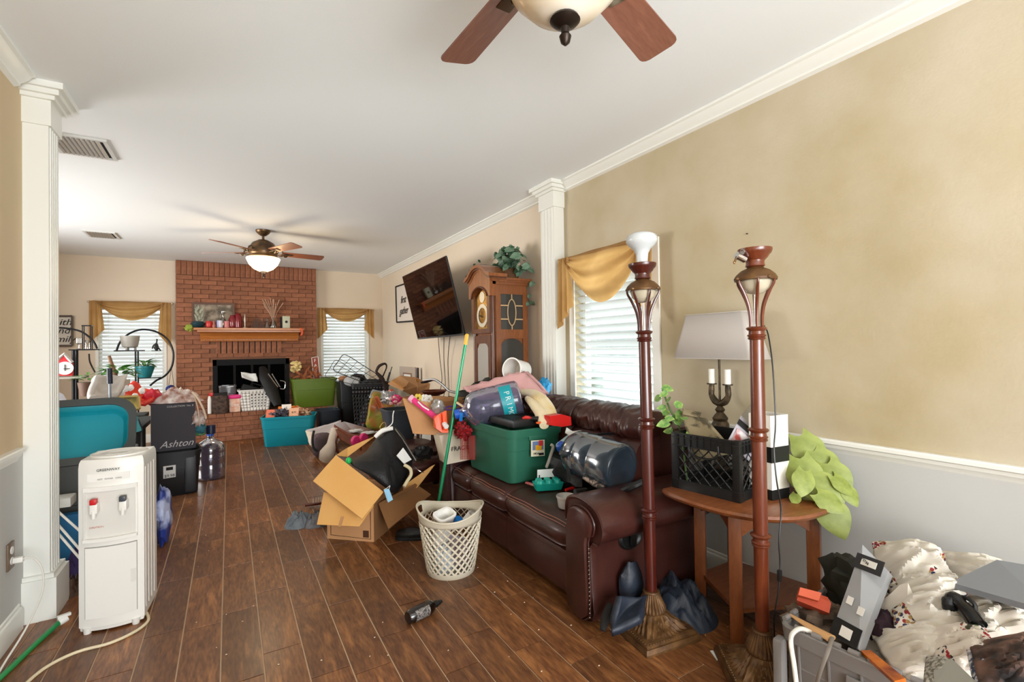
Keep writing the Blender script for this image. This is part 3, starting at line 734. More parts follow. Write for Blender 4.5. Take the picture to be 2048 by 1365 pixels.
# ---- floor lamps
LW1 = wood('dark_mahogany_lamp', '#3c120b', '#5e2013', .28, (5, 5, .8), 4, .4, bump=.03)
LW2 = wood('cherry_lamp', '#582512', '#84401f', .28, (5, 5, .8), 4, .4, bump=.03)
GOLDB = mat('antique_gold_resin', '#3c2412', .5, .3, col2='#74522c', vscale=22, contrast=.9, bump=.3, bscale=120, bdist=.003)
LINEN = mat('frosted_lamp_globe', '#b9b09a', .25, coat=.5)
def floor_lamp(label, loc, rz, wd, bulb, dx=0, tilt=(0, 0)):
    t = thing('floor_lamp', label, 'lamp', (loc[0], loc[1], 0), rot=(tilt[0], tilt[1], rz))
    # stepped square plinth and carved pyramid
    m = M(); a = .147
    for z0, z1, h0, h1 in ((0, .012, a, a), (.012, .03, a, a*.97), (.03, .036, a*.93, a*.93), (.036, .046, a*.93, a*.86)):
        m.loft([rrect(2*h0, 2*h0, .008, z0, 2), rrect(2*h1, 2*h1, .008, z1, 2)])
    obj('base_plate', m, GOLDB, t)
    m = M(); n = 144
    rings = []
    for k in range(17):
        u = k/16; z = .044+.058*u**1.3
        half = .126+(.058-.126)*u**.75; ring = []
        for j in range(n):
            th = 2*PI*j/n; c, s = math.cos(th), math.sin(th)
            pw = 14-12*u; rr = half/((abs(c)**pw+abs(s)**pw)**(1/pw))
            lobe = math.cos(th*4); rid = math.sin(th*36+6*u*math.sin(th*4))
            edge_ = 1+(.035*rid*(1-abs(2*u-1)**3))
            ring.append(Vector((rr*edge_*c, rr*edge_*s, z+.0032*rid*math.sin(PI*u)**.6+.004*math.sin(PI*u*3)*lobe)))
        rings.append(ring)
    m.loft(rings); obj('carved_foot', m, GOLDB, t)
    bd = M()
    for i in range(18):
        for sx_, sy_ in ((1, 0), (-1, 0), (0, 1), (0, -1)):
            q = (i-8.5)*.0135; bd.blob((sx_*.131+(q if sx_ == 0 else 0), sy_*.131+(q if sy_ == 0 else 0), .042), (.011, .011, .009), amp=0, nu=6, nv=4)
    obj('beading', bd, GOLDB, t, kind='stuff')
    rings = []
    for k, (r, z) in enumerate([(.056, .096), (.062, .106), (.061, .116), (.052, .135), (.042, .158), (.034, .178), (.038, .182), (.034, .188)]):
        rings.append([Vector((r*(1+.05*math.sin(28*2*PI*j/n)*(1 if 1 < k < 5 else 0))*math.cos(2*PI*j/n), r*(1+.05*math.sin(28*2*PI*j/n)*(1 if 1 < k < 5 else 0))*math.sin(2*PI*j/n), z)) for j in range(n)])
    obj('acanthus_neck', M().loft(rings), GOLDB, t)
    obj('pole', M().lathe([(.024, .185), (.0255, .22), (.0265, .5), (.0265, .9), (.0255, 1.31), (.024, 1.34)], n=28), wd, t)
    for z in (.535, .945, 1.34):
        pr = [(.026, z-.028), (.031, z-.026), (.033, z-.021), (.029, z-.018), (.033, z-.014), (.034, z-.01), (.029, z-.006), (.028, z+.006), (.036, z+.012), (.038, z+.018), (.031, z+.022), (.026, z+.024)]
        obj('collar', M().lathe(pr, n=28), wd, t, label='turned ring collar')
    rib = M(); rib.tube([(.024, 0, 1.355), (.024, 0, 1.40), (.032, 0, 1.45), (.052, 0, 1.50), (.068, 0, 1.53), (.071, 0, 1.548)], [.0045, .005, .006, .006, .005, .004], 8, smooth=4)
    rm = mesh_of(rib, 'cage_rib', wd)
    for k in range(6): piece('cage_rib', rm, t, (0, 0, 0), rot=(0, 0, k*PI/3+.3))
    obj('inner_rod', M().cyl((0, 0, 1.35), (0, 0, 1.52), .008), CHROME, t)
    obj('glass_globe', M().lathe([(.003, 1.488), (.03, 1.495), (.05, 1.515), (.057, 1.54), (.05, 1.555)], n=24), LINEN, t)
    obj('dome', M().lathe([(.076, 1.544), (.078, 1.552), (.07, 1.566), (.052, 1.583), (.032, 1.592), (.028, 1.596)], n=28), GOLDB, t)
    for k in range(4):
        a_ = k*PI/2+.3; obj('rosette', M().blob((.077*math.cos(a_), .077*math.sin(a_), 1.55), (.016, .016, .012), amp=.3, freq=4, nu=10, nv=6), GOLDB, t)
    obj('lamp_cup', M().lathe([(.026, 1.594), (.036, 1.6), (.033, 1.61), (.034, 1.622), (.046, 1.634), (.05, 1.642), (.058, 1.65), (.062, 1.66), (.062, 1.668), (.056, 1.669), (.05, 1.655), (.004, 1.65)], n=28), wd, t)
    if bulb:
        obj('reflector_bulb', M().lathe([(.024, 1.655), (.026, 1.69), (.029, 1.715), (.04, 1.735), (.06, 1.752), (.069, 1.768), (.07, 1.782), (.064, 1.796), (.045, 1.806), (.02, 1.811), (.003, 1.812)], n=32), mat('white_bulb_glass', '#c4c9ca', .25, coat=.4), t, label='large white reflector bulb')
    else:
        sw = obj('socket', M().cyl((-.045, -.02, 1.625), (-.08, -.035, 1.64), .014).cyl((-.03, -.015, 1.66), (-.055, -.025, 1.655), .012), CHROME, t)
        obj('switch_key', M().cyl((-.08, -.035, 1.635), (-.088, -.04, 1.615), .004).blob((-.09, -.04, 1.612), (.01, .006, .014), amp=0, nu=8, nv=6), FANB, sw)
    return t
L1 = (1.64, 1.555); L2 = (1.775, 1.115)
floor_lamp('dark mahogany floor lamp with white reflector bulb, in front of the window', L1, math.radians(-8), LW1, True, tilt=(0, -.012))
fl2 = floor_lamp('cherry floor lamp with empty cup and hanging cord, beside the end table', L2, math.radians(-38), LW2, False)
cord = M()
pts = [at(px, py, y=yy) for px, py, yy in ((1528, 652, 1.12), (1536, 668, 1.09), (1544, 720, 1.05), (1549, 790, 1.03), (1551, 850, 1.02), (1548, 900, 1.01), (1553, 960, 1.0), (1562, 1020, 1.0), (1558, 1080, 1.0), (1560, 1130, 1.0), (1557, 1180, 1.0), (1548, 1240, 1.02), (1550, 1290, 1.06))]
cord.tube(pts, .0028, 6, smooth=5)
lc = obj('power_cord', cord, BLACK, fl2, world=True)
obj('cord_switch', M().box(tuple(at(1559, 1152, y=1.0)), (.016, .012, .042), bev=.004), BLACK, lc, world=True)

# ---- end table
TABW = wood('honey_brown_table_wood', '#6d3a1d', '#9c5f34', .35, (1.2, 5, 5), 3.5, .3, bump=.05)
TX, TY, TZ = 2.115, 1.44, .60
tb = thing('end_table', 'brown wooden end table with rounded top and lower shelf by the right wall', 'table', (TX, TY, 0))
def sup(rx, ry, z, p=2.5, n=48):
    out = []
    for j in range(n):
        th = 2*PI*j/n; c, s = math.cos(th), math.sin(th); k = 1/((abs(c)**p+abs(s)**p)**(1/p))
        out.append(Vector((min(rx*k*c, W-.035-TX), min(ry*k*s, .185), z)))
    return out
obj('tabletop', M().loft([sup(.335, .375, TZ-.03), sup(.345, .385, TZ-.024), sup(.35, .39, TZ-.012), sup(.345, .385, TZ-.002), sup(.34, .38, TZ)]), TABW, tb)
LEG = [(-.245, -.15), (-.09, .15), (.10, -.295), (.17, .15)]
TLEG = wood('table_leg_wood', '#6d3a1d', '#9c5f34', .35, (5, 5, 1), 3.5, .3, bump=.05)
lm = mesh_of(M().box((0, 0, .285), (.052, .052, .57), bev=.004), 'leg', TLEG)
for x, y in LEG: piece('leg', lm, tb, (x, y, 0), rot=(0, 0, math.atan2(y, x)))
def apron(p, q):
    a, b = Vector((p[0], p[1], 0)), Vector((q[0], q[1], 0)); d = b-a; L_ = d.length; n = Vector((-d.y, d.x, 0)).normalized()*.009
    top, prof = .57, []
    for i in range(13):
        t = i/12; z = .47+.055*math.sin(PI*min(1, max(0, (t-.12)/.76)))**.6 if .12 < t < .88 else .47
        prof.append((t, z))
    prof += [(1, top), (0, top)]
    m = M(); m.loft([[a+d*t+n+Vector((0, 0, z)) for t, z in prof], [a+d*t-n+Vector((0, 0, z)) for t, z in prof]])
    obj('apron', m, TABW, tb, smooth=False)
apron(LEG[1], LEG[0]); apron(LEG[0], LEG[2]); apron(LEG[1], LEG[3])
s4 = [Vector((x, y, 0)) for x, y in (LEG[0], LEG[2], (.23, -.2), LEG[3], LEG[1])]
obj('shelf', M().loft([[p+Vector((0, 0, .135)) for p in s4], [p+Vector((0, 0, .155)) for p in s4]]), TABW, tb, smooth=False)

# ---- black milk crate with what is in it
def crate_mesh(L, Wd, Hh, cell=.032, band=(.045, .06), lattice=True):
    m = M(); t = .006
    for z0, z1 in ((0, band[0]), (Hh-band[1], Hh)):
        m.loft([rrect(L, Wd, .012, z0, 2), rrect(L, Wd, .012, z1, 2), rrect(L-2*t, Wd-2*t, .01, z1, 2), rrect(L-2*t, Wd-2*t, .01, z0, 2)], wrap=True)
    m.loft([rrect(L-.004, Wd-.004, .012, 0, 2), rrect(L-.004, Wd-.004, .012, .006, 2)])
    for sx_ in (-1, 1):
        for sy_ in (-1, 1): m.box((sx_*(L/2-.014), sy_*(Wd/2-.014), Hh/2), (.034, .034, Hh), bev=.004)
    for z in (Hh-.004, Hh-.02, Hh-band[1], band[0]):
        m.loft([rrect(L+.012, Wd+.012, .014, z-.002, 2), rrect(L+.012, Wd+.012, .014, z+.002, 2), rrect(L-.006, Wd-.006, .01, z+.002, 2), rrect(L-.006, Wd-.006, .01, z-.002, 2)], wrap=True)
    for i in range(9):
        for s_ in (-1, 1):
            m.box(((i-4)*L/10, s_*(Wd/2+.003), Hh-band[1]/2), (.003, .006, band[1]-.01)); m.box((s_*(L/2+.003), (i-4)*Wd/10, Hh-band[1]/2), (.006, .003, band[1]-.01))
    return m
def lattice(L, Wd, z0, z1, cell=.034, barw=.004):
    m = M(); hh = z1-z0
    for axis, Ls, off in (('x', L-.07, Wd/2-.004), ('y', Wd-.07, L/2-.004)):
        for s_ in (-1, 1):
            for d in (-1, 1):
                k = -int(hh/cell)-1
                while k*cell < Ls:
                    a, b = k*cell, k*cell+hh; lo, hi = max(a, 0), min(b, Ls)
                    if hi-lo > .004:
                        za, zb = z0+(lo-a), z0+(hi-a)
                        if d < 0: za, zb = z1-(lo-a), z1-(hi-a)
                        p, q = lo-Ls/2, hi-Ls/2
                        if axis == 'x': m.tube([(p, s_*off, za), (q, s_*off, zb)], barw, 4)
                        else: m.tube([(s_*off, p, za), (s_*off, q, zb)], barw, 4)
                    k += 1
    return m
CRL, CRW, CRH = .31, .33, .27
_n = at(1480, 1008, z=.6); cz_ = math.radians(8)
cc = Vector((_n.x, _n.y, .6)) + Matrix.Rotation(cz_, 3, 'Z') @ Vector((CRL/2, CRW/2, 0))
crate = thing('milk_crate', 'black plastic lattice milk crate on the end table', 'crate', cc, rz=cz_)
obj('crate_frame', crate_mesh(CRL, CRW, CRH), BLACK, crate, angle=30)
obj('lattice_wall', lattice(CRL, CRW, .045, CRH-.06, .05, .0032), BLACK, crate, kind='stuff', angle=30)
obj('handle_grip', M().tube([(-CRL/2-.004, -.07, .235), (-CRL/2-.006, -.07, .19), (-CRL/2-.006, -.03, .17), (-CRL/2-.006, .03, .17), (-CRL/2-.006, .07, .19), (-CRL/2-.004, .07, .235)], .005, 6, smooth=4), BLACK, crate)
obj('sticker', M().box((.09, -CRW/2-.004, .025), (.03, .002, .022)), mat('yellow_sticker', '#e0b20c', .6), crate)
CAMO = mat('desert_camouflage_cloth', '#4d4532', .85, col2='#85775a', vscale=16, contrast=.12)
def cw(x, y, z): return crate.matrix_basis @ Vector((x, y, z)) if False else cc + Matrix.Rotation(cz_, 3, 'Z') @ Vector((x, y, z))
# camouflage cloth flap leaning out of the crate
pA, pB, pC, pD = at(1362, 835, x=1.92), at(1420, 818, x=2.0), at(1462, 872, x=2.02), at(1385, 885, x=1.9)
def patch(P00, P10, P11, P01, bulge=.02, seed=0, nu=10, nv=10, amp=.01):
    P00, P10, P11, P01 = map(Vector, (P00, P10, P11, P01)); nrm = (P10-P00).cross(P01-P00).normalized()
    def fn(u, v):
        p = P00*(1-u)*(1-v)+P10*u*(1-v)+P11*u*v+P01*(1-u)*v
        return p+nrm*(bulge*math.sin(PI*u)*math.sin(PI*v)+amp*noise.noise(p*14+Vector((seed, 0, seed))))
    return M().grid(fn, nu, nv)
bag = thing('camouflage_pouch', 'camouflage cloth pouch poking out of the black milk crate', 'pouch', cw(-.03, .04, .05))
obj('front_cloth', patch(at(1362, 828, x=1.98), at(1412, 838, x=2.02), at(1470, 905, x=2.04), at(1392, 925, x=1.92), .02), CAMO, bag, world=True, solid=.012)
obj('flap', patch(at(1366, 818, x=1.97), at(1402, 826, x=2.0), at(1398, 836, x=2.0), at(1364, 830, x=1.96), .004), CAMO, bag, world=True, solid=.006)
pk = thing('product_package', 'clear topped retail package with grey card standing in the milk crate', 'package', cw(.07, -.03, .03))
a0, b0, c0, d0 = at(1454, 885, x=2.02), at(1482, 832, x=2.10), at(1528, 872, x=2.13), at(1500, 925, x=2.05)
obj('card', M().slab([a0, b0, c0, d0], .004), mat('grey_pack_card', '#8b8790', .5, col2='#c3bec6', vscale=12), pk, world=True)
off_ = Vector((-.004, -.003, .002))
e1, e2 = b0+(a0-b0)*.12, c0+(d0-c0)*.12; e3, e4 = b0+(a0-b0)*.3, c0+(d0-c0)*.3
obj('black_band', M().slab([e1+off_, e2+off_, e4+off_, e3+off_], .002), BLACKM, pk, world=True)
g1, g2, g3, g4 = [b0+(a0-b0)*u+(c0-b0)*v for u, v in ((.4, .1), (.4, .7), (.85, .7), (.85, .1))]
obj('photo_print', M().slab([g1+off_, g2+off_, g3+off_, g4+off_], .002), mat('red_printed_photo', '#d8d2d4', .5, col2='#a8382e', vscale=26, contrast=.3), pk, world=True)
obj('clear_window', M().slab([b0, at(1508, 800, x=2.12), at(1530, 800, x=2.13), c0], .002), thin_glass('clear_wrap', '#eeeeee', .15), pk, world=True)

# ---- leaves
def place_leaf(me, parent, pos, direction, normal, sc=1., name='leaf'):
    y = Vector(direction).normalized(); n_ = Vector(normal); z = (n_-y*n_.dot(y)).normalized(); x = y.cross(z)
    R3 = Matrix((x, y, z)).transposed(); inv = wm(parent).inverted(); mm = inv @ (Matrix.Translation(pos) @ R3.to_4x4())
    l_, r_, s_ = mm.decompose()
    o = bpy.data.objects.new(name, me); COL.objects.link(o); o.parent = parent; o.location = l_; o.rotation_euler = r_.to_euler(); o.scale = (sc,)*3
    return o
IVYV = mat('variegated_leaf', '#3f7d3c', .5, col2='#a9c46a', vscale=30, contrast=.5)
ivy = thing('artificial_ivy', 'variegated green artificial foliage rising from the left corner of the milk crate', 'artificial plant', cw(-.1, .12, .02))
st = [cw(-.1, .12, .03), at(1360, 860, x=2.0), at(1340, 820, x=1.95), at(1325, 780, x=1.95)]
obj('stem', M().tube(st, .005, 6, smooth=4), mat('green_stem', '#4c6b34', .6), ivy, world=True)
lv = leaf_mesh('leaf', IVYV, .065, .045, .2)
r2 = random.Random(3)
for px, py in ((1325, 775), (1335, 785), (1322, 795), (1340, 800), (1332, 815), (1350, 812), (1325, 828), (1345, 832), (1362, 822), (1338, 845), (1355, 850), (1370, 840), (1345, 862), (1365, 866), (1380, 872), (1330, 838), (1350, 875), (1366, 880), (1336, 858), (1358, 836)):
    p = at(px, py, x=1.93+r2.uniform(-.03, .05)); place_leaf(lv, ivy, p, (r2.uniform(-1, 1), r2.uniform(-1, 1), r2.uniform(-.9, .5)), (-.6, -.7, .4), r2.uniform(.6, 1.05))
# ---- candelabra table lamp with rectangular shade
BRZ = mat('dark_bronze_resin', '#2e2519', .45, .4, col2='#5a4a34', vscale=25, bump=.3, bscale=90)
tl = thing('table_lamp', 'bronze candelabra table lamp with white rectangular fabric shade', 'lamp', (2.262, 1.635, TZ))
obj('lamp_base', M().lathe([(.052, 0), (.055, .02), (.045, .04), (.035, .06), (.032, .2), (.03, .22), (.045, .235), (.044, .27), (.035, .285), (.04, .3), (.03, .315), (.018, .33), (.026, .345), (.012, .365), (.016, .385)], n=28), BRZ, tl)
for s_ in (-1, 1):
    obj('candle_arm', M().tube([(0, 0, .375), (0, s_*.03, .39), (0, s_*.05, .42), (0, s_*.05, .45), (0, s_*.048, .48)], [.016, .019, .015, .016, .013], 10, smooth=5).cyl((0, s_*.048, .478), (0, s_*.048, .484), .026), BRZ, tl)
    obj('candle_sleeve', M().cyl((0, s_*.048, .484), (0, s_*.048, .562), .0165), mat('ivory_candle_sleeve', '#ece8de', .5), tl)
obj('stem', M().cyl((0, 0, .38), (0, 0, .80), .006), BRZ, tl)
SHADE = mat('white_linen_shade', '#cdc6bf', .85, bump=.1, bscale=300, translucent=.25)
m = M(); m.loft([rrect(.17, .49, .03, .62, 3), rrect(.10, .36, .02, .86, 3)], False, False); sh = obj('lamp_shade', m, SHADE, tl, solid=.002)
for Lx, Wy, z in ((.172, .492, .62), (.102, .362, .86)): obj('shade_trim', M().tube(rrect(Lx, Wy, .03 if z < .7 else .02, z, 3), .003, 6, closed=True), SHADE, sh)
tl.rotation_euler = (0, 0, .0)
# ---- square white and black lamp
WGLS = mat('frosted_white_panel', '#e9e5dc', .45)
bl_ = at(1553, 1004, z=TZ)
sq = thing('square_lamp', 'square white table lamp with a black band and black foot', 'lamp', (bl_.x+.058, bl_.y+.066, TZ), rz=math.radians(-6))
for z0, z1, mt_, nm in ((.0, .045, BLACK, 'lamp_foot'), (.045, .165, WGLS, 'lower_panel'), (.165, .235, BLACK, 'black_band'), (.235, .375, WGLS, 'upper_shade')):
    e = .058 if 'black' not in nm else .0588
    if nm == 'upper_shade': obj(nm, M().loft([rrect(2*e, 2*e, .003, z0, 1), rrect(2*e, 2*e, .003, z1, 1), rrect(2*e-.008, 2*e-.008, .003, z1, 1), rrect(2*e-.008, 2*e-.008, .003, z0+.02, 1)]), mt_, sq, smooth=False)
    else: obj(nm, M().box((0, 0, (z0+z1)/2), (2*e, 2*e, z1-z0), bev=.002), mt_, sq, smooth=False)
# ---- chartreuse plant hanging over the table edge
CHL = mat('chartreuse_leaf', '#7c8a3c', .45, col2='#9ca756', vscale=14, bump=.15, bscale=40, bdist=.003, translucent=.15)
cp = thing('artificial_plant', 'chartreuse heart-leaved plant spilling over the end table edge beside the square lamp', 'artificial plant', (2.22, 1.2, TZ))
bigl = leaf_mesh('leaf', CHL, .165, .135, .12, .5, 10, -.12)
for px, py, X, dx, dz, s_, nx_ in ((1600, 885, 2.26, .5, -.9, 1.05, 0), (1628, 915, 2.27, .55, -.8, 1.0, .1), (1600, 930, 2.2, .2, -1, 1.1, .2), (1655, 940, 2.27, .45, -.9, .95, -.1), (1625, 965, 2.2, .7, -.55, .9, .2), (1668, 965, 2.25, .7, -.7, .6, 0), (1690, 985, 2.27, .5, -.9, .55, 0), (1605, 985, 2.2, .9, -.35, .9, 0), (1635, 1000, 2.15, .8, -.5, .7, .1), (1652, 1012, 2.2, .4, -1, 1.0, .1), (1645, 990, 2.22, .9, -.3, .55, .3), (1610, 955, 2.15, -.3, -1, .7, 0), (1592, 1000, 2.14, -.3, -.6, .35, 0)):
    d3 = _R0*dx+Vector((-.42, -.38, dz)); p = at(px, py-12, x=X)
    place_leaf(bigl, cp, p, d3, Vector((-.75+nx_*2+rnd.uniform(-.35, .35), -.6+rnd.uniform(-.3, .3), .35+rnd.uniform(-.3, .5))), s_, 'leaf')
obj('stem', M().tube([(2.22, 1.2, TZ+.01), at(1600, 960, x=2.24), at(1598, 900, x=2.28)], .004, 6, smooth=4).tube([(2.22, 1.2, TZ+.01), at(1630, 985, x=2.2), at(1655, 1010, x=2.2)], .004, 6, smooth=4), mat('pale_green_stem', '#9fb25a', .5), cp, world=True)

# ---- valances
GOLDC = mat('sheer_gold_fabric', '#b2884f', .75, col2='#cba26a', vscale=5, contrast=.8, translucent=.5, bump=.1, bscale=200)
def valance(label, ax, wall, a0, a1, zr, drop_l, drop_r, swag, proj=.085, near=False, flip=1):
    """a0 = left end seen from the room; local frame: u along the wall, d out of the wall"""
    P3 = (lambda u, d, z: Vector((wall-d, u, z))) if ax == 'x' else (lambda u, d, z: Vector((u, wall-d, z)))
    t = thing('window_valance', label, 'curtain', P3((a0+a1)/2, proj, zr))
    L_ = a1-a0; s_ = 1 if L_ > 0 else -1
    obj('curtain_rod', M().cyl(P3(a0-.03*s_, proj, zr), P3(a1+.03*s_, proj, zr), .008).blob(P3(a0-.045*s_, proj, zr), (.035,)*3, amp=0, nu=12, nv=8).blob(P3(a1+.045*s_, proj, zr), (.035,)*3, amp=0, nu=12, nv=8), mat('brushed_rod', '#c9c2b2', .35, .6), t, world=True)
    for u in (a0+.02*s_, a1-.02*s_): obj('rod_bracket', M().cyl(P3(u, .001, zr), P3(u, proj, zr), .006), CHROME, t, world=True)
    def sw(u, v):
        uu = a0+L_*(.06+.88*u); sag = swag*math.sin(PI*u)**.8
        z = zr+.012-v*(sag+.02)
        folds = .018*math.sin(v*15+2*math.sin(u*PI)+u*2)*min(1, v*3)
        return P3(uu, proj+.012+folds+.04*math.sin(PI*v)*math.sin(PI*u), z)
    obj('swag', M().grid(sw, 40, 34), GOLDC, t, world=True)
    for u0, dr, sg in ((a0, drop_l, 1), (a1, drop_r, -1)):
        def tail(u, v):
            wid = (.13+.04*v)*abs(L_)/.9
            uu = u0+s_*sg*(-.035+wid*u)*1.0; dd = dr*(1-.32*u)
            return P3(uu, proj+.02+.018*math.sin(u*16+v*1.5)*(.4+.6*v), zr+.014-v*dd)
        obj('tail', M().grid(tail, 22, 20), GOLDC, t, world=True)
    obj('rod_wrap', M().tube([P3(a0+L_*i/16, proj, zr+.002) for i in range(17)], [.018, .014, .02, .016, .021, .015], 10), GOLDC, t, world=True)
    return t
valance('sheer gold swag valance on the near window behind the floor lamp', 'x', W, 3.04, 2.13, 1.975, .56, .56, .36, near=True)
valance('gold scarf valance over the window left of the brick chimney', 'y', D, -1.585, -.75, 1.99, .58, .66, .24)
valance('gold scarf valance over the window right of the brick chimney', 'y', D, 1.30, 2.16, 1.975, .52, .52, .2)
single('wall_nail', 'small nail left in the tan wall above the table lamp', 'nail', M().cyl((2.369, 0, 0), (2.36, 0, 0), .003, n=8), BMETAL, at(1495, 468, x=W)-Vector((2.37, 0, 0)))

# ---- television
tv = bpy.data.objects.new('television', None); COL.objects.link(tv)
tv['label'] = 'large black flat television tilted forward on the cream wall'; tv['category'] = 'television'
k = 1.44/1.23
tv.location = (1.681*k, 4.373*k, CAMH+(1.736-CAMH)*k)
Mt = Matrix(((-.013, .972, -.235), (-1.0, -.01, .014), (.011, .235, .972)))
tv.rotation_euler = Mt.to_euler()
tw, th_ = 1.44, 1.44*.565
obj('screen', M().box((0, -.001, 0), (tw-.012, .004, th_-.012)), mat('glossy_black_screen', '#080606', .04, spec=.9), tv, smooth=False)
m = M(); m.box((0, .012, 0), (tw-.02, .014, th_-.02)); 
for c_, d_ in (((0, .004, th_/2-.004), (tw, .014, .008)), ((0, .004, -th_/2+.008), (tw, .016, .018)), ((-tw/2+.004, .004, 0), (.008, .014, th_)), ((tw/2-.004, .004, 0), (.008, .014, th_))): m.box(c_, d_)
obj('bezel', m, mat('dark_grey_bezel', '#3b3b3d', .35, .3), tv, smooth=False)
obj('wall_mount', M().box((0, .1, 0), (.4, .06, .3), bev=.01).box((0, .2, .02), (.08, .2, .12)), BLACKM, tv)
for i, (px, x2) in enumerate(((880, 0), (888, 0), (900, 0))):
    pts = [at(876+i*12, 672, x=2.28), at(880+i*8, 720, x=2.32), at(884+i*7, 760+i*10, x=2.34), at(878+i*9, 800, x=2.32), at(884+i*5, 840, x=2.3)]
    obj('power_cord', M().tube(pts, .004, 6, smooth=6), BLACK, tv, world=True)

# ---- grandfather clock
CLK = wood('honey_oak_clock', '#7a4420', '#a9683a', .35, (5, 5, .8), 3.5, .3, bump=.04)
CLKD = wood('dark_oak_clock', '#4f2812', '#7a4523', .35, (5, 5, .8), 3.5, .3, bump=.04)
SMK = mat('dark_clock_glass', '#3c3b38', .1, coat=.3)
BRASS = mat('polished_brass', '#d9b46a', .22, 1, col2='#a98040', vscale=20)
SILV = mat('silvered_dial', '#d8d2c0', .3, .4)
gc = thing('grandfather_clock', 'tall oak grandfather clock with arched bonnet and brass dial, beside the column', 'clock', (2.14, 3.80, 0))
X0, X1, Y0, Y1 = -.19, .17, -.205, .205
def g(name, m, mt, **kk): return obj(name, m, mt, gc, **kk)
g('case_plinth', M().box((0, 0, .22), (.42, .46, .44), bev=.01), CLK)
m = M(); m.bx(X0+.03, X1, Y0+.03, Y1-.03, .44, 1.44); g('trunk', m, CLK, smooth=False)
# hood with chamfered corner columns
m = M(); m.bx(X0+.03, X1, Y0+.025, Y1-.025, 1.44, 1.86); g('hood', m, CLK, smooth=False)
for s_ in (-1, 1): g('corner_column', M().cyl((X0+.015, s_*(Y1-.03), .5), (X0+.015, s_*(Y1-.03), 1.80), .016).box((X0+.015, s_*(Y1-.03), .48), (.045, .045, .06), bev=.004).box((X0+.015, s_*(Y1-.03), 1.81), (.045, .045, .04), bev=.004), CLKD)
# cornice and arched pediment
m = M()
for e, z0, z1 in ((.0, 1.84, 1.865), (.012, 1.865, 1.88), (.025, 1.88, 1.90)): m.bx(X0-e, X1+e, Y0-e, Y1+e, z0, z1)
g('cornice', m, CLK, smooth=False)
def arch(y0, y1, zb, rise, n=18, shoulder=.2):
    pts = []
    for i in range(n+1):
        t = i/n; y = y0+(y1-y0)*t; c = abs(t-.5)*2
        z = zb+rise*(math.sqrt(max(0, 1-(c/.66)**2)) if c < .60 else .42*max(0, (1-c)/.4)**1.6)
        pts.append((y, z))
    return pts
for e, xo, zz in ((.0, X0-.035, 1.90), (.02, X0-.05, 1.915), (.035, X0-.062, 1.93)):
    a = arch(Y0-.01-e, Y1+.01+e, zz, .10)
    b = arch(Y0-.01-e, Y1+.01+e, zz-.028, .10)
    pr = a+list(reversed(b)); g('arch_molding', M().prism(pr, 'x', xo, X0+.12), CLKD if e == .02 else CLK, angle=25)
a = arch(Y0, Y1, 1.905, .095)+[(Y1, 1.74), (Y1-.05, 1.74)]+[(Y1-.05-(Y1-Y0-.1)*i/14, 1.74+.09*math.sin(PI*i/14)**.6) for i in range(1, 14)]+[(Y0+.05, 1.74), (Y0, 1.74)]
g('bonnet_panel', M().prism(a, 'x', X0-.03, X0+.03), CLK, angle=25)
g('bonnet_arch_trim', M().tube([(X0-.034, Y1-.045-(Y1-Y0-.09)*i/14, 1.742+.09*math.sin(PI*i/14)**.6) for i in range(15)], .009, 6), CLKD)
dr = g('dial_door', M().bx(X0-.02, X0+.03, Y0+.03, Y0+.075, 1.42, 1.76).bx(X0-.02, X0+.03, Y1-.075, Y1-.03, 1.42, 1.76).bx(X0-.02, X0+.03, Y0+.075, Y1-.075, 1.42, 1.46), CLKD, smooth=False)
dp = [(Y1-.075, 1.46), (Y1-.075, 1.72)]+[(Y1-.075-(Y1-Y0-.15)*i/12, 1.72+.085*math.sin(PI*i/12)**.7) for i in range(1, 12)]+[(Y0+.075, 1.72), (Y0+.075, 1.46)]
g('dial_plate', M().prism(dp, 'x', X0+.004, X0+.012), BRASS, angle=25)
ct = (X0+.002, 0, 1.58); RX = Matrix.Rotation(PI/2, 4, 'Y')
g('chapter_ring', M().lathe([(.07, -.002), (.105, -.002), (.105, .002), (.07, .002)], n=32, mx=RX, o=ct, caps=(False, False)), SILV)
g('moon_dial', M().lathe([(.001, -.002), (.05, -.002), (.05, .002), (.001, .002)], n=24, mx=RX, o=(X0+.002, 0, 1.745)), SILV)
g('clock_hand', M().box((X0-.003, .0, 1.605), (.002, .006, .08)).box((X0-.004, .025, 1.575), (.002, .06, .006), rot=(.4, 0, 0)), BLACKM)
# long trunk door with shaped glass
def shaped(y0, y1, z0, z1, rise, n=12):
    w_ = y1-y0; return [(y0, z0), (y1, z0), (y1, z1-rise)]+[(y1-w_*.12-(w_*.76)*i/n, z1-rise*.4+rise*.4*math.sin(PI*i/n)) for i in range(n+1)]+[(y0, z1-rise)]
g('trunk_door', M().bx(X0+.01, X0+.032, Y0+.05, Y1-.05, .5, 1.40), CLK, smooth=False)
g('door_frame', M().bx(X0, X0+.012, Y0+.05, Y0+.10, .5, 1.4).bx(X0, X0+.012, Y1-.10, Y1-.05, .5, 1.4).bx(X0, X0+.012, Y0+.1, Y1-.1, 1.33, 1.4).bx(X0, X0+.012, Y0+.1, Y1-.1, .5, .56), CLKD, smooth=False)
g('door_glass', M().prism(shaped(Y0+.10, Y1-.10, .56, 1.34, .06), 'x', X0+.004, X0+.0095), mat('pale_door_glass', '#aaa79f', .12, coat=.3), angle=20)
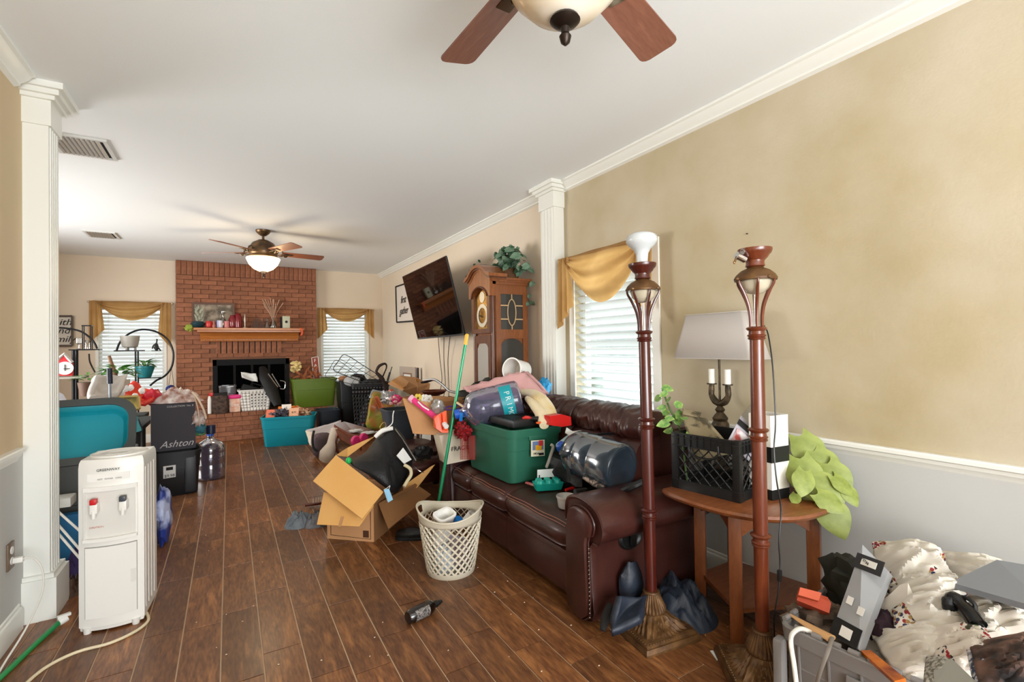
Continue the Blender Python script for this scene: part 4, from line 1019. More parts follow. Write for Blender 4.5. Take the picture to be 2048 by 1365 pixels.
# side panel facing the camera: fretwork window above, arched panel below
ys = Y0+.022
m = M()
for a_, b_, c_, d_ in ((X0+.035, X0+.085, .5, 1.84), (X1-.05, X1, .5, 1.84), (X0+.085, X1-.05, 1.76, 1.84), (X0+.085, X1-.05, 1.37, 1.45), (X0+.085, X1-.05, .5, .56)): m.bx(a_, b_, ys-.008, ys+.01, c_, d_)
g('side_frame', m, CLK, smooth=False)
g('side_glass', M().bx(X0+.085, X1-.05, ys, ys+.004, 1.45, 1.76), SMK, smooth=False)
cx_, cz2 = (X0+X1)/2+.018, 1.60
g('fretwork', M().tube([(cx_+.042*math.cos(t_*PI/12), ys-.004, cz2+.115*math.sin(t_*PI/12)) for t_ in range(24)], .005, 6, closed=True)
  .bx(cx_-.004, cx_+.004, ys-.008, ys, 1.715, 1.76).bx(cx_-.004, cx_+.004, ys-.008, ys, 1.45, 1.49).bx(X0+.085, cx_-.036, ys-.008, ys, 1.655, 1.665).bx(X0+.085, cx_-.036, ys-.008, ys, 1.535, 1.545).bx(cx_+.036, X1-.05, ys-.008, ys, 1.655, 1.665).bx(cx_+.036, X1-.05, ys-.008, ys, 1.535, 1.545), mat('pale_fretwork', '#c9a87c', .5), angle=25)
g('side_panel', M().prism(shaped(X0+.085, X1-.05, .56, 1.37, .06), 'y', ys-.001, ys+.003), SMK, angle=20)
# ivy on the clock
IVY = mat('dusty_ivy_leaf', '#3f6a4e', .55, col2='#8aa08a', vscale=18, contrast=.7)
IVYD = mat('dark_ivy_leaf', '#22402a', .5, col2='#3b5c40', vscale=18)
ip = thing('potted_ivy', 'bushy artificial ivy in a basket on top of the grandfather clock', 'plant', (2.2, 3.74, 1.90))
obj('basket', M().lathe([(.07, 0), (.08, .002), (.1, .08), (.105, .1), (.09, .1), (.07, .02)], n=24), mat('brown_wicker', '#6b4a2e', .8, bump=.8, bscale=80), ip)
la, lb = leaf_mesh('leaf', IVY, .085, .075, .3, .4), leaf_mesh('leaf', IVYD, .075, .05, .3, .3)
r2 = random.Random(11)
for i in range(125):
    a_ = r2.uniform(0, 2*PI); el = r2.uniform(-.15, 1.45); rad = r2.uniform(.10, .19)*(1.05 if el < .8 else .95)
    p = Vector((2.18, 3.72, 2.0))+Vector((math.cos(a_)*math.cos(el)*rad*.75, math.sin(a_)*math.cos(el)*rad*1.25, math.sin(el)*rad*1.15))
    p.x = min(p.x, 2.33); n_ = (p-Vector((2.18, 3.72, 1.95)))
    d_ = Vector((r2.uniform(-1, 1), r2.uniform(-1, 1), r2.uniform(-1, .3)))
    place_leaf(la if i % 3 else lb, ip, p, d_, n_+Vector((-.1, -.1, .05)), r2.uniform(.6, 1.1))
for px, py, X in ((942, 540, 1.98), (933, 552, 1.97), (950, 528, 2.0), (958, 520, 2.05), (1052, 575, 2.3), (1060, 590, 2.32), (1058, 605, 2.32), (1050, 560, 2.3), (1065, 603, 2.32), (1045, 590, 2.3), (1068, 565, 2.33), (1005, 495, 2.1), (1018, 492, 2.2), (1037, 495, 2.25), (1030, 502, 2.2), (990, 505, 2.1)):
    p = at(px, py, x=X); place_leaf(la if px > 1000 else lb, ip, p, (r2.uniform(-1, 1), r2.uniform(-1, 1), -.6), (-.7, -.7, .2), r2.uniform(.5, .8))
obj('vine', M().tube([(2.2, 3.74, 1.99), at(1035, 560, x=2.25), at(1050, 580, x=2.31), at(1060, 608, x=2.32)], .003, 5, smooth=5).tube([(2.2, 3.74, 2.0), at(960, 530, x=2.04), at(935, 550, x=1.98)], .003, 5, smooth=5), mat('vine_stem', '#4f4030', .7), ip, world=True)
# ================================================================== THINGS ON THE SOFA
SEAT = .437
JUGC = thin_glass('clear_lavender_jug_plastic', '#b9b6cf', .03, .12, .2, '#8f8fae')
JUGB = thin_glass('clear_blue_grey_jug_plastic', '#6f8494', .03, .16, .45, '#34424e')
def frame_from(p, q, up=Vector((0, 0, 1))):
    """rotation whose z axis runs from p to q"""
    z = (Vector(q)-Vector(p)).normalized(); x = up.cross(z)
    if x.length < .01: x = Vector((1, 0, 0))
    x.normalize(); y = z.cross(x); return Matrix((x, y, z)).transposed().to_euler()
def jug(label, base, top, material, lab=None, handle=True):
    base, top = Vector(base), Vector(top); t = thing('water_jug', label, 'water jug', base, rot=frame_from(base, top)); s = (top-base).length/.49
    pr = [(.0, .012), (.09, .006), (.118, .0), (.132, .012), (.135, .035), (.135, .15), (.1325, .157), (.1325, .165), (.135, .172), (.135, .26), (.1325, .267), (.1325, .275), (.134, .282), (.13, .34), (.11, .375), (.075, .4), (.042, .418), (.03, .432), (.028, .475), (.03, .48)]
    pr = [(r*s, z*s) for r, z in pr]
    m = M(); m.lathe(pr, n=36, caps=(True, False)); obj('jug_body', m, material, t, angle=60)
    obj('cap', M().lathe([(.031*s, .45*s), (.034*s, .452*s), (.034*s, .487*s), (.03*s, .49*s), (.004, .49*s)], n=24), mat('blue_jug_cap', '#1f55b8', .35), t)
    return t
# ---- green tote with its load
GREEN = mat('forest_green_plastic', '#2a634f', .42, bump=.03, bscale=30, spec=.4)
gt = thing('storage_tote', 'large forest green storage tote overflowing on the sofa seat', 'storage bin', (1.675, 2.86, SEAT), rz=math.radians(90+1))
obj('tote_body', tote_mesh(.66, .40, .345, .88, .05, .004, .014, .05), GREEN, gt, angle=35)
for s_ in (-1, 1): obj('handle_recess', M().box((s_*.325, 0, .285), (.03, .14, .03), bev=.006), GREEN, gt)
lb_ = obj('paper_label', M().box((-.2155, -.186, .235), (.072, .003, .10), rot=(-.07, 0, 0)), mat('pale_yellow_label', '#d9cf9a', .5), gt)
lb_.location = (0, 0, 0)
# the label sits on the near short end (towards the camera)
lb_.matrix_basis = Matrix.Identity(4)
bpy.data.objects.remove(lb_)
pl_ = [at(1062, 882, y=2.505), at(1089, 880, y=2.505), at(1089, 912, y=2.515), at(1062, 914, y=2.515)]
lab = obj('paper_label', M().slab(pl_, .003), mat('printed_label', '#e2dcc2', .5), gt, world=True)
def inset(pl, u0, u1, v0, v1, off=.003):
    a, b, c, d = pl; n = (b-a).cross(d-a).normalized()
    if n.dot(Vector((0, 0, CAMH))-a) < 0: n = -n
    return [a+(b-a)*u+(d-a)*v+n*off for u, v in ((u0, v0), (u1, v0), (u1, v1), (u0, v1))]
for u0, u1, v0, v1, c_ in ((.1, .9, .06, .6, '#6a7fa8'), (.3, .75, .3, .62, '#e2a71c'), (.55, .85, .02, .35, '#c8372f'), (.55, .92, .8, .95, '#202020')):
    obj('label_print', M().slab(inset(pl_, u0, u1, v0, v1, .003+.0004*len(c_)*u0), .0006), mat('print_'+c_[1:], c_, .5), lab, world=True)
lt_ = text(lab, '14Gal', (0, 0, 0), (0, 0, 0), .018, BLACKM)
def text_on(o, pos, right, up, size=None):
    x = Vector(right).normalized(); y = Vector(up); y = (y-x*y.dot(x)).normalized(); z = x.cross(y)
    mm = wm(o.parent).inverted() @ (Matrix.Translation(pos) @ Matrix((x, y, z)).transposed().to_4x4())
    l_, r_, s_ = mm.decompose(); o.location = l_; o.rotation_euler = r_.to_euler()
text_on(lt_, at(1072, 908, y=2.505), (1, 0, 0), (0, 0, 1))
# ---- lavender jug lying on the tote
jb, jt = at(1040, 796, x=1.76), at(940, 822, x=1.44)
j1 = jug('clear lavender tinted water jug with a teal label, lying on the green tote', jb, jb+(jt-jb).normalized()*.47, JUGC)
TEALL = mat('teal_jug_label', '#1c9aa6', .4)
m = M(); K = 10; pts0, pts1 = [], []
for i in range(K+1):
    a_ = -PI*.95+PI*.75*i/K; pts0.append(Vector((.1345*math.cos(a_), .1345*math.sin(a_), .055))); pts1.append(Vector((.1345*math.cos(a_), .1345*math.sin(a_), .135)))
inv_ = wm(j1).inverted(); camd = (inv_ @ Vector((0, 0, CAMH))); ac = math.atan2(camd.y, camd.x)
def jl(a_, z, r=.130): return Vector((r*math.cos(a_), r*math.sin(a_), z))
m = M(); m.grid(lambda u, v: jl(ac+.95-1.9*u, .055+.085*v), 12, 1); jlab = obj('paper_label', m, TEALL, j1)
for i, ch in enumerate('PRIMO'):
    a_ = ac+.42-.26*i*1.15
    c_ = text(jlab, ch, jl(a_, .093, .1325), (0, 0, 0), .052, mat('white_print', '#cfe6e6', .5) if i == 0 else bpy.data.materials['white_print'])
    zz = Vector((math.cos(a_), math.sin(a_), 0)); xx = Vector((math.sin(a_), -math.cos(a_), 0)); yy = zz.cross(xx)
    c_.rotation_euler = Matrix((xx, yy, zz)).transposed().to_euler()
# ---- dark jug lying on the seat
jb, jt = at(1256, 938, z=.585), at(1150, 893, z=.61)
jb = Vector((1.90, 2.0, .59)); jdir = (at(1165, 893, x=1.93)-at(1258, 938, x=1.90)).normalized()
jb = at(1247, 938, x=1.76)
j2 = jug('clear blue grey water jug on its side with its round base facing out', jb+Vector((0, 0, 0)), jb+Vector((-.06, .42, .04)).normalized()*.47, JUGB)
# ---- fabrics and packs piled on the tote
PINK = mat('pale_pink_fabric', '#d9a9a8', .85, bump=.2, bscale=40)
single('pink_blanket', 'folded pale pink blanket draped behind the lavender jug', 'blanket', patch(at(925, 775, x=1.75), at(1050, 745, x=2.0), at(1092, 790, x=1.95), at(960, 800, x=1.6), .05, 3, 18, 14, .03), PINK, at(1010, 775, x=1.8), world=True, solid=.02)
single('pink_towel', 'pink towel bunched at the blanket end by the window column', 'towel', patch(at(1020, 752, x=2.02), at(1052, 742, x=2.05), at(1095, 785, x=2.0), at(1050, 785, x=1.9), .06, 5, 12, 12, .035), PINK, at(1060, 765, x=2.0), world=True, solid=.025)
YEL = mat('butter_yellow_fleece', '#e3c98e', .95, bump=.5, bscale=120, col2='#efe2c2', vscale=8)
yb = M()
path = [at(1045, 785, x=1.82), at(1068, 790, x=1.84), at(1085, 805, x=1.82), at(1097, 822, x=1.80), at(1103, 842, x=1.76)]
yb.tube(path, [.03, .045, .055, .05, .045], 14, smooth=5, flat=.8); 
single('rolled_blanket', 'rolled butter yellow fleece blanket curving down beside the lavender jug', 'blanket', yb, YEL, path[2], world=True)
yb2 = M(); path2 = [p+Vector((-.07, -.02, -.02)) for p in path[1:]]; yb2.tube(path2, [.02, .035, .04, .03], 12, smooth=5)
single('fleece_roll', 'cream inner fleece roll tucked against the butter yellow blanket', 'blanket', yb2, mat('cream_fleece', '#ead9b4', .95, bump=.5, bscale=120), path2[1], world=True)
pb = at(1036, 741, x=2.05)
bk = thing('plastic_pail', 'off-white plastic pail lying on its side in front of the clock', 'pail', pb, rot=frame_from(Vector((0, 0, 0)), Vector((-.9, -.35, .12))))
obj('pail_wall', M().lathe([(.080, 0), (.092, .16), (.098, .16), (.098, .168), (.088, .168), (.076, .01), (.003, .006)], n=30, mx=Matrix.Translation((0, 0, -.08))), WHITE, bk) 
single('blue_plastic_bag', 'crumpled bright blue plastic bag at the sofa back beside the column', 'bag', M().blob(at(1088, 775, x=2.1), (.11, .1, .13), 4, .5, 3), mat('bright_blue_plastic_bag', '#1f86b8', .4, bump=.5, bscale=30), at(1088, 785, x=2.1), world=True)
single('brown_cushion', 'dark brown cushion standing behind the butter yellow blanket', 'cushion', M().blob(at(1065, 815, x=2.0), (.14, .34, .22), 2, .1, 2, power=.7), mat('brown_suede', '#5c3324', .8), at(1065, 825, x=2.0), world=True)
# black case under the jug, red power tool, odds and ends
cs = at(1010, 850, x=1.66)
bc = thing('tool_case', 'black ribbed plastic tool case lying under the lavender jug', 'case', (1.66, 2.78, .79), rz=1.6)
obj('case_body', M().box((0, 0, .022), (.44, .30, .045), bev=.008), BLACK, bc)
for i in range(7): obj('case_rib', M().box((-.12+i*.03-.05, -.0, .047), (.008, .26, .006)), BLACK, bc)
RED = mat('bright_red_plastic', '#c9201c', .35, spec=.6)
rt = thing('battery_tool', 'red and black cordless tool resting on the green tote corner', 'tool', at(1085, 846, y=2.50))
obj('tool_head', M().slab([at(x, y, y=2.44) for x, y in ((1094, 832), (1117, 828), (1136, 833), (1137, 850), (1118, 853), (1096, 850))], .06), RED, rt, world=True, smooth=False)
obj('tool_grip', M().tube([at(1100, 842, y=2.5), at(1080, 838, y=2.52), at(1064, 838, y=2.55)], [.018, .016, .013], 10, smooth=3), BLACK, rt, world=True)
obj('trigger', M().box(tuple(at(1078, 846, y=2.48)), (.035, .02, .012), bev=.003), mat('orange_trigger', '#d8571c', .4), rt, world=True)
obj('tool_tail', M().tube([at(1040, 842, y=2.62), at(1052, 836, y=2.6), at(1064, 839, y=2.58)], [.006, .014, .012], 8, smooth=3), RED, rt, world=True)
single('socket_bit', 'ribbed grey metal socket standing behind the red tool', 'tool', M().cyl(at(1107, 834, y=2.58), at(1105, 820, y=2.60), .022, n=18), mat('grey_ribbed_metal', '#7b776c', .4, .6), at(1107, 838, y=2.58), world=True)
# red net and blue clip at the tote's far left
REDN = mat('red_glitter_net', '#b3121c', .6, bump=.9, bscale=130, col2='#5c0810', vscale=60, contrast=.3)
nt_ = thing('mesh_produce_bag', 'crumpled red net bag hanging over the left end of the green tote', 'bag', at(925, 870, x=1.42))
obj('net_bunch', M().blob(at(925, 862, x=1.42), (.10, .17, .12), 7, .6, 3.5, 26, 16), REDN, nt_, world=True)
def netf(u, v):
    p = at(920+30*u, 872+48*v, x=1.415-.02*math.sin(u*9)*(1-v*.3)); return p
mm_ = M(); ring_holes(mm_, netf, 16, 22, .72, .72); obj('net_tail', mm_, mat('red_net', '#a82428', .6), nt_, world=True, solid=.0015)
single('blue_clip', 'royal blue and cyan plastic clip beside the jug cap', 'clip', M().box(tuple(at(925, 828, x=1.40)), (.03, .07, .045), rot=(0, .3, .2), bev=.008).box(tuple(at(922, 834, x=1.37)), (.02, .02, .06), rot=(.2, 0, 0), bev=.004), mat('royal_blue_plastic', '#1272c4', .35), at(925, 835, x=1.40), world=True)
# ---- bag, straps and papers between tote and dark jug
BAGB = mat('black_nylon', '#0e0e10', .55, bump=.3, bscale=70)
bb_ = thing('duffel_bag', 'black nylon bag with loose straps wedged between green tote and dark jug', 'bag', (1.83, 2.3, SEAT))
obj('bag_body', M().blob((1.86, 2.36, SEAT+.11), (.30, .34, .24), 3, .35, 2.5, 24, 14, power=.8), BAGB, bb_, world=True)
obj('strap', M().tube([at(1125, 915, y=2.15), at(1150, 895, y=2.1), at(1185, 872, y=2.08), at(1225, 868, y=2.1)], .017, 8, smooth=6, flat=.3), BAGB, bb_, world=True)
obj('strap', M().tube([at(1128, 905, y=2.14), at(1136, 940, y=2.12), at(1138, 962, y=2.12)], .014, 8, smooth=5, flat=.4), BAGB, bb_, world=True)
obj('buckle', M().box(tuple(at(1127, 908, y=2.12)), (.05, .02, .03), rot=(0, .5, 0), bev=.005), BLACK, bb_, world=True)
obj('grey_strap', M().tube([at(1093, 935, y=2.35), at(1100, 915, y=2.32), at(1106, 895, y=2.3), at(1102, 890, y=2.3)], .009, 6, smooth=5), mat('grey_webbing', '#8f8a80', .8), bb_, world=True)
pv = thing('paper_booklets', 'white and pale blue papers tucked behind the black bag', 'papers', at(1140, 890, y=2.4))
WPAP = mat('white_paper', '#dcdedb', .7); BPAP = mat('pale_blue_paper', '#9fc3cc', .6)
obj('white_sheet', M().slab([at(1133, 856, y=2.32), at(1168, 878, y=2.24), at(1162, 886, y=2.22), at(1130, 866, y=2.3)], .004), WPAP, pv, world=True)
obj('blue_roll', M().cyl(at(1118, 893, y=2.3), at(1140, 876, y=2.36), .022, n=16), BPAP, pv, world=True)
obj('white_sheet', M().slab([at(1140, 864, y=2.4), at(1196, 858, y=2.4), at(1170, 872, y=2.3), at(1148, 872, y=2.3)], .004), WPAP, pv, world=True)
text_on(text(pv, 'A', (0, 0, 0), (0, 0, 0), .03, BLACKM), at(1152, 873, y=2.24)+Vector((0, -.004, .004)), at(1168, 878, y=2.24)-at(1133, 856, y=2.32), (0, -.2, 1))
# ---- small things on the near seat
EGG = mat('turquoise_plastic', '#16a090', .4)
eb = Vector(at(1096, 978, z=SEAT+.005)); eg = thing('egg_tray', 'turquoise moulded tray with a white card on the sofa seat', 'tray', eb, rz=-.35)
m = M(); m.loft([rrect(.155, .075, .012, 0, 2), rrect(.175, .095, .014, .035, 2), rrect(.18, .1, .014, .04, 2), rrect(.165, .085, .01, .042, 2)])
obj('tray_body', m, EGG, eg)
for i in range(3):
    for k_ in (-1, 1): obj('cup', M().lathe([(.024, .04), (.019, .058), (.010, .062), (.002, .062)], n=14, o=((i-1)*.052, k_*.021, 0)), EGG, eg)
obj('card', M().box((.0, .03, .085), (.115, .002, .05), rot=(.12, 0, 0)), WPAP, eg)
obj('pencil_mark', M().box((-.045, .026, .067), (.006, .004, .02)), BLACKM, eg)
single('scissor_handles', 'red and grey tool handle poking out beside the turquoise tray', 'tool', M().tube([at(1053, 966, z=SEAT+.02), at(1066, 970, z=SEAT+.02), at(1082, 975, z=SEAT+.02)], [.012, .014, .012], 8, smooth=4, flat=.6), mat('red_grey_handle', '#b0383a', .4, col2='#9a928c', vscale=9), at(1066, 974, z=SEAT), world=True)
tubp = at(1139, 1016, z=.44); tub = thing('plastic_tub', 'small clear plastic food tub near the sofa arm', 'container', (tubp.x, tubp.y+.03, .434))
TUBM = mat('translucent_food_plastic', '#c2bfba', .25, alpha=.75, coat=.3)
obj('tub_wall', M().lathe([(.0, .001), (.040, 0), (.043, .004), (.048, .05), (.052, .053), (.053, .062), (.051, .064), (.050, .056), (.046, .052), (.041, .006), (.001, .004)], n=32), TUBM, tub)
single('red_stick', 'short bright red plastic stick on the sofa seat behind the tub', 'stick', M().tube([at(1131, 981, z=SEAT+.015), at(1176, 967, z=SEAT+.03)], .009, 8), RED, at(1150, 978, z=SEAT), world=True)
tr = thing('torch', 'black cylindrical torch with silver tape on the sofa seat by the tub', 'torch', at(1180, 985, z=SEAT))
obj('barrel', M().cyl(at(1168, 984, z=SEAT+.022), at(1215, 976, z=SEAT+.022), .019, n=16), BLACK, tr, world=True)
obj('silver_tape', M().cyl(at(1150, 986, z=SEAT+.022), at(1172, 983, z=SEAT+.022), .021, n=16), STEEL, tr, world=True)
hs_ = thing('umbrella', 'black umbrella with curved hook handle and patterned cloth on the sofa arm', 'umbrella', at(1230, 985, z=.6))
obj('hook_handle', M().tube([at(1208, 975, y=1.88), at(1225, 992, y=1.80), at(1245, 999, y=1.76), at(1262, 998, y=1.75), at(1268, 990, y=1.76), at(1261, 985, y=1.79), at(1250, 988, y=1.81)], .011, 10, smooth=6), BLACK, hs_, world=True)
obj('furled_cloth', M().tube([at(1168, 955, y=2.0), at(1190, 968, y=1.93), at(1208, 978, y=1.87)], [.012, .018, .013], 10, smooth=4), mat('patterned_umbrella_cloth', '#1d1a18', .6, col2='#8d7a6c', vscale=60, contrast=.2), hs_, world=True)
obj('shaft', M().tube([at(1225, 993, y=1.83), at(1262, 975, y=1.72), at(1290, 962, y=1.70)], [.012, .018, .016], 8, smooth=4), BAGB, hs_, world=True)

# ---- open carton, toys and boxes on the far end of the sofa
CARD = mat('kraft_cardboard', '#b98a5c', .85, bump=.08, bscale=40, col2='#c49468', vscale=3)
CARDL = mat('light_kraft_cardboard', '#d9a45e', .85, bump=.08, bscale=40, col2='#e0ae6a', vscale=3)
CARDD = mat('dark_kraft_cardboard', '#8a5f38', .9)  # darkest kraft tone, on box bottoms, right-hand sides and whole spare cartons
PAPW = mat('white_card_box', '#cfc3ae', .8)
wb = thing('carton', 'white printed carton standing on the sofa between tote and brown flap', 'box', at(905, 925, y=3.1))
q0, q1, q2, q3 = at(873, 885, y=3.3), at(932, 852, y=3.22), at(945, 905, y=3.22), at(900, 930, y=3.3)
obj('box_body', M().slab([at(872, 868, y=3.32), at(950, 858, y=3.30), at(950, 912, y=3.30), at(886, 925, y=3.32)], .16), PAPW, wb, world=True, smooth=False)
text_on(text(wb, 'FRAGILE', (0, 0, 0), (0, 0, 0), .045, BLACKM), at(914, 893, y=3.31)+Vector((0, -.085, 0)), (1, 0, 0), (0, 0, 1))
fl = thing('cardboard_box', 'tan open cardboard carton flap facing out behind the green broom', 'box', at(860, 890, y=3.5))
fp0 = [at(805, 797, y=3.5), at(862, 806, y=3.46), at(893, 872, y=3.3), at(826, 868, y=3.4)]
obj('front_flap', M().slab(fp0, .006), CARD, fl, world=True, smooth=False)
obj('box_side', M().slab([at(862, 806, y=3.47), at(928, 800, y=3.56), at(935, 850, y=3.56), at(893, 872, y=3.34)], .006), CARDD, fl, world=True, smooth=False)
obj('back_flap', M().slab([at(845, 792, y=3.75), at(930, 795, y=3.75), at(935, 850, y=3.7), at(850, 850, y=3.7)], .006), CARD, fl, world=True, smooth=False)
HPK = mat('hot_pink_plastic', '#e0387c', .35)
bw = thing('bubble_wand', 'hot pink bubble tube lying diagonally on the cardboard flap', 'toy', at(850, 820, y=3.4))
obj('tube_body', M().cyl(at(826, 800, y=3.42), at(872, 836, y=3.3), .022, n=16), HPK, bw, world=True)
obj('tube_cap', M().cyl(at(820, 795, y=3.44), at(828, 802, y=3.42), .026, n=16), mat('pale_pink_cap', '#e7b2c4', .4), bw, world=True)
obj('white_swirl', M().tube([at(836, 804, y=3.36), at(846, 814, y=3.33), at(858, 821, y=3.31)], .006, 6), WHITE, bw, world=True)
ORG = mat('orange_plastic', '#f0561c', .35, spec=.6)
orp = thing('garden_reel', 'bright orange plastic reel holder lying beside the pink tube', 'toy', at(880, 850, y=3.2))
obj('reel_body', M().slab([at(868, 834, y=3.22), at(890, 822, y=3.22), at(896, 866, y=3.18), at(882, 866, y=3.2), at(868, 855, y=3.22)], .06), ORG, orp, world=True, smooth=False)
obj('reel_arm', M().slab([at(884, 826, y=3.17), at(892, 822, y=3.17), at(894, 862, y=3.15), at(886, 860, y=3.15)], .02).slab([at(868, 838, y=3.18), at(876, 830, y=3.18), at(884, 866, y=3.16), at(872, 858, y=3.17)], .02), ORG, orp, world=True, smooth=False)
obj('white_spool', M().cyl(at(888, 848, y=3.16), at(893, 854, y=3.12), .018, n=14), WHITE, orp, world=True)
fw = thing('daisy_garland', 'white and yellow plastic daisies on the carton edge above the pink tube', 'flowers', at(845, 800, y=3.6))
for px, py, c_ in ((836, 797, '#ddc24a'), (849, 798, '#e6e2d8'), (857, 799, '#e6e2d8')):
    for k_ in range(6): obj('petal', M().blob(at(px, py, y=3.55)+Vector((.022*math.cos(k_), 0, .022*math.sin(k_))), (.03, .012, .03), amp=0, nu=8, nv=6), mat('petal_'+c_[1:], c_, .6) if k_ == 0 and 'petal_'+c_[1:] not in bpy.data.materials else bpy.data.materials['petal_'+c_[1:]], fw, world=True)
single('clear_bag_of_parts', 'crumpled clear plastic wrap between pink tube and orange reel', 'bag', M().blob(at(876, 818, y=3.35), (.10, .08, .14), 12, .5, 3), thin_glass('clear_bag', '#d9d9d4', .2, .15, .25), at(876, 830, y=3.35), world=True)
single('wooden_dowel', 'pale wooden dowel end lying behind the green broom handle', 'stick', M().cyl(at(914, 806, y=3.1), at(933, 818, y=3.0), .009, n=10), mat('pale_wood', '#cdb38c', .6), at(925, 815, y=3.05), world=True)
single('purple_hoop', 'thin purple hoop lying across the carton behind the broom', 'hoop', M().tube([at(893, 815, y=3.3), at(912, 812, y=3.3), at(935, 809, y=3.3), at(938, 815, y=3.28), at(915, 818, y=3.26), at(895, 820, y=3.28)], .005, 8, closed=True, smooth=5), mat('purple_plastic', '#5d2f96', .4), at(915, 816, y=3.3), world=True)
single('black_jacket', 'black jacket heaped over the sofa back at the clock foot', 'jacket', patch(at(895, 800, x=1.7), at(985, 752, x=2.0), at(1000, 800, x=1.8), at(935, 822, x=1.55), .06, 8, 14, 12, .05), BAGB, at(950, 790, x=1.8), world=True, solid=.03)

# ---- broom
bm_ = thing('broom_handle', 'green metal broom handle with yellow tip leaning against the sofa', 'broom', at(869, 1055, z=.04))
b0_ = at(869, 1055, z=.05); b1_ = at(930.5, 690, x=1.46); b2_ = b0_+(b1_-b0_)*1.055
obj('handle', M().cyl(b0_, b1_, .0115, n=16), mat('green_enamel', '#0f8a5a', .25, .3, coat=.5), bm_, world=True)
obj('yellow_grip', M().cyl(b1_, b2_, .0135, n=16).blob(b2_, (.027, .027, .02), amp=0, nu=12, nv=8), mat('yellow_grip', '#e8b43a', .4), bm_, world=True)

# ---- diamond cut laundry basket
BASK = mat('beige_basket_plastic', '#c6bda9', .45)
kb = Vector((1.107, 2.60, 0)); bs = thing('laundry_basket', 'tall beige plastic basket with diamond cutouts in front of the sofa', 'basket', kb)
RB, RT, BH = .138, .186, .365
def bwall(u, v):
    a_ = 2*PI*u; z = .03+v*.272; r = RB+(RT-RB)*z/BH; return Vector((r*math.cos(a_), r*math.sin(a_), z))
m = M()
for k_ in range(24):
    for s_ in (-1, 1): m.tube([bwall(k_/24+s_*.25*t/9, t/9) for t in range(10)], .0022, 6, flat=2.7)
obj('lattice_wall', m, BASK, bs, angle=50)
def topz(a_): return BH-.03+.05*abs(math.cos(a_+.536))**2.5
hol = lambda u, v: None
m = M(); n = 72
def rimp(a_, v):
    z = .30+(topz(a_)-.30)*v; r = RB+(RT-RB)*z/BH+.004*v; return Vector((r*math.cos(a_), r*math.sin(a_), z))
for i in range(n):
    a0_, a1_ = 2*PI*i/n, 2*PI*(i+1)/n; am = (a0_+a1_)/2
    for v0, v1 in ((0, .3), (.3, .8), (.8, 1)):
        if v0 == .3 and abs(math.cos(am+.536)) > .93: continue
        m.f([m.v(rimp(a0_, v0)), m.v(rimp(a1_, v0)), m.v(rimp(a1_, v1)), m.v(rimp(a0_, v1))])
bmesh.ops.remove_doubles(m.b, verts=m.b.verts, dist=1e-5)
obj('rim_band', m, BASK, bs, solid=.004)
obj('rim_lip', M().tube([rimp(2*PI*i/n, 1)*1.0 for i in range(n)], .0055, 6, closed=True), BASK, bs)
obj('basket_base', M().lathe([(.001, 0), (RB-.004, 0), (RB, .004), (RB+.004, .032), (RB+.001, .032), (RB-.005, .008), (.001, .006)], n=48), BASK, bs)
wc = thing('plastic_pitcher', 'white plastic container leaning inside the beige basket', 'container', kb+Vector((-.06, .01, .18)), rot=(.35, -.1, .3))
obj('container_wall', M().loft([rrect(.09, .06, .02, 0), rrect(.12, .085, .03, .17), rrect(.13, .095, .032, .175), rrect(.13, .095, .032, .185), rrect(.105, .07, .024, .185), rrect(.08, .05, .018, .02)]), WHITE, wc)
single('blue_bottle', 'bright blue plastic bottle end inside the beige basket', 'bottle', M().cyl((0, 0, 0), (0, 0, .05), .026, n=20), mat('bright_blue_plastic', '#1470c8', .4), kb+Vector((.01, -.045, .27)), rot=(.5, .4, 0))
cn = thing('drink_can', 'silver drink can lying in the beige basket', 'can', kb+Vector((.075, -.04, .26)), rot=(.4, .6, .2))
obj('can_body', M().lathe([(.001, 0), (.026, .001), (.033, .012), (.033, .08), (.028, .09), (.027, .092), (.001, .088)], n=24), STEEL, cn)
obj('can_print', M().cyl((0, 0, .02), (0, 0, .07), .0335, n=24), WHITE, cn)
for i, (dx, dy, z, c_) in enumerate(((-.02, .05, .09, '#d8d6d0'), (.05, .03, .1, '#c9c0d8'), (-.05, -.03, .08, '#cfd8e0'), (.03, -.05, .12, '#8a7a78'))):
    single('crumpled_wrapper', ['white crumpled wrapper seen low inside the beige basket', 'lilac crumpled wrapper seen inside the beige basket', 'pale blue crumpled wrapper at the bottom of the beige basket', 'brownish crumpled wrapper inside the beige basket'][i], 'wrapper', M().blob((0, 0, 0), (.12, .12, .14), i+20, .6, 3), mat('wrapper_'+c_[1:], c_, .5), kb+Vector((dx, dy, z)))

# ---- tipped open carton with the black bag
ang = math.atan2(-.234, .255)
C1 = Vector((.573, 3.48, 0)); C2 = Vector((.828, 3.246, 0)); ex = (C2-C1).normalized(); ey = Vector((-ex.y, ex.x, 0)); BL, BD, BHT = (C2-C1).length, .46, .28
cbx = thing('cardboard_box', 'open brown cardboard carton on the floor with splayed flaps and a black bag', 'box', (C1+C2)/2)
def cb(u, v, z): return C1+ex*u+ey*v+Vector((0, 0, z))
th2 = .005
obj('front_panel', M().slab([cb(0, 0, 0), cb(BL, 0, 0), cb(BL, 0, BHT), cb(0, 0, BHT)], th2), CARD, cbx, world=True, smooth=False)
obj('side_panel', M().slab([cb(BL, 0, 0), cb(BL, BD, 0), cb(BL, BD, BHT), cb(BL, 0, BHT)], th2), CARDD, cbx, world=True, smooth=False)
obj('side_panel', M().slab([cb(0, 0, 0), cb(0, BD, 0), cb(0, BD, BHT), cb(0, 0, BHT)], th2), CARD, cbx, world=True, smooth=False)
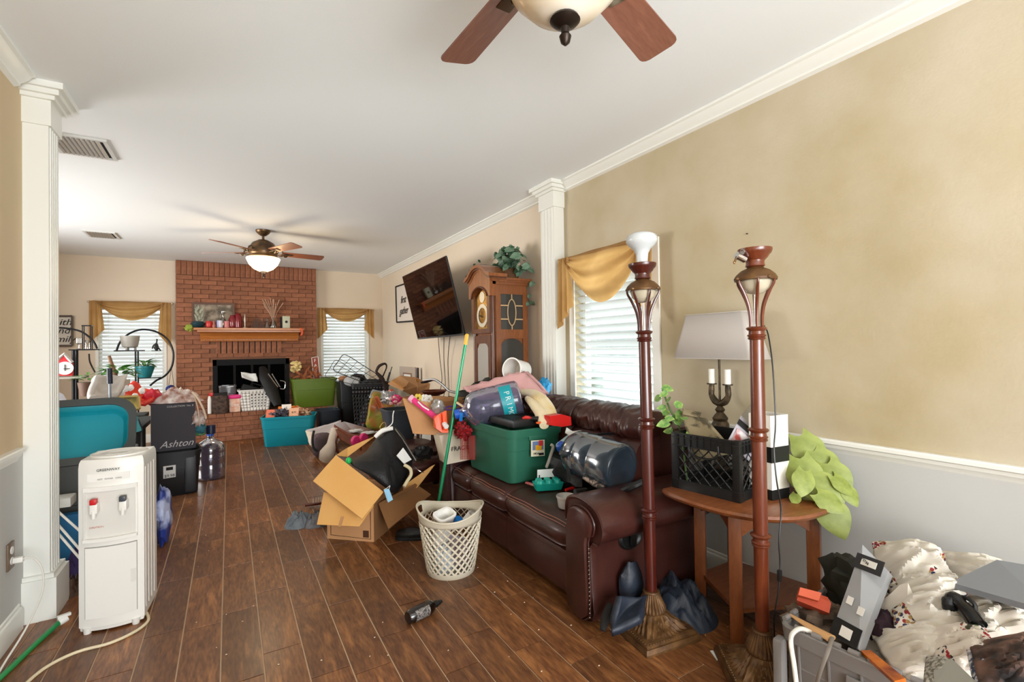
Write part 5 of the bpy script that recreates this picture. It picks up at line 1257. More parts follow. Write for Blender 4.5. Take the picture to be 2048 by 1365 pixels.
obj('rear_panel', M().slab([cb(0, BD, 0), cb(BL, BD, 0), cb(BL, BD, BHT), cb(0, BD, BHT)], th2), CARD, cbx, world=True, smooth=False)
obj('box_bottom', M().slab([cb(0, 0, .004), cb(BL, 0, .004), cb(BL, BD, .004), cb(0, BD, .004)], th2), CARDD, cbx, world=True, smooth=False)
obj('printed_border', M().tube([cb(.03, -.006, .25), cb(.03, -.006, .03), cb(BL-.02, -.006, .02), cb(BL-.02, -.006, .25)], .0022, 4), mat('box_print', '#4a2c18', .8), cbx, world=True)
obj('printed_stamp', M().slab([cb(BL-.075, -.006, .03), cb(BL-.035, -.006, .03), cb(BL-.035, -.006, .075), cb(BL-.075, -.006, .075)], .003), bpy.data.materials['box_print'], cbx, world=True, smooth=False)
f1 = [at(634, 1050, y=3.34), at(719, 1054, y=3.16), at(737, 1030, y=3.16), at(748, 1012, y=3.18), at(648, 985, y=3.42)]
obj('lower_flap', M().slab(f1, .005), CARDL, cbx, world=True, smooth=False)
obj('tape_crease', M().slab([at(676, 1054, y=3.245), at(682, 1054, y=3.23), at(688, 1034, y=3.25), at(682, 1034, y=3.26)], .002), CARD, cbx, world=True, smooth=False)
f2 = [at(626, 963, y=3.36), at(672, 911, y=3.5), at(767, 985, y=3.18), at(724, 1039, y=3.06)]
obj('upper_flap', M().slab(f2, .005), CARDL, cbx, world=True, smooth=False)
f3 = [cb(BL, .01, BHT), cb(BL, BD, BHT), at(868, 985, y=3.42), at(777, 1058, y=3.10)]
obj('right_flap', M().slab([at(757, 1008, y=3.25), at(830, 968, y=3.55), at(862, 990, y=3.42), at(777, 1059, y=3.08)], .005), CARDD, cbx, world=True, smooth=False)
obj('rear_flap', M().slab([at(790, 985, y=3.62), at(862, 934, y=3.72), at(870, 930, y=3.68), at(835, 975, y=3.5), at(800, 1000, y=3.42)], .005), CARDL, cbx, world=True, smooth=False)
obj('left_flap', M().slab([at(672, 911, y=3.52), at(695, 896, y=3.66), at(752, 872, y=3.8), at(694, 915, y=3.6)], .005), CARDL, cbx, world=True, smooth=False)
bgb = thing('tote_bag', 'large black fabric bag with papers bulging out of the open carton', 'bag', cb(.2, .2, .06))
bp_ = [(698, 925, 3.5), (730, 905, 3.6), (756, 872, 3.66), (782, 852, 3.68), (806, 870, 3.6), (822, 905, 3.5), (826, 920, 3.48), (820, 950, 3.42), (805, 975, 3.34), (790, 988, 3.3), (772, 978, 3.28), (735, 950, 3.34)]
P_ = [at(a_, b_, y=c_) for a_, b_, c_ in bp_]; cen = sum(P_, Vector())/len(P_)
P_ = catmull(P_, 3, True); nrm = (Vector((0, 0, CAMH))-cen).normalized(); m = M(); rings = []
for k_, dpt in ((.2, .10), (.55, .085), (.8, .05), (.95, .015), (1, -.03), (.96, -.09), (.7, -.16)):
    rings.append([cen+(p-cen)*k_+nrm*dpt*(1+.35*noise.noise(p*9+Vector((k_*3, 0, 0))))+Vector((0, 0, 0)) for p in P_])
m.loft(rings); obj('bag_body', m, BAGB, bgb, world=True, angle=70)
obj('white_paper', M().slab([at(793, 912, y=3.34), at(806, 896, y=3.38), at(823, 920, y=3.33), at(808, 928, y=3.3)], .004), WPAP, bgb, world=True)
obj('bag_edge', M().tube([at(790, 858, y=3.6), at(806, 880, y=3.55), at(820, 902, y=3.45), at(832, 922, y=3.4)], .009, 6, smooth=5, flat=.4), mat('grey_bag_trim', '#77756f', .7), bgb, world=True)
hg = thing('clothes_hanger', 'white plastic coat hanger hooked over the black bag', 'hanger', at(770, 862, y=3.6))
obj('hanger_hook', M().tube([at(771, 858, y=3.6), at(780, 852, y=3.6), at(785, 845, y=3.6), at(786, 830, y=3.6), at(788, 822, y=3.6)], .004, 6, smooth=5), WHITE, hg, world=True)
obj('hanger_bar', M().tube([at(750, 875, y=3.62), at(765, 862, y=3.62), at(786, 857, y=3.6)], [.014, .018, .015], 10, smooth=4), WHITE, hg, world=True)
single('gold_wire_coil', 'loose gold wire coil beside the hanger', 'wire', M().tube([at(765, 866, y=3.65), at(760, 855, y=3.65), at(768, 845, y=3.65), at(772, 853, y=3.65), at(764, 862, y=3.65), at(774, 866, y=3.65)], .0025, 5, smooth=6), BRASS, at(765, 866, y=3.65), world=True)
single('rope_handle', 'cream braided rope handle curving off the black bag', 'rope', M().tube([at(808, 930, y=3.32), at(820, 938, y=3.3), at(822, 950, y=3.28), at(815, 962, y=3.26), at(808, 974, y=3.24)], .012, 8, smooth=5), mat('cream_rope', '#d8cba4', .9, bump=.6, bscale=200), at(808, 974, y=3.24), world=True)
fm = thing('face_mask', 'light blue disposable face mask hanging from the carton corner', 'mask', at(778, 990, y=3.14))
obj('mask_cloth', patch(at(767, 980, y=3.13), at(778, 978, y=3.13), at(786, 1000, y=3.10), at(776, 1006, y=3.10), .01), mat('light_blue_mask', '#8fc0dc', .7), fm, world=True, solid=.004)
obj('ear_loop', M().tube([at(768, 980, y=3.13), at(775, 976, y=3.14), at(780, 972, y=3.14), at(778, 979, y=3.13)], .0015, 5, smooth=5), WHITE, fm, world=True)
single('green_ball_cap', 'small bright green plastic cap inside the carton left corner', 'cap', M().blob(at(697, 922, y=3.5), (.04, .04, .05), 1, .1), mat('bright_green_plastic', '#20b456', .4), at(697, 926, y=3.5), world=True)
sg = thing('sunglasses_case', 'dark plastic pieces tangled behind the cream rope', 'sunglasses', at(835, 915, y=3.6))
obj('dark_shell', M().blob(at(845, 908, y=3.62), (.16, .1, .12), 5, .5, 3), BLACK, sg, world=True); obj('wire_arm', M().tube([at(825, 930, y=3.5), at(838, 942, y=3.45), at(848, 946, y=3.45)], .003, 5, smooth=4), CHROME, sg, world=True)
# ---- dark leather footrest behind the carton
ot = thing('leather_ottoman', 'dark brown leather footstool behind the open carton and black bag', 'ottoman', (1.42, 4.16, 0), rz=.15)
obj('padded_top', M().loft([rrect(.46, .5, .06, .14), rrect(.5, .54, .08, .2), rrect(.52, .56, .09, .34), rrect(.5, .54, .09, .40), rrect(.40, .44, .08, .435)]), LEATHER, ot)
obj('padded_roll', M().tube([(-.26, -.3, .3), (0, -.32, .31), (.26, -.3, .3)], [.06, .07, .06], 14, smooth=4), LEATHER, ot)
for sx_ in (-1, 1):
    for sy_ in (-1, 1): obj('leg', M().cyl((sx_*.2, sy_*.22, 0), (sx_*.2, sy_*.22, .15), .02, n=12), BLACK, ot)
# ---- floor oddments
bo = thing('bottle', 'dark brown plastic squeeze bottle lying on the tile floor', 'bottle', at(845, 1222, z=.033), rot=frame_from(Vector((0, 0, 0)), at(878, 1196, z=.03)-at(812, 1228, z=.03)))
AMB = mat('dark_amber_plastic', '#140b08', .15, coat=.6)
obj('bottle_body', M().lathe([(.003, -.085), (.026, -.084), (.032, -.076), (.033, .04), (.028, .055), (.014, .064), (.0125, .068)], n=28), AMB, bo)
obj('cap', M().lathe([(.016, .066), (.016, .085), (.0125, .088), (.0125, .10), (.009, .102), (.008, .115), (.002, .116)], n=20), BLACK, bo)
lab2 = obj('paper_label', M().grid(lambda u, v: Vector((.0334*math.cos(2.2+2.4*u), .0334*math.sin(2.2+2.4*u), -.055+.08*v)), 12, 1), mat('dark_grey_label', '#3a3636', .5, col2='#8a8480', vscale=120, contrast=.2), bo)
DEN = mat('grey_blue_denim', '#5f666c', .9, bump=.4, bscale=60, col2='#7c8387', vscale=12)
single('crumpled_shirt', 'crumpled grey blue shirt on the floor left of the carton', 'clothing', M().heap((0, 0, 0), (.22, .2, .085), 3, .7, 3.2), DEN, at(600, 1050, z=0), rz=.4)
single('crumpled_cloth', 'grey cloth wad on the floor touching the carton corner', 'clothing', M().heap((0, 0, 0), (.2, .16, .10), 9, .7, 3.5), mat('grey_cotton', '#77777a', .9, col2='#35383c', vscale=10, contrast=.5), at(636, 1050, z=0), rz=.1)
hb = thing('hairbrush', 'brown hairbrush with pale bristles on the floor behind the grey cloth', 'hairbrush', at(632, 1008, z=.03), rz=-.1)
obj('brush_body', M().box((0, 0, 0), (.17, .04, .02), bev=.007), mat('brown_brush_plastic', '#5a2416', .4), hb)
for i in range(6): obj('bristle', M().cyl((-.02+i*.02, 0, .008), (-.02+i*.02, 0, .045), .005, .003, 6), mat('pale_bristle', '#e2cbb4', .6) if i == 0 else bpy.data.materials['pale_bristle'], hb)
so = thing('shoe', 'black shoe lying on the floor between carton and beige basket', 'shoe', at(828, 1078, z=0), rz=2.6)
obj('sole', M().loft([rrect(.25, .085, .035, 0), rrect(.25, .09, .04, .015), rrect(.24, .08, .036, .02)]), BLACKM, so)
obj('upper', M().blob((.02, 0, .03), (.22, .085, .09), 3, .15, 3, flat=-.015), BLACK, so)
single('floor_crumbs', 'scattered pale crumbs and grit on the tile floor', 'debris', (lambda m_: [m_.blob((x, y, .004), (.008*s_, .006*s_, .004), int(x*99), .5, 4, 6, 4) for x, y, s_ in [(lambda p: (p.x, p.y, rnd.uniform(.4, 1.3)))(at(rnd.uniform(380, 1480), rnd.uniform(1060, 1350), z=0)) for _ in range(60)]] and m_)(M()), mat('pale_grit', '#cdb59a', .9), (0, 0, 0)).__setitem__('kind', 'stuff')
# ---- jacket by the lamp
NAVY = mat('navy_nylon', '#1b222e', .5, bump=.3, bscale=30, col2='#252d3a', vscale=6)
jk = thing('jacket', 'crumpled dark navy jacket on the floor behind the mahogany floor lamp', 'clothing', (1.62, 1.64, 0))
def not_(m_, lo): return m_
jm = M(); 
def jf(u, v):
    x, y = u*2-1, v*2-1; dx, dy = x*math.sqrt(1-y*y/2), y*math.sqrt(1-x*x/2); r = math.hypot(dx, dy)
    p = Vector((1.86+dx*.17, 1.60+dy*.19, 0)); h_ = max(0, 1-r**2.4)*(.10+.07*noise.noise(Vector((dx*2.6, dy*2.6, 4)))+.05*(1-2*abs(noise.noise(Vector((dx*4+3, dy*4, 1))))))
    p.z = max(.002, h_); return p
jm.grid(jf, 34, 34); obj('body_cloth', jm, NAVY, jk, world=True, angle=80)
obj('sleeve', patch(at(1236, 1193, y=1.57), at(1293, 1196, y=1.54), at(1282, 1240, y=1.44), at(1222, 1270, y=1.50), .035, 2, 12, 12, .012), NAVY, jk, world=True, solid=.03)
obj('hood', M().blob(at(1262, 1168, y=1.66), (.13, .08, .2), 6, .18, 2.2), NAVY, jk, world=True)
obj('collar', M().tube([at(1205, 1262, y=1.60), at(1212, 1235, y=1.62), at(1222, 1212, y=1.64)], [.012, .022, .018], 10, smooth=5), mat('charcoal_cloth', '#1c1b1a', .8), jk, world=True)
pp = thing('note_paper', 'white note paper on the floor beside the cherry lamp foot', 'paper', at(1447, 1312, z=.003), rz=-.5)
obj('sheet', M().box((0, 0, .002), (.085, .06, .003)), WPAP, pp)
# ================================================================== MANTEL SHELF
MZ, MY = 1.637, 8.27
def mx(px, y=MY): return at(px, 650, y=y).x
pic = thing('framed_picture', 'dark framed picture with grey floral print leaning on the left end of the mantel', 'picture', (mx(427), 8.38, MZ))
obj('picture_frame', M().bx(-.27, .27, -.012, .0, .0, .03).bx(-.27, .27, -.012, 0, .35, .38).bx(-.27, -.24, -.012, 0, .03, .35).bx(.24, .27, -.012, 0, .03, .35), mat('brown_frame', '#5a3a28', .5), pic, smooth=False)
obj('print', M().bx(-.24, .24, -.004, 0, .03, .35), mat('grey_floral_print', '#a39582', .7, col2='#5d5346', vscale=9, contrast=.35), pic, smooth=False)
TEALP = mat('dark_teal_ceramic', '#1e3b44', .25)
pt = thing('ceramic_pot', 'dark teal round ceramic pot at the left end of the mantel', 'pot', (mx(396), MY, MZ))
obj('pot_body', M().lathe([(.03, 0), (.06, .01), (.085, .04), (.09, .065), (.07, .09), (.06, .092), (.055, .085)], n=24), TEALP, pt)
sprig = mat('silver_green_sprig', '#9aa08c', .7)
lf = leaf_mesh('leaf', sprig, .06, .02, .1, 0)
for i in range(16):
    a_ = i*2.4; place_leaf(lf, pt, Vector((mx(398)+.03*math.cos(a_), MY+.03*math.sin(a_), MZ+.09+.012*i)), (math.cos(a_)*.5, math.sin(a_)*.5, 1), (0, -1, .2), 1.1)
single('artificial_vine', 'small yellow green vine sprig hanging off the left mantel end', 'artificial plant', M().blob((0, 0, 0), (.10, .05, .09), 8, .8, 4, 14, 10), mat('yellow_green_vine', '#8f9c3a', .7), (mx(378), 8.25, MZ-.0))
def vase(name, label, px, prof, mt, y=MY, cat='vase'):
    return single(name, label, cat, M().lathe(prof, n=22), mt, (mx(px, y), y, MZ))
REDC = mat('deep_red_glass', '#7c0f1c', .12, coat=.6); CLR = thin_glass('clear_glass', '#e8e6e2', .2)
vase('red_bowl', 'coral red glass bowl beside the teal pot on the mantel', 418, [(.02, 0), (.04, .01), (.05, .05), (.04, .09), (.03, .1)], mat('coral_glass', '#c23a34', .3), cat='bowl')
vase('red_trinket', 'small reddish trinket in front of the picture on the mantel', 428, [(.02, 0), (.025, .03), (.012, .06), (.02, .08), (.003, .11)], mat('rose_ceramic', '#b0685a', .4), 8.22, 'ornament')
vase('striped_jar', 'blue and white glass jar on the mantel below the picture', 439, [(.035, 0), (.045, .01), (.045, .09), (.04, .11), (.035, .11)], mat('blue_white_stripes', '#8f90c8', .3, col2='#e6e6f0', vscale=18, contrast=.2, stretch=(1, 1, .05)), cat='jar')
vase('glass_pitcher', 'clear glass decanter with ball top on the mantel', 446, [(.04, 0), (.05, .02), (.05, .1), (.02, .15), (.018, .2), (.035, .23), (.03, .26), (.003, .27)], CLR, 8.33, 'decanter')
vase('pink_candle', 'pink pillar candle on the mantel left of the red vases', 454, [(.03, 0), (.035, .005), (.034, .10), (.003, .105)], mat('pink_wax', '#c87a78', .5), 8.24, 'candle')
rv = vase('red_vase', 'dark red vase, left one of the pair on the mantel', 465, [(.03, 0), (.045, .01), (.052, .06), (.05, .13), (.035, .17), (.03, .185), (.035, .19)], REDC)
vase('red_vase', 'dark red vase, taller right one of the pair on the mantel', 476, [(.035, 0), (.05, .01), (.055, .08), (.052, .17), (.035, .2), (.03, .21), (.035, .22)], REDC, 8.29)
vase('candlestick', 'slender pale figurine candlestick on the mantel', 490, [(.03, 0), (.03, .01), (.01, .02), (.012, .08), (.02, .12), (.012, .17), (.015, .2), (.003, .22)], mat('pale_pewter', '#a79486', .3, .4), cat='candlestick')
rk = thing('wooden_rack', 'arched wooden slat rack at the middle of the mantel', 'rack', (mx(515), MY, MZ))
for i in range(9):
    u = (i-4)/4; hh = .15*math.sqrt(max(.05, 1-(u*.9)**2)); obj('slat', M().bx(u*.082-.006, u*.082+.006, -.02, .02, 0, hh), mat('dark_slat_wood', '#43240f', .5) if i == 0 else bpy.data.materials['dark_slat_wood'], rk, smooth=False)
obj('rack_base', M().bx(-.095, .095, -.03, .03, 0, .012), bpy.data.materials['dark_slat_wood'], rk, smooth=False)
vase('glass_jar', 'clear glass figurine jar right of the wooden rack', 534, [(.03, 0), (.038, .01), (.03, .05), (.02, .09), (.032, .11), (.02, .15), (.003, .155)], CLR, cat='jar')
rd = thing('reed_vase', 'clear glass bottle holding tall dried reeds on the mantel', 'vase', (mx(547), 8.33, MZ))
obj('glass_bottle', M().lathe([(.03, 0), (.045, .01), (.05, .05), (.02, .12), (.015, .16), (.02, .165)], n=20), CLR, rd)
REED = mat('dried_reed', '#b5927a', .9)
for i in range(22):
    a_ = rnd.uniform(-1, 1); b_ = rnd.uniform(-.5, .5); L_ = rnd.uniform(.25, .4)
    obj('reed', M().tube([(0, 0, .08), (a_*.06, b_*.03, .08+L_*.55), (a_*.15, b_*.06, .08+L_)], [.004, .003, .008], 5, smooth=3), REED, rd)
cn2 = thing('canister', 'pale green canister with dark emblem near the right mantel end', 'canister', (mx(572), 8.25, MZ))
obj('tin_body', M().box((0, 0, .095), (.105, .08, .19), bev=.006), mat('pale_sage_tin', '#b7b8a0', .4), cn2)
obj('emblem', M().lathe([(.001, 0), (.02, 0), (.02, .002), (.001, .002)], n=12, mx=Matrix.Rotation(PI/2, 4, 'X'), o=(0, -.0405, .1)), BLACKM, cn2)
single('small_frame', 'little black photo frame standing beside the pale canister', 'picture frame', M().box((0, 0, .09), (.02, .06, .18), bev=.002), BLACKM, (mx(563), 8.34, MZ))
single('ribbon', 'orange red ribbon hanging over the right mantel end', 'ribbon', M().grid(lambda u, v: Vector((.03*u+.02*math.sin(v*3), -.003*math.sin(v*6), -.12*v)), 4, 8), mat('orange_red_ribbon', '#e0552a', .6), (mx(600)-.02, 8.128, MZ+.002), solid=.003)

# ================================================================== HEARTH AND BACK OF THE ROOM
HZ = .4
def hx0(px, py=826): return at(px, py, z=HZ)
def tote(label, loc, L, Wd, Hh, mt, rz=0, taper=.88, name='storage_bin', rot=None, cat='storage bin', extra=None, step=True):
    t = thing(name, label, cat, loc, rz=rz, rot=rot)
    obj('bin_body', tote_mesh(L, Wd, Hh, taper, .05, .004, .012, .03, step), mt, t, angle=35)
    return t
TEAL = mat('teal_plastic', '#12899a', .42, bump=.03, bscale=30, spec=.4)
OLIVE = mat('olive_green_plastic', '#5d7420', .45)
DGREY = mat('slate_grey_plastic', '#3b424b', .5)
DBIN = mat('black_bin_plastic', '#17181b', .42)
ta = tote('teal storage bin full of autumn decorations on the floor before the hearth', (.72, 7.28, 0), .66, .42, .40, TEAL, rz=-.22)
gb = tote('olive green storage bin standing on the hearth behind the teal bin', (1.16, 8.2, HZ), .66, .40, .44, OLIVE, rz=-.03)
for i in range(4): obj('rib', M().box((-.22+i*.15, -.178, .2), (.006, .012, .33), rot=(.05, 0, 0)), mat('olive_rib', '#75902e', .5) if i == 0 else bpy.data.materials['olive_rib'], gb)
# contents of the teal bin
top = Vector((.70, 7.30, .40)); ORGP = mat('pumpkin_orange', '#d9681e', .5)
pk_ = thing('pumpkin', 'small orange pumpkin on top of the teal autumn bin', 'pumpkin', top+Vector((.10, .04, .02)))
m = M(); rings = []
for z, r in ((0, .03), (.01, .06), (.04, .075), (.07, .06), (.08, .02)): rings.append([Vector((r*(1+.1*abs(math.sin(4*a))-.05)*math.cos(a), r*(1+.1*abs(math.sin(4*a))-.05)*math.sin(a), z)) for a in [2*PI*j/32 for j in range(32)]])
m.loft(rings); obj('pumpkin_body', m, ORGP, pk_); obj('stem', M().cyl((0, 0, .078), (.01, 0, .10), .008, .005, 8), OLIVE, pk_)
single('orange_box', 'orange open carton sticking up at the rear of the teal bin', 'box', M().box((0, 0, 0), (.26, .03, .10), rot=(-.2, 0, .0)), mat('orange_card', '#d97a2c', .7), top+Vector((.02, .14, .05)), rz=-.2)
def tagc(label, off, rz, words, c_='#e8c8a8', size=(.12, .11)):
    t = thing('gift_tag', label, 'card', top+Vector(off), rot=(-.35, .0, rz)); obj('card', M().box((0, 0, 0), (size[0], .004, size[1])), mat('card_'+c_[1:], c_, .6) if 'card_'+c_[1:] not in bpy.data.materials else bpy.data.materials['card_'+c_[1:]], t)
    text(t, words, (0, -.0035, 0), (PI/2, 0, 0), .05, BLACKM)
tagc('white square card with dark squiggle in the teal bin', (-.02, -.02, .09), -.1, '5', '#ece4dc')
tagc('peach card with dark dots at the front rim of the teal bin', (.06, -.14, .045), -.25, 'a:n', '#e6b08c')
tagc('red and cream card at the left end of the teal bin', (-.22, -.05, .035), -.5, 'oo', '#d06a4c')
single('black_feathers', 'tangle of black ribbon and feathers in the teal bin', 'decoration', M().blob((0, 0, 0), (.2, .2, .12), 3, .9, 6, 26, 14), mat('black_violet_ribbon', '#1c1822', .5, col2='#6a6672', vscale=30, contrast=.4), top+Vector((-.10, -.05, .02)))
single('autumn_leaves', 'rusty brown and orange leaf garland at the right end of the teal bin', 'decoration', M().blob((0, 0, 0), (.24, .26, .12), 5, .9, 6, 26, 14), mat('rusty_leaves', '#9a4a22', .8, col2='#d9c0a0', vscale=22, contrast=.5), top+Vector((.17, -.02, .01)))
single('bin_filling', 'mixed brown and orange packets filling the teal bin below its rim', 'packets', M().box((0, 0, 0), (.5, .3, .2)), mat('mixed_packets', '#5a3020', .7, col2='#c88060', vscale=18, contrast=.4), top+Vector((0, 0, -.12)), rz=-.22)
# white laundry basket with round holes
wbk = thing('laundry_basket', 'white plastic laundry basket with rows of round holes on the hearth', 'basket', (hx0(513).x, 8.2, HZ))
bl0 = .44; mm_ = M()
def face(sx_, sy_):
    def fn(u, v):
        k = .80+.2*v; z = .30*v
        if sy_: return Vector(((u-.5)*bl0*k, sy_*.15*k, z))
        return Vector((sx_*bl0/2*k, (u-.5)*.30*k, z))
    return fn
for a_, b_ in ((0, -1), (0, 1), (1, 0), (-1, 0)): ring_holes(mm_, face(a_, b_), 9 if b_ else 6, 7, .6, .62, skip=lambda u, v: v < .2 or v > .8 or not .28 < u < .9, shape='round')
obj('basket_wall', mm_, WHITE, wbk, solid=.003); obj('basket_rim', M().loft([rrect(bl0+.03, .33, .04, .295), rrect(bl0+.035, .335, .04, .315), rrect(bl0-.005, .295, .03, .315), rrect(bl0-.005, .295, .03, .295)], wrap=True), WHITE, wbk)
obj('basket_floor', M().box((0, 0, .004), (bl0*.8, .24, .006)), WHITE, wbk)
single('basket_liner', 'folded white linen inside the white round-hole basket', 'linen', M().box((0, 0, 0), (.30, .2, .2), bev=.03), mat('grey_linen', '#a8a49c', .9), (hx0(513).x, 8.2, HZ+.13))
pj = thing('food_tub', 'square tub with hot pink lid and peach label on the hearth', 'tub', (hx0(470).x, 8.12, HZ))
obj('tub_body', M().box((0, 0, .10), (.145, .13, .2), bev=.015), mat('peach_tub_label', '#d89078', .5, col2='#e8d0b8', vscale=14, contrast=.5), pj); obj('lid', M().box((0, 0, .225), (.16, .145, .055), bev=.012), mat('hot_pink_lid', '#d81e78', .4), pj)
text(pj, 'SLIME', (0, -.068, .10), (PI/2, 0, 0), .05, WHITE)
ln = thing('lantern', 'dark woven lantern bag on the hearth left of the pink lidded tub', 'lantern', (hx0(441).x, 8.08, HZ))
obj('lantern_body', M().loft([rrect(.17, .14, .03, 0), rrect(.2, .16, .04, .05), rrect(.2, .16, .04, .2), rrect(.17, .13, .03, .26)]), mat('dark_woven', '#2a211c', .8, col2='#5a4438', vscale=30, bump=.5, bscale=60), ln)
obj('lid', M().box((0, 0, .275), (.18, .14, .03), bev=.008), BLACKM, ln)
ws = thing('spray_bottle', 'white bottle with red trigger at the left end of the hearth', 'bottle', (hx0(420).x, 8.12, HZ))
obj('bottle_body', M().loft([rrect(.05, .08, .02, 0), rrect(.05, .08, .02, .2), rrect(.03, .04, .012, .25)]), WHITE, ws); obj('trigger', M().box((.02, 0, .27), (.06, .03, .05), bev=.008), RED, ws)
sc_ = thing('suitcase', 'black suitcase leaning open in front of the firebox glass', 'suitcase', (.20, 8.26, HZ), rot=(-.12, .35, 0))
obj('case_shell', M().box((.08, 0, .2), (.48, .16, .34), bev=.04), BLACKM, sc_); obj('case_handle', M().tube([(-.05, -.02, .37), (-.04, -.02, .41), (.1, -.02, .41), (.11, -.02, .37)], .01, 8), BLACK, sc_)
cb3 = thing('clear_bin', 'clear grey plastic container standing at the left of the firebox', 'container', (-.02, 8.30, HZ))
obj('bin_body', tote_mesh(.22, .16, .38, .85, .03, .003, .008, .02), thin_glass('smoky_clear_plastic', '#9b9b98', .15, .1, .45, '#77767a'), cb3)
nb_ = thing('guitar_bag', 'black folded bag with silver rails leaning against the olive bin', 'bag', (.62, 8.05, HZ))
obj('bag_body', M().tube([at(556, 812, y=7.9), at(545, 785, y=8.0), at(532, 758, y=8.05), at(525, 735, y=8.15)], [.06, .10, .10, .05], 12, smooth=5, flat=.6), BAGB, nb_, world=True)
for dx in (0, 8): obj('rail', M().tube([at(556+dx*.6, 775, y=7.95), at(536+dx, 748, y=7.98)], .008, 6), CHROME, nb_, world=True)
obj('handle', M().tube([at(560, 778, y=7.95), at(569, 778, y=7.95), at(570, 765, y=7.95), at(560, 762, y=7.95)], .007, 6, smooth=4), CHROME, nb_, world=True)
single('white_bag', 'white plastic bag folded on the black suitcase', 'bag', patch(at(482, 744, y=8.12), at(512, 748, y=8.12), at(516, 764, y=8.08), at(484, 756, y=8.08), .04, 2, 10, 10, .03), WPAP, at(500, 755, y=8.1), world=True, solid=.02)
fl_ = thing('artificial_flowers', 'round bunch of cream hydrangea flowers on the right of the firebox', 'flowers', at(590, 770, y=8.28))
CRM = mat('cream_petal', '#e6cf8e', .7)
for i in range(40):
    a_ = rnd.uniform(0, 2*PI); b_ = rnd.uniform(-1.3, 1.4); c_ = at(591, 734, y=8.3)
    obj('petal', M().blob(c_+Vector((.08*math.cos(a_)*math.cos(b_), .06*math.sin(a_)*math.cos(b_), .08*math.sin(b_))), (.05, .045, .04), i, .3, 4, 8, 6), CRM, fl_, world=True)
obj('stem', M().cyl(at(591, 745, y=8.3), at(590, 790, y=8.28), .006), mat('brown_stem', '#5a4028', .7), fl_, world=True)
dl = thing('dried_leaves', 'spray of rusty dried leaves between cream flowers and red sign', 'dried plant', at(615, 785, y=8.2))
RUST = mat('rusty_dried_leaf', '#8a4a2a', .85, col2='#b0714a', vscale=10); rl = leaf_mesh('leaf', RUST, .10, .035, .3, 0)
for i in range(46): place_leaf(rl, dl, at(rnd.uniform(598, 636), rnd.uniform(738, 776), y=8.22+rnd.uniform(-.04, .04)), (rnd.uniform(-1, 1), rnd.uniform(-.5, .2), rnd.uniform(-.2, 1)), (0, -1, .3), rnd.uniform(.7, 1.2))
sgn = thing('word_sign', 'narrow upright red wooden sign with white letters by the right back window', 'sign', at(632, 765, y=8.3))
s_pts = [at(623, 716, y=8.32), at(636, 714, y=8.32), at(641, 768, y=8.32), at(629, 770, y=8.32)]
obj('board', M().slab(s_pts, .015), mat('faded_red_board', '#9a4a3c', .7), sgn, world=True)
for p_, q_ in zip(s_pts, s_pts[1:]+s_pts[:1]): obj('border', M().tube([p_+Vector((0, -.012, 0)), q_+Vector((0, -.012, 0))], .006, 4), WHITE, sgn, world=True)
for i, ch in enumerate('FAITH'):
    text_on(text(sgn, ch, (0, 0, 0), (0, 0, 0), .075, WHITE), at(630+i*1.2, 722+i*10, y=8.30), (1, 0, 0), (-.05, 0, 1))
# ---- black bins and lattice hamper on the right of the hearth
tote('black storage bin behind the lattice hamper', (1.75, 7.72, 0), .62, .36, .80, DBIN)
tote('navy grey storage bin between the olive bin and the black hamper', (1.27, 7.60, 0), .30, .34, .40, mat('navy_grey_plastic', '#27303c', .5))
hm = thing('laundry_hamper', 'tall black plastic laundry hamper with square holes beside the back wall window', 'hamper', (1.80, 7.12, 0), rz=-.3)
HL, HW, HH = .50, .40, .80
mm_ = M()
def hface(sx_, sy_):
    def fn(u, v):
        k = .84+.16*v; z = .02+(HH-.06)*v
        return Vector(((u-.5)*HL*k, sy_*HW/2*k, z)) if sy_ else Vector((sx_*HL/2*k, (u-.5)*HW*k, z))
    return fn
for a_, b_ in ((0, -1), (0, 1), (1, 0), (-1, 0)): ring_holes(mm_, hface(a_, b_), 12, 13, .55, .6, skip=lambda u, v: v < .12 or v > .82 or (.42 < u < .58))
obj('hamper_wall', mm_, DBIN, hm, solid=.004, angle=30); obj('hamper_rim', M().loft([rrect(HL+.03, HW+.03, .05, HH-.05), rrect(HL+.035, HW+.035, .05, HH), rrect(HL-.01, HW-.01, .04, HH), rrect(HL-.01, HW-.01, .04, HH-.05)], wrap=True), DBIN, hm)
obj('hamper_floor', M().box((0, 0, .01), (HL*.83, HW*.83, .01)), DBIN, hm)
single('grey_laundry', 'grey clothes filling the black hamper', 'clothing', M().heap((0, 0, 0), (.40, .30, .55), 3, .3, 3), mat('grey_laundry', '#7a7a80', .9), (1.80, 7.12, .06), rz=-.3)
single('thermos', 'black travel tumbler with red cap standing by the black hamper', 'tumbler', M().lathe([(.03, 0), (.04, .01), (.045, .22), (.034, .27), (.003, .275)], n=20), mat('black_red_tumbler', '#151515', .4, col2='#b02a2a', vscale=3, contrast=.1), (1.60, 6.72, 0))
single('plastic_jug', 'frosted white plastic jug lying on the black bin under the wire rack', 'jug', M().tube([at(692, 764, y=7.3), at(700, 763, y=7.25), at(718, 766, y=7.2)], [.05, .075, .07], 14, smooth=3), mat('frosted_plastic', '#b9bcbc', .3, alpha=.8), at(705, 770, y=7.2), world=True)
single('brown_helmet', 'brown rounded object on the navy bin left of the frosted jug', 'helmet', M().blob(Vector((1.53, 7.7, .84)), (.16, .16, .09), 2, .1), mat('tan_brown_shell', '#9a6a4a', .6), at(662, 768, y=7.5), world=True)
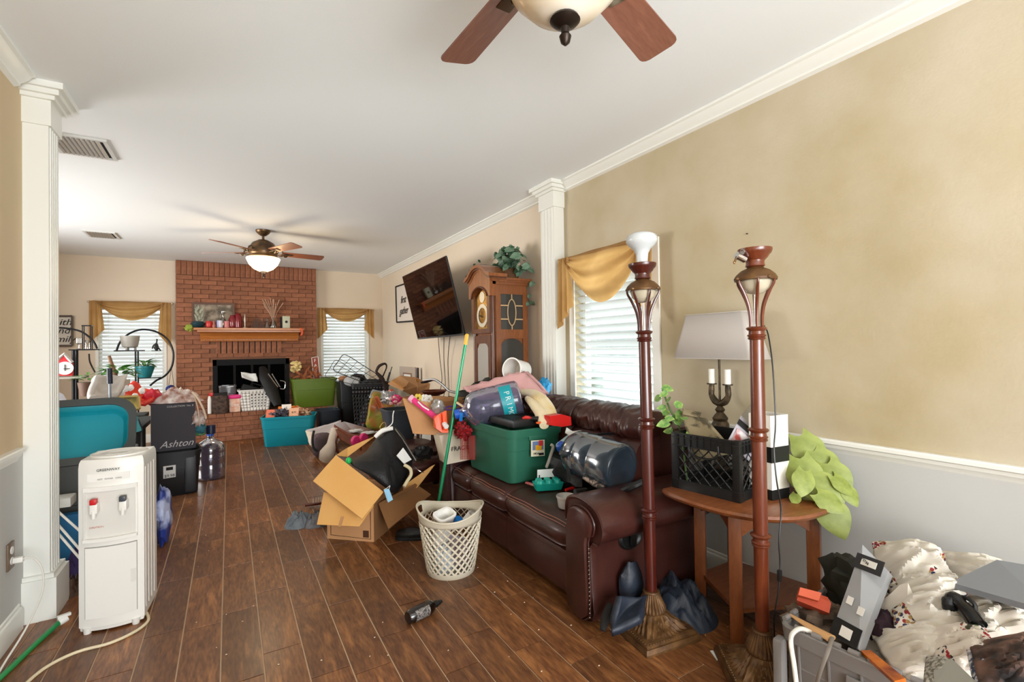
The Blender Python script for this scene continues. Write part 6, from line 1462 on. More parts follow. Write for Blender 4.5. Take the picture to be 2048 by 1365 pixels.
single('black_boots', 'black bristly brush head on the bins under the wire rack', 'brush', M().blob(at(714, 757, y=7.35), (.26, .12, .12), 6, .4, 6), BLACKM, at(714, 762, y=7.35), world=True)
# wire rack
def wire_rack(name, label, c4, r, ncx, ncy, mt):
    A, B, C, Dd = c4; t = thing(name, label, 'rack', Dd); edge_ = []
    for p_, q_ in ((A, B), (B, C), (C, Dd), (Dd, A)): edge_ += [p_+(q_-p_)*.12, p_+(q_-p_)*.5, p_+(q_-p_)*.88]
    obj('rack_frame', M().tube(edge_, r*1.6, 7, closed=True, smooth=4), mt, t, world=True)
    for i in range(1, ncx): obj('wire', M().cyl(A+(B-A)*i/ncx, Dd+(C-Dd)*i/ncx, r, n=6), mt, t, world=True)
    for i in range(1, ncy): obj('wire', M().cyl(A+(Dd-A)*i/ncy, B+(C-B)*i/ncy, r, n=6), mt, t, world=True)
    return t
DWIRE = mat('dark_wire', '#2c2c30', .35, .5)
wire_rack('wire_rack', 'dark wire basket rack tilted in front of the right back window', [at(688, 707, y=6.9), at(768, 758, y=6.6), at(738, 770, y=6.6), at(664, 741, y=6.9)], .0035, 6, 3, DWIRE)
wire_rack('wire_rack', 'second thinner wire panel behind the tilted wire basket rack', [at(672, 718, y=7.2), at(746, 770, y=7.0), at(738, 778, y=7.0), at(648, 755, y=7.2)], .0025, 5, 2, DWIRE)
ex_ = thing('exercise_handle', 'dark brown folding stroller handle standing up beside the wire rack', 'stroller handle', at(770, 785, y=6.2))
BRN = mat('dark_brown_foam', '#2a1a18', .7)
obj('handle_loop', M().tube([at(752, 745, y=6.2), at(758, 733, y=6.2), at(770, 728, y=6.2), at(773, 735, y=6.2), at(768, 748, y=6.2), at(764, 757, y=6.2)], [.016, .02, .014, .009, .009, .012], 8, smooth=5), BRN, ex_, world=True)
obj('shaft', M().tube([at(752, 745, y=6.2), at(764, 758, y=6.2), at(768, 768, y=6.2), at(771, 788, y=6.2), Vector((at(771, 788, y=6.2).x, 6.2, .02))], [.018, .03, .022, .024, .024], 8, smooth=4), BRN, ex_, world=True)
obj('side_rod', M().cyl(at(775, 762, y=6.2), at(784, 734, y=6.2), .006).cyl(at(775, 762, y=6.2), at(780, 745, y=6.2), .013), BLACK, ex_, world=True)
obj('cross_bar', M().cyl(at(757, 760, y=6.2), at(778, 768, y=6.2), .014), BRN, ex_, world=True)
# ---- side table the heap rests on
st_ = thing('console_table', 'dark brown low table buried under boxes below the television', 'table', (1.95, 5.0, 0))
DW = wood('dark_console_wood', '#2e1710', '#4a2619', .4, (1, 5, 5), 3)
obj('tabletop', M().box((0, 0, .59), (.62, 1.5, .04), bev=.008), DW, st_)
for sx_ in (-1, 1):
    for sy_ in (-1, 1): obj('leg', M().box((sx_*.26, sy_*.68, .285), (.06, .06, .57), bev=.006), DW, st_)
kc = thing('crushed_carton', 'crushed brown cardboard carton with tape lying on the heap under the television', 'box', at(830, 800, y=5.0))
ck = [(776, 768, 5.0), (800, 752, 5.1), (832, 756, 5.1), (860, 768, 5.0), (856, 792, 4.9), (820, 796, 4.85), (806, 782, 4.8)]
cp_ = [at(a_, b_, y=c_) for a_, b_, c_ in ck]
obj('box_panel', M().slab([cp_[0], cp_[1], at(818, 765, y=4.95), cp_[6]], .008), CARD, kc, world=True, smooth=False)
obj('box_panel', M().slab([cp_[1], cp_[2], at(835, 775, y=4.8), at(818, 765, y=4.95)], .008), CARD, kc, world=True, smooth=False)
obj('box_panel', M().slab([at(818, 765, y=4.94), at(835, 775, y=4.8), at(832, 796, y=4.8), cp_[6]], .008), CARDD, kc, world=True, smooth=False)
obj('box_panel', M().slab([cp_[2], cp_[3], cp_[4], at(830, 797, y=4.82), at(835, 775, y=4.79)], .008), CARD, kc, world=True, smooth=False)
obj('tape', M().slab([at(784, 762, y=5.02), at(790, 758, y=5.05), at(811, 774, y=4.84), at(806, 777, y=4.82)], .012).slab([at(832, 758, y=5.0), at(838, 761, y=5.0), at(836, 792, y=4.8), at(829, 794, y=4.8)], .012), mat('brown_packing_tape', '#a8743c', .3), kc, world=True, smooth=False)
single('box_underlay', 'brown carton body supporting the crushed carton panels', 'box', M().box((0, 0, .08), (.36, .40, .15), bev=.01), CARDD, (1.83, 5.0, .61), rz=.2)
gn = thing('gooseneck_lamp', 'silver gooseneck pipe arching over the carton towards the sofa', 'lamp', at(930, 800, y=4.0))
obj('gooseneck', M().tube([at(846, 762, y=4.4), at(868, 760, y=4.3), at(885, 770, y=4.2), at(900, 783, y=4.1), at(925, 787, y=4.0)], .012, 8, smooth=6), CHROME, gn, world=True)
obj('lamp_head', M().tube([at(842, 766, y=4.4), at(852, 763, y=4.4), at(866, 760, y=4.35)], [.008, .018, .012], 8, smooth=3), BLACK, gn, world=True)
wf = thing('photo_frame', 'small whitewashed frame hanging low on the cream wall under the television', 'picture frame', at(815, 750, x=2.35))
a_, b_, c_, d_ = at(800, 733, x=2.36), at(831, 735, x=2.36), at(832, 760, x=2.36), at(801, 762, x=2.36)
obj('frame', M().slab([a_, b_, c_, d_], .02), mat('whitewashed_wood', '#b9a898', .7), wf, world=True, smooth=False)
obj('inner_mat', M().slab(inset([a_, b_, c_, d_], .25, .8, .4, .95, .012), .004), mat('brown_mat', '#8a6248', .7), wf, world=True, smooth=False)
obj('inner_print', M().slab(inset([a_, b_, c_, d_], .32, .74, .5, .92, .016), .004), WHITE, wf, world=True, smooth=False)
single('speaker_bar', 'thin dark upright plank leaning by the whitewashed frame', 'plank', M().bx(2.29, 2.32, at(834, 748, x=2.3).y-.03, at(834, 748, x=2.3).y+.03, 0, at(834, 736, x=2.3).z), DW, at(834, 760, x=2.3), world=True)
wsn = thing('wall_sign', 'black framed white sign with script lettering, partly behind the television', 'sign', at(815, 607, x=W-.01))
a_, b_, c_, d_ = at(793, 574, x=W-.012), at(836, 560, x=W-.012), at(836, 642, x=W-.012), at(795, 645, x=W-.012)
obj('sign_board', M().slab([a_, b_, c_, d_], .01), mat('white_sign_board', '#d9cfc4', .6), wsn, world=True, smooth=False)
for p_, q_ in ((a_, b_), (b_, c_), (c_, d_), (d_, a_)): obj('sign_frame', M().tube([p_+Vector((-.012, 0, 0)), q_+Vector((-.012, 0, 0))], .012, 4), BLACKM, wsn, world=True)
text_on(text(wsn, 'first', (0, 0, 0), (0, 0, 0), .16, BLACKM, shear=.4, extrude=.001), at(806, 600, x=W-.025), (0, -1, 0), (0, 0, 1))
text_on(text(wsn, 'gather', (0, 0, 0), (0, 0, 0), .16, BLACKM, shear=.4, extrude=.001), at(807, 622, x=W-.025), (0, -1, 0), (0, 0, 1))
bt = thing('wooden_bowl', 'dark brown wooden bowl and small posts right of the crushed carton', 'bowl', at(868, 792, y=4.6))
obj('bowl', M().lathe([(.04, 0), (.10, .02), (.13, .05), (.125, .055), (.09, .03)], n=24), mat('dark_bowl_wood', '#5a2a18', .4), bt)
for i in range(4): obj('post', M().cyl((-.02+i*.03, 0, -.01), (-.02+i*.03, 0, -.05), .004), CHROME, bt)
# ---- printed gift bag, tapered grey pail, toys
gbg = thing('gift_bag', 'large printed plastic bag with jungle animal pattern by the black hamper', 'bag', at(760, 858, y=5.4))
GBM = mat('jungle_print_plastic', '#8e9a3c', .35, col2='#b8683a', vscale=7, contrast=.4, bump=.4, bscale=20)
gpt = [at(734, 856, y=5.4), at(735, 830, y=5.35), at(740, 800, y=5.35), at(748, 782, y=5.4), at(775, 790, y=5.4), at(788, 800, y=5.3), at(790, 830, y=5.2), at(778, 862, y=5.3)]
cen = sum(gpt, Vector())/8; gP = catmull(gpt, 3, True); m = M()
m.loft([[cen+(p-cen)*k_+Vector((.3, .7, 0)).normalized()*d_*(1+.4*noise.noise(p*12)) for p in gP] for k_, d_ in ((.3, -.10), (.75, -.09), (.97, -.03), (1, .03), (.95, .12), (.5, .16))])
obj('bag_body', m, GBM, gbg, world=True, angle=70)
obj('bag_top', patch(at(738, 795, y=5.3), at(745, 780, y=5.4), at(778, 786, y=5.4), at(785, 802, y=5.25), .04, 3), mat('pale_blue_bag_top', '#a9b4b8', .35), gbg, world=True, solid=.006)
obj('animal_print', patch(at(748, 795, y=5.24), at(756, 792, y=5.24), at(770, 818, y=5.16), at(760, 822, y=5.16), .02), mat('orange_animal', '#b86236', .6), gbg, world=True, solid=.004)
gp_ = thing('waste_bin', 'tapered slate grey waste bin standing among the toys behind the carton', 'bin', at(800, 885, y=4.75)); gp_.location.z = .33
obj('bin_body', tote_mesh(.33, .28, .36, .68, .05, .004, .012, .03, False), DGREY, gp_)
pf = thing('toy_bouquet', 'hot pink and pale pink toy flowers in clear wrap on the grey waste bin', 'toy', at(795, 800, y=4.7))
obj('pink_flower', M().blob(at(793, 799, y=4.62), (.10, .07, .08), 2, .5, 5, 16, 10), HPK, pf, world=True)
for i in range(9): obj('petal', M().blob(at(786+rnd.uniform(-5, 18), 800+rnd.uniform(-6, 10), y=4.6), (.035, .03, .03), i, .4), mat('pale_pink_petal', '#e6b6b2', .5) if i == 0 else bpy.data.materials['pale_pink_petal'], pf, world=True)
obj('clear_wrap', M().blob(at(778, 795, y=4.7), (.16, .12, .12), 5, .7, 5), thin_glass('wrap_film', '#d6d6d6', .25, .15, .3), pf, world=True)
single('rubber_ball', 'small orange red ball under the crushed carton corner', 'ball', M().blob(at(782, 783, y=4.8), (.06, .06, .04)), mat('orange_red_rubber', '#d8482a', .5), at(782, 786, y=4.8), world=True)
single('grey_pail_support', 'closed brown carton on the floor under the grey waste bin', 'box', M().box((0, 0, .16), (.5, .42, .32), bev=.006), CARDD, (gp_.location.x, gp_.location.y, 0), rz=.1)
td = thing('toy_bench', 'brown wooden doll bench with hot pink wheels in the middle of the floor clutter', 'toy', at(700, 900, y=5.2)); 
RW = wood('red_brown_wood', '#5e2a14', '#8a4524', .4, (4, 4, 1), 4)
obj('seat_board', M().slab([at(668, 852, y=5.6), at(688, 846, y=5.8), at(765, 868, y=5.3), at(722, 884, y=5.0)], .03), RW, td, world=True, smooth=False)
obj('side_rail', M().slab([at(669, 857, y=5.55), at(722, 888, y=4.98), at(722, 902, y=4.98), at(672, 872, y=5.55)], .02), RW, td, world=True, smooth=False)
obj('curved_leg', M().tube([at(675, 868, y=5.5), at(670, 885, y=5.5), at(674, 902, y=5.5), at(684, 912, y=5.5)], [.03, .045, .035, .02], 10, smooth=5, flat=.5), RW, td, world=True)
for px, py in ((711, 882), (727, 877)):
    c_ = at(px, py, y=4.95); wl = obj('wheel', M().lathe([(.001, -.02), (.045, -.02), (.052, -.01), (.052, .01), (.045, .02), (.001, .02)], n=20, mx=Matrix.Rotation(PI/2, 4, 'X') @ Matrix.Rotation(.5, 4, 'Y'), o=c_), HPK, td, world=True)
    obj('hub', M().lathe([(.001, -.026), (.018, -.026), (.018, -.02)], n=16, mx=Matrix.Rotation(PI/2, 4, 'X') @ Matrix.Rotation(.5, 4, 'Y'), o=c_), mat('pale_pink_hub', '#e8a8bc', .5) if px == 711 else bpy.data.materials['pale_pink_hub'], wl, world=False) if False else None
single('white_tissues', 'loose white tissue pieces on the brown doll bench', 'tissue', M().blob(at(712, 862, y=5.3), (.14, .08, .03), 4, .6, 5).blob(at(738, 866, y=5.2), (.16, .08, .03), 7, .6, 5), WPAP, at(725, 866, y=5.3), world=True)
wbg = thing('paper_bag', 'white and lilac paper bag lying open beside the teal bin', 'bag', at(650, 880, y=6.6))
obj('bag_panel', patch(at(612, 862, y=6.7), at(682, 842, y=6.8), at(684, 866, y=6.6), at(622, 888, y=6.5), .05, 4), mat('white_lilac_paper', '#c9c3c6', .7), wbg, world=True, solid=.03)
obj('bag_fold', patch(at(611, 862, y=6.68), at(625, 866, y=6.5), at(628, 890, y=6.45), at(620, 892, y=6.5), .02, 6), mat('cream_paper', '#e2d4c0', .7), wbg, world=True, solid=.01)
obj('bag_base', M().blob((at(650, 880, y=6.6).x, 6.62, .09), (.36, .2, .18), 4, .3), bpy.data.materials['white_lilac_paper'], wbg, world=True)
ps = thing('handbag', 'grey brown handbag with black trim on the floor right of the teal bin', 'bag', at(645, 898, y=6.1)); ps.location.z = 0
obj('bag_body', M().blob(at(645, 890, y=6.15), (.24, .16, .28), 3, .15, 2, power=.6), mat('taupe_canvas', '#5a4c50', .8), ps, world=True)
obj('bag_trim', M().tube([at(628, 862, y=6.08), at(625, 878, y=6.05), at(627, 896, y=6.02), at(636, 903, y=6.0)], .014, 7, smooth=5), BLACKM, ps, world=True)
sk = thing('shopping_bag', 'twisted cream plastic bag hanging from the toy bench to the floor', 'bag', at(652, 925, y=5.6)); sk.location.z = 0
obj('bag_body', M().tube([at(670, 858, y=5.55), at(667, 872, y=5.52), at(663, 890, y=5.5), at(655, 908, y=5.5), at(650, 922, y=5.52)], [.045, .05, .055, .09, .07], 14, smooth=4, flat=.7), mat('cream_plastic_film', '#cdbfae', .5, bump=.6, bscale=25), sk, world=True)
# ================================================================== LEFT SIDE
# ---- water cooler
CW = mat('white_appliance_plastic', '#e4e2dc', .3, coat=.2)
wcx = thing('water_cooler', 'white freestanding hot and cold water cooler beside the left column', 'water cooler', (-.47, 3.03, 0), rz=math.radians(-5))
CWx, CDy, CHt = .245, .27, .80
def csec(z, kx=1, ky=1, bow=.028, n=10):
    out = [Vector((CWx/2*kx, CDy/2*ky, z)), Vector((-CWx/2*kx, CDy/2*ky, z))]
    for i in range(n+1):
        u = -1+2*i/n; out.append(Vector((u*CWx/2*kx, (-CDy/2+.02-bow*(1-u*u))*ky, z)))
    return out
obj('cabinet', M().loft([csec(.03), csec(.04), csec(.47), csec(.76), csec(.785, .985, .985), csec(.80, .94, .95)]), CW, wcx, angle=35)
obj('base_skirt', M().loft([csec(.012, .96, .96), csec(.03, .98, .98)]), CW, wcx, angle=35)
for sx_ in (-.09, .09):
    for y_ in (-.12, .11): obj('foot', M().cyl((sx_, y_, 0), (sx_, y_, .03), .014, .018, 12), CW, wcx)
obj('bottle_seat', M().lathe([(.113, .797), (.112, .806), (.10, .808), (.092, .803), (.06, .803), (.055, .807), (.045, .807), (.04, .804), (.003, .804)], n=40, o=(0, .01, 0)), CW, wcx)
def fy(u, off=0): return -CDy/2+.02-.028*(1-u*u)-off
def panel(m, u0, u1, z0, z1, o0, o1, n=8):
    A = [Vector((( u0+(u1-u0)*i/n)*CWx/2, fy(u0+(u1-u0)*i/n, o0), z)) for z in (z0, z1) for i in range(n+1)]
    B = [Vector((( u0+(u1-u0)*i/n)*CWx/2, fy(u0+(u1-u0)*i/n, o1), z)) for z in (z0, z1) for i in range(n+1)]
    ring = lambda P: P[:n+1]+list(reversed(P[n+1:]))
    return m.loft([ring(A), ring(B)])
GRYL = mat('shaded_recess_plastic', '#d4d1ca', .45)
obj('tap_recess_frame', panel(panel(panel(panel(M(), -.82, .82, .655, .675, -.004, .012), -.82, -.76, .44, .66, -.004, .008), .76, .82, .44, .66, -.004, .008), -.82, .82, .425, .44, -.004, .02), CW, wcx, angle=30)
obj('recess_back', panel(M(), -.76, .76, .44, .655, -.003, .0015), GRYL, wcx, angle=30)
obj('control_strip', panel(M(), -.7, .6, .70, .735, -.003, .002), WHITE, wcx, angle=30)
for sx_, mt_, nm, lb2 in ((-.42, mat('red_tap_lever', '#c21a20', .35), 'hot_tap', 'tap with red lever'), (.45, mat('dark_tap_lever', '#3c4148', .35), 'cold_tap', 'tap with dark lever')):
    tp = obj(nm, M().box((sx_*CWx/2, fy(sx_, .02), .585), (.03, .045, .05), bev=.008).cyl((sx_*CWx/2, fy(sx_, .035), .575), (sx_*CWx/2, fy(sx_, .038), .54), .010, .008, 12), CW, wcx, label=lb2)
    obj('tap_lever', M().box((sx_*CWx/2, fy(sx_, .035), .617), (.026, .03, .026), bev=.006), mt_, tp)
dr_ = obj('cabinet_door', panel(M(), -.78, .78, .07, .395, -.003, .0035), CW, wcx, angle=30)
obj('door_gap', panel(panel(panel(M(), -.8, .8, .395, .399, -.003, .001), -.8, -.785, .07, .395, -.003, .001), .785, .8, .07, .395, -.003, .001), mat('gap_grey', '#8a8882', .7), wcx, angle=30)
obj('finger_pull', panel(M(), .62, .76, .21, .27, -.003, .006), GRYL, dr_, angle=30)
text(wcx, 'GREENWAY', (-.005, fy(0, .0035), .752), (PI/2, 0, 0), .016, BLACKM, extrude=.0004)
text(wcx, 'HOT   POWER   COLD', (.0, fy(0, .003), .71), (PI/2, 0, 0), .009, mat('grey_print', '#77756f', .6), extrude=.0004)
text(wcx, 'CAUTION', (-.05, fy(-.4, .003), .49), (PI/2, 0, -.05), .012, mat('red_print', '#c87a6a', .6), extrude=.0004)
for i in range(4): obj('side_rib', M().bx(CWx/2-.001, CWx/2+.0015, -.09+i*.055, -.075+i*.055, .06, .74), CW, wcx, smooth=False)
# cords, hose, outlet
ot_ = thing('wall_outlet', 'brown electrical outlet low on the left wall', 'outlet', (XL, 3.03, .385))
obj('cover_plate', M().box((.004, 0, 0), (.008, .075, .12), bev=.003), mat('brown_outlet_plate', '#6b5644', .4), ot_)
for z in (-.024, .024): obj('socket', M().lathe([(.001, 0), (.017, 0), (.017, .003), (.001, .003)], n=16, mx=Matrix.Rotation(PI/2, 4, 'Y'), o=(.008, 0, z)), WHITE, ot_)
CRD = mat('white_cord', '#d9d6cc', .45)
wc_ = thing('power_cord', 'white power cord plugged into the left wall outlet and looping to the floor', 'cord', (XL+.02, 3.03, .36))
obj('plug', M().box((XL+.03, 3.03, .362), (.035, .026, .024), bev=.005), WHITE, wc_, world=True)
obj('cable', M().tube([(XL+.045, 3.03, .362), (XL+.08, 3.04, .35), (XL+.11, 3.03, .29), (XL+.115, 3.0, .2), (XL+.09, 2.9, .1), (XL+.06, 2.75, .03), (XL+.06, 2.55, .006), (XL+.05, 2.3, .006)], .004, 7, smooth=6), CRD, wc_, world=True)
single('extension_cord', 'cream flat cord curving over the floor from under the water cooler', 'cord', M().tube([at(293, 1226, z=.008), at(296, 1243, z=.008), at(270, 1264, z=.008), at(220, 1287, z=.008), at(160, 1303, z=.008), at(110, 1325, z=.008), at(70, 1352, z=.008), at(20, 1400, z=.008)], .0065, 8, smooth=6), mat('cream_cord', '#d8c9a8', .5), at(160, 1303, z=0), world=True)
hz_ = thing('garden_hose', 'green garden hose with white fitting running along the floor by the left wall', 'hose', at(60, 1300, z=0))
obj('hose_pipe', M().tube([at(118, 1246, z=.02), at(70, 1290, z=.012), at(20, 1338, z=.012), at(-30, 1385, z=.012)], .011, 10, smooth=5), mat('green_hose', '#1c8a4a', .4), hz_, world=True)
obj('valve', M().cyl(at(118, 1246, z=.022), at(134, 1236, z=.03), .017, n=12).box(tuple(at(128, 1232, z=.045)), (.05, .02, .014), rz=.5, bev=.004), WHITE, hz_, world=True)
# ---- grey crates / stack behind the cooler
single('storage_crate', 'charcoal plastic storage crate behind the white water cooler', 'storage bin', tote_mesh(.62, .46, .66, .9, .05, .004, .012, .04), mat('charcoal_plastic', '#414444', .5), (-.86, 3.98, 0), rz=.02, angle=35)
tz = thing('storage_tote', 'teal storage tote tipped on its side with a grey rim, on the charcoal crate', 'storage bin', (-.82, 4.1, .68), rot=(math.radians(62), 0, math.radians(4)))
b_in = M(); 
RG = mat('charcoal_rim_plastic', '#3d4141', .5)
L_, W_ = .58, .42
b_in.loft([rrect(L_, W_, .10, .30), rrect(L_+.0, W_+.0, .10, .31), rrect(L_*.99, W_*.99, .09, .31), rrect(L_*.8, W_*.78, .07, .03), rrect(L_*.78, W_*.76, .06, .02)], True, True)
obj('tote_interior', M().loft([rrect(L_-.07, W_-.08, .10, .30, 6), rrect(L_-.11, W_-.12, .08, .24, 6), rrect(L_-.14, W_-.15, .07, .22, 6)], False, True), TEAL, tz, angle=35, solid=.004, label='bright teal inside')
obj('tote_rim', M().loft([rrect(L_, W_, .12, .285, 6), rrect(L_, W_, .12, .31, 6), rrect(L_-.08, W_-.09, .10, .31, 6), rrect(L_-.075, W_-.085, .10, .285, 6)], wrap=True), RG, tz, angle=35)
obj('tote_shell', M().loft([rrect(L_-.02, W_-.02, .11, .29, 6), rrect(L_-.14, W_-.13, .08, .03, 6), rrect(L_-.18, W_-.17, .06, .02, 6)], False, True), RG, tz, angle=35)
for v in tz.children: pass
# white wire shelf and blue cloth low behind the column
wsx = thing('wire_shelf', 'white wire shelf legs showing between column and water cooler', 'shelf', (-.84, 3.55, 0))
for a_, b_ in (((112, 1020), (140, 1045)), ((112, 1043), (140, 1082)), ((112, 1060), (140, 1100))): obj('wire', M().cyl(at(a_[0]-8, a_[1]-7, y=3.55), at(b_[0]+20, b_[1]+18, y=3.45), .006, n=8), WHITE, wsx, world=True)
obj('shelf_box', M().box((-.86, 3.6, .60-.13), (.20, .12, .05), bev=.006), mat('white_speckled_box', '#c9c9c4', .6), wsx, world=True)
single('blue_fabric', 'blue cloth bundle under the white wire shelf', 'cloth', M().box((0, 0, .2), (.22, .07, .36), bev=.02), mat('denim_blue_cloth', '#1d5f8c', .8), (-.82, 3.67, 0))
single('purple_fabric', 'purple cloth bundle on the floor by the left column foot', 'cloth', M().heap((0, 0, 0), (.18, .12, .22), 4, .4), mat('deep_purple_cloth', '#2c1c4c', .8), (-.72, 3.58, 0))
# ---- heap on the left: dark printed carton on black bin, jug
BXD = mat('dark_grey_carton', '#37343a', .7)
bb2 = tote('black storage bin with a white price label, under the dark printed carton', (-.43, 5.42, 0), .36, .40, .40, DBIN, rz=.12)
lb3 = obj('paper_label', M().box((-.055, -.196, .23), (.09, .003, .11), rot=(.08, 0, 0)), WPAP, bb2); 
text(lb3, '$9.98', (-.055, -.20, .195), (PI/2+.08, 0, 0), .034, BLACKM, extrude=.0004); obj('label_print', M().box((-.055, -.199, .258), (.05, .002, .028), rot=(.08, 0, 0)), BLACKM, lb3)
obj('side_rib', M().box((.10, -.185, .2), (.09, .03, .36), bev=.012), DBIN, bb2)
dc = thing('printed_carton', 'dark grey upright carton with white script lettering on the black bin', 'box', (-.45, 5.42, .405), rz=.12)
obj('box_body', M().box((0, 0, .21), (.33, .26, .42), bev=.003), BXD, dc, smooth=False)
text(dc, 'Ashton', (.02, -.132, .055), (PI/2, 0, 0), .085, mat('pale_script', '#b9b4b4', .5), shear=.4, extrude=.0004)
text(dc, 'COLLECTION  No. 8', (.05, -.132, .395), (PI/2, 0, 0), .022, bpy.data.materials['pale_script'], extrude=.0004)
jl_ = at(415, 958, z=0); jug('clear smoky water jug standing on the floor right of the black bin', Vector((-.17, 5.78, 0)), Vector((-.17, 5.78, .47)), thin_glass('smoky_jug_plastic', '#a7a3b4', .14, .08, .25, '#6a6678'))
single('blue_cap_cups', 'stack of blue and green lidded cups on the jug beside the carton', 'cups', M().lathe([(.04, 0), (.05, .01), (.045, .09), (.05, .10), (.04, .12), (.003, .12)], n=20), mat('slate_blue_cup', '#37476b', .4, col2='#5a8c5c', vscale=7, contrast=.2), (-.25, 5.6, .475))
single('dark_mug', 'small dark mug with green rim beside the blue cups', 'mug', M().lathe([(.035, 0), (.04, .005), (.04, .085), (.003, .085)], n=18), mat('dark_navy_mug', '#18203a', .4), (-.16, 5.62, .475))
def rag(name, label, loc, size, material, seed, cat='clothing', amp=.5, rz=0):
    return single(name, label, cat, M().heap((0, 0, 0), size, seed, amp, 3.5), material, loc, rz=rz)
PATT = mat('mixed_patterned_fabric', '#cfc6c0', .8, col2='#8a5a4c', vscale=16, contrast=.5)
rag('patterned_clothes', 'white and brown patterned clothes heaped on the dark carton', (-.42, 5.42, .83), (.42, .30, .12), PATT, 3)
sl = thing('hanging_garment', 'cream and brown straps hanging down the right side of the dark carton', 'clothing', (-.24, 5.36, .80))
obj('straps', M().tube([at(385, 785, y=5.3), at(397, 800, y=5.28), at(408, 822, y=5.26), at(412, 838, y=5.26)], .016, 7, smooth=5, flat=.4).tube([at(388, 790, y=5.3), at(395, 815, y=5.28), at(398, 835, y=5.26), at(400, 850, y=5.26)], .014, 7, smooth=5, flat=.4), mat('cream_strap', '#d8c4ae', .8), sl, world=True)
obj('bow', M().blob(at(398, 838, y=5.3), (.1, .06, .14), 3, .6, 5), PATT, sl, world=True)
obj('teal_pocket', M().blob(at(402, 858, y=5.3), (.08, .06, .09), 8, .4, 5), mat('petrol_blue_cloth', '#24606c', .7), sl, world=True)
# low unit under the heap
lt = thing('folding_table', 'low dark table hidden under the pile of household goods left of the carton', 'table', (-1.15, 5.3, 0))
obj('tabletop', M().box((0, 0, .63), (1.0, 1.5, .04), bev=.006), BLACKM, lt)
for sx_ in (-1, 1):
    for sy_ in (-1, 1): obj('leg', M().cyl((sx_*.42, sy_*.6, 0), (sx_*.42, sy_*.6, .62), .02), BLACKM, lt)
T0 = .652
WCL = mat('white_grey_cloth', '#c2bcb6', .85, bump=.3, bscale=30)
REDF = mat('red_printed_bag', '#b81512', .45, col2='#d84420', vscale=5, contrast=.5, bump=.3, bscale=20)
rb_ = thing('shopping_bag', 'shiny red gift bag with white patches lying on the pile before the left window', 'bag', at(275, 790, y=5.5))
obj('bag_body', patch(at(222, 790, y=5.3), at(268, 764, y=5.5), at(316, 792, y=5.4), at(290, 812, y=5.2), .09, 5, 16, 12, .03), REDF, rb_, world=True, solid=.03)
obj('bag_side', M().blob(at(305, 795, y=5.4), (.14, .12, .14), 4, .4, 3), mat('crimson_foil', '#b01428', .35), rb_, world=True)
for px, py in ((243, 788), (262, 776), (284, 782), (270, 794), (252, 778)): obj('white_patch', M().blob(at(px, py, y=5.28), (.05, .02, .06), px, .4, 4, 8, 6), WHITE, rb_, world=True)
pw_ = thing('pillow', 'pale grey white pillow standing on the pile left of the red bag', 'pillow', at(205, 780, y=5.1))
obj('pillow_body', patch(at(190, 752, y=5.1), at(255, 752, y=5.3), at(238, 790, y=5.0), at(178, 800, y=4.9), .09, 2, 16, 14, .02), WCL, pw_, world=True, solid=.04)
fr_ = thing('gilt_picture', 'gilt picture frame lying low on the pile below the red bag', 'picture frame', at(240, 805, y=5.0))
a_, b_, c_, d_ = at(201, 797, y=5.0), at(276, 794, y=5.05), at(278, 818, y=4.95), at(203, 822, y=4.9)
for p_, q_ in ((a_, b_), (b_, c_), (c_, d_), (d_, a_)): obj('frame_side', M().tube([p_, q_], .014, 4), mat('aged_gilt', '#b49c60', .4, .4) if 'aged_gilt' not in bpy.data.materials else bpy.data.materials['aged_gilt'], fr_, world=True)
obj('frame_picture', M().slab([a_, b_, c_, d_], .006), mat('dark_olive_print', '#4c4a28', .5, col2='#c9b24c', vscale=6), fr_, world=True, smooth=False)
rag('grey_pillow', 'large grey white cushion in front of the gilt frame', (-.86, 4.88, T0), (.42, .30, .26), WCL, 8, 'cushion', .25)
rag('navy_sweater', 'navy and turquoise sweater draped beside the dark carton', (-.72, 4.98, T0), (.20, .34, .19), mat('navy_turquoise_knit', '#141c30', .9, col2='#4ca0ae', vscale=5, contrast=.12), 5)
rag('brown_boots', 'dark brown leather shoes at the foot of the pile behind the water cooler', (-.66, 4.74, 0), (.22, .3, .42), mat('dark_brown_leather', '#2c1c16', .4), 9, 'shoes', .4)
bw_ = thing('storage_bench', 'dark cloth bundle heaped with black straps behind the teal tote', 'clothing', (-1.15, 4.72, T0))
obj('bundle', M().heap((0, 0, 0), (.36, .3, .2), 12, .5), mat('charcoal_bundle', '#2a2624', .7), bw_)
bs2 = thing('bassinet', 'white rimmed oval basket with white bedding on the pile behind the left column', 'basket', (-1.28, 5.15, T0))
obj('basket_wall', M().lathe([(.14, 0), (.2, .06), (.26, .2), (.275, .21), (.25, .2), (.13, .02)], n=36), mat('dark_wicker', '#3c302a', .8, bump=.6, bscale=70), bs2)
obj('rim', M().tube([(.27*math.cos(2*PI*i/30), .27*math.sin(2*PI*i/30), .215+.03*math.cos(2*PI*i/30)) for i in range(30)], .014, 8, closed=True), WHITE, bs2)
obj('bedding', M().heap((0, 0, .12), (.46, .46, .2), 6, .6), mat('blue_white_bedding', '#c6cbd8', .8), bs2)
single('silver_plates', 'stacked white and silver dishes at the left edge beside the column', 'dishes', M().lathe([(.05, 0), (.13, .02), (.135, .03), (.13, .035), (.135, .045), (.13, .05), (.135, .06), (.05, .05)], n=30), mat('silver_white_dish', '#c4c6d0', .25, .3), (-1.05, 4.66, T0+.15), rot=(.25, .1, 0))
cp2 = thing('monitor_pole', 'dark blue upright pole standing in the middle of the pile', 'pole', at(219, 815, y=4.8))
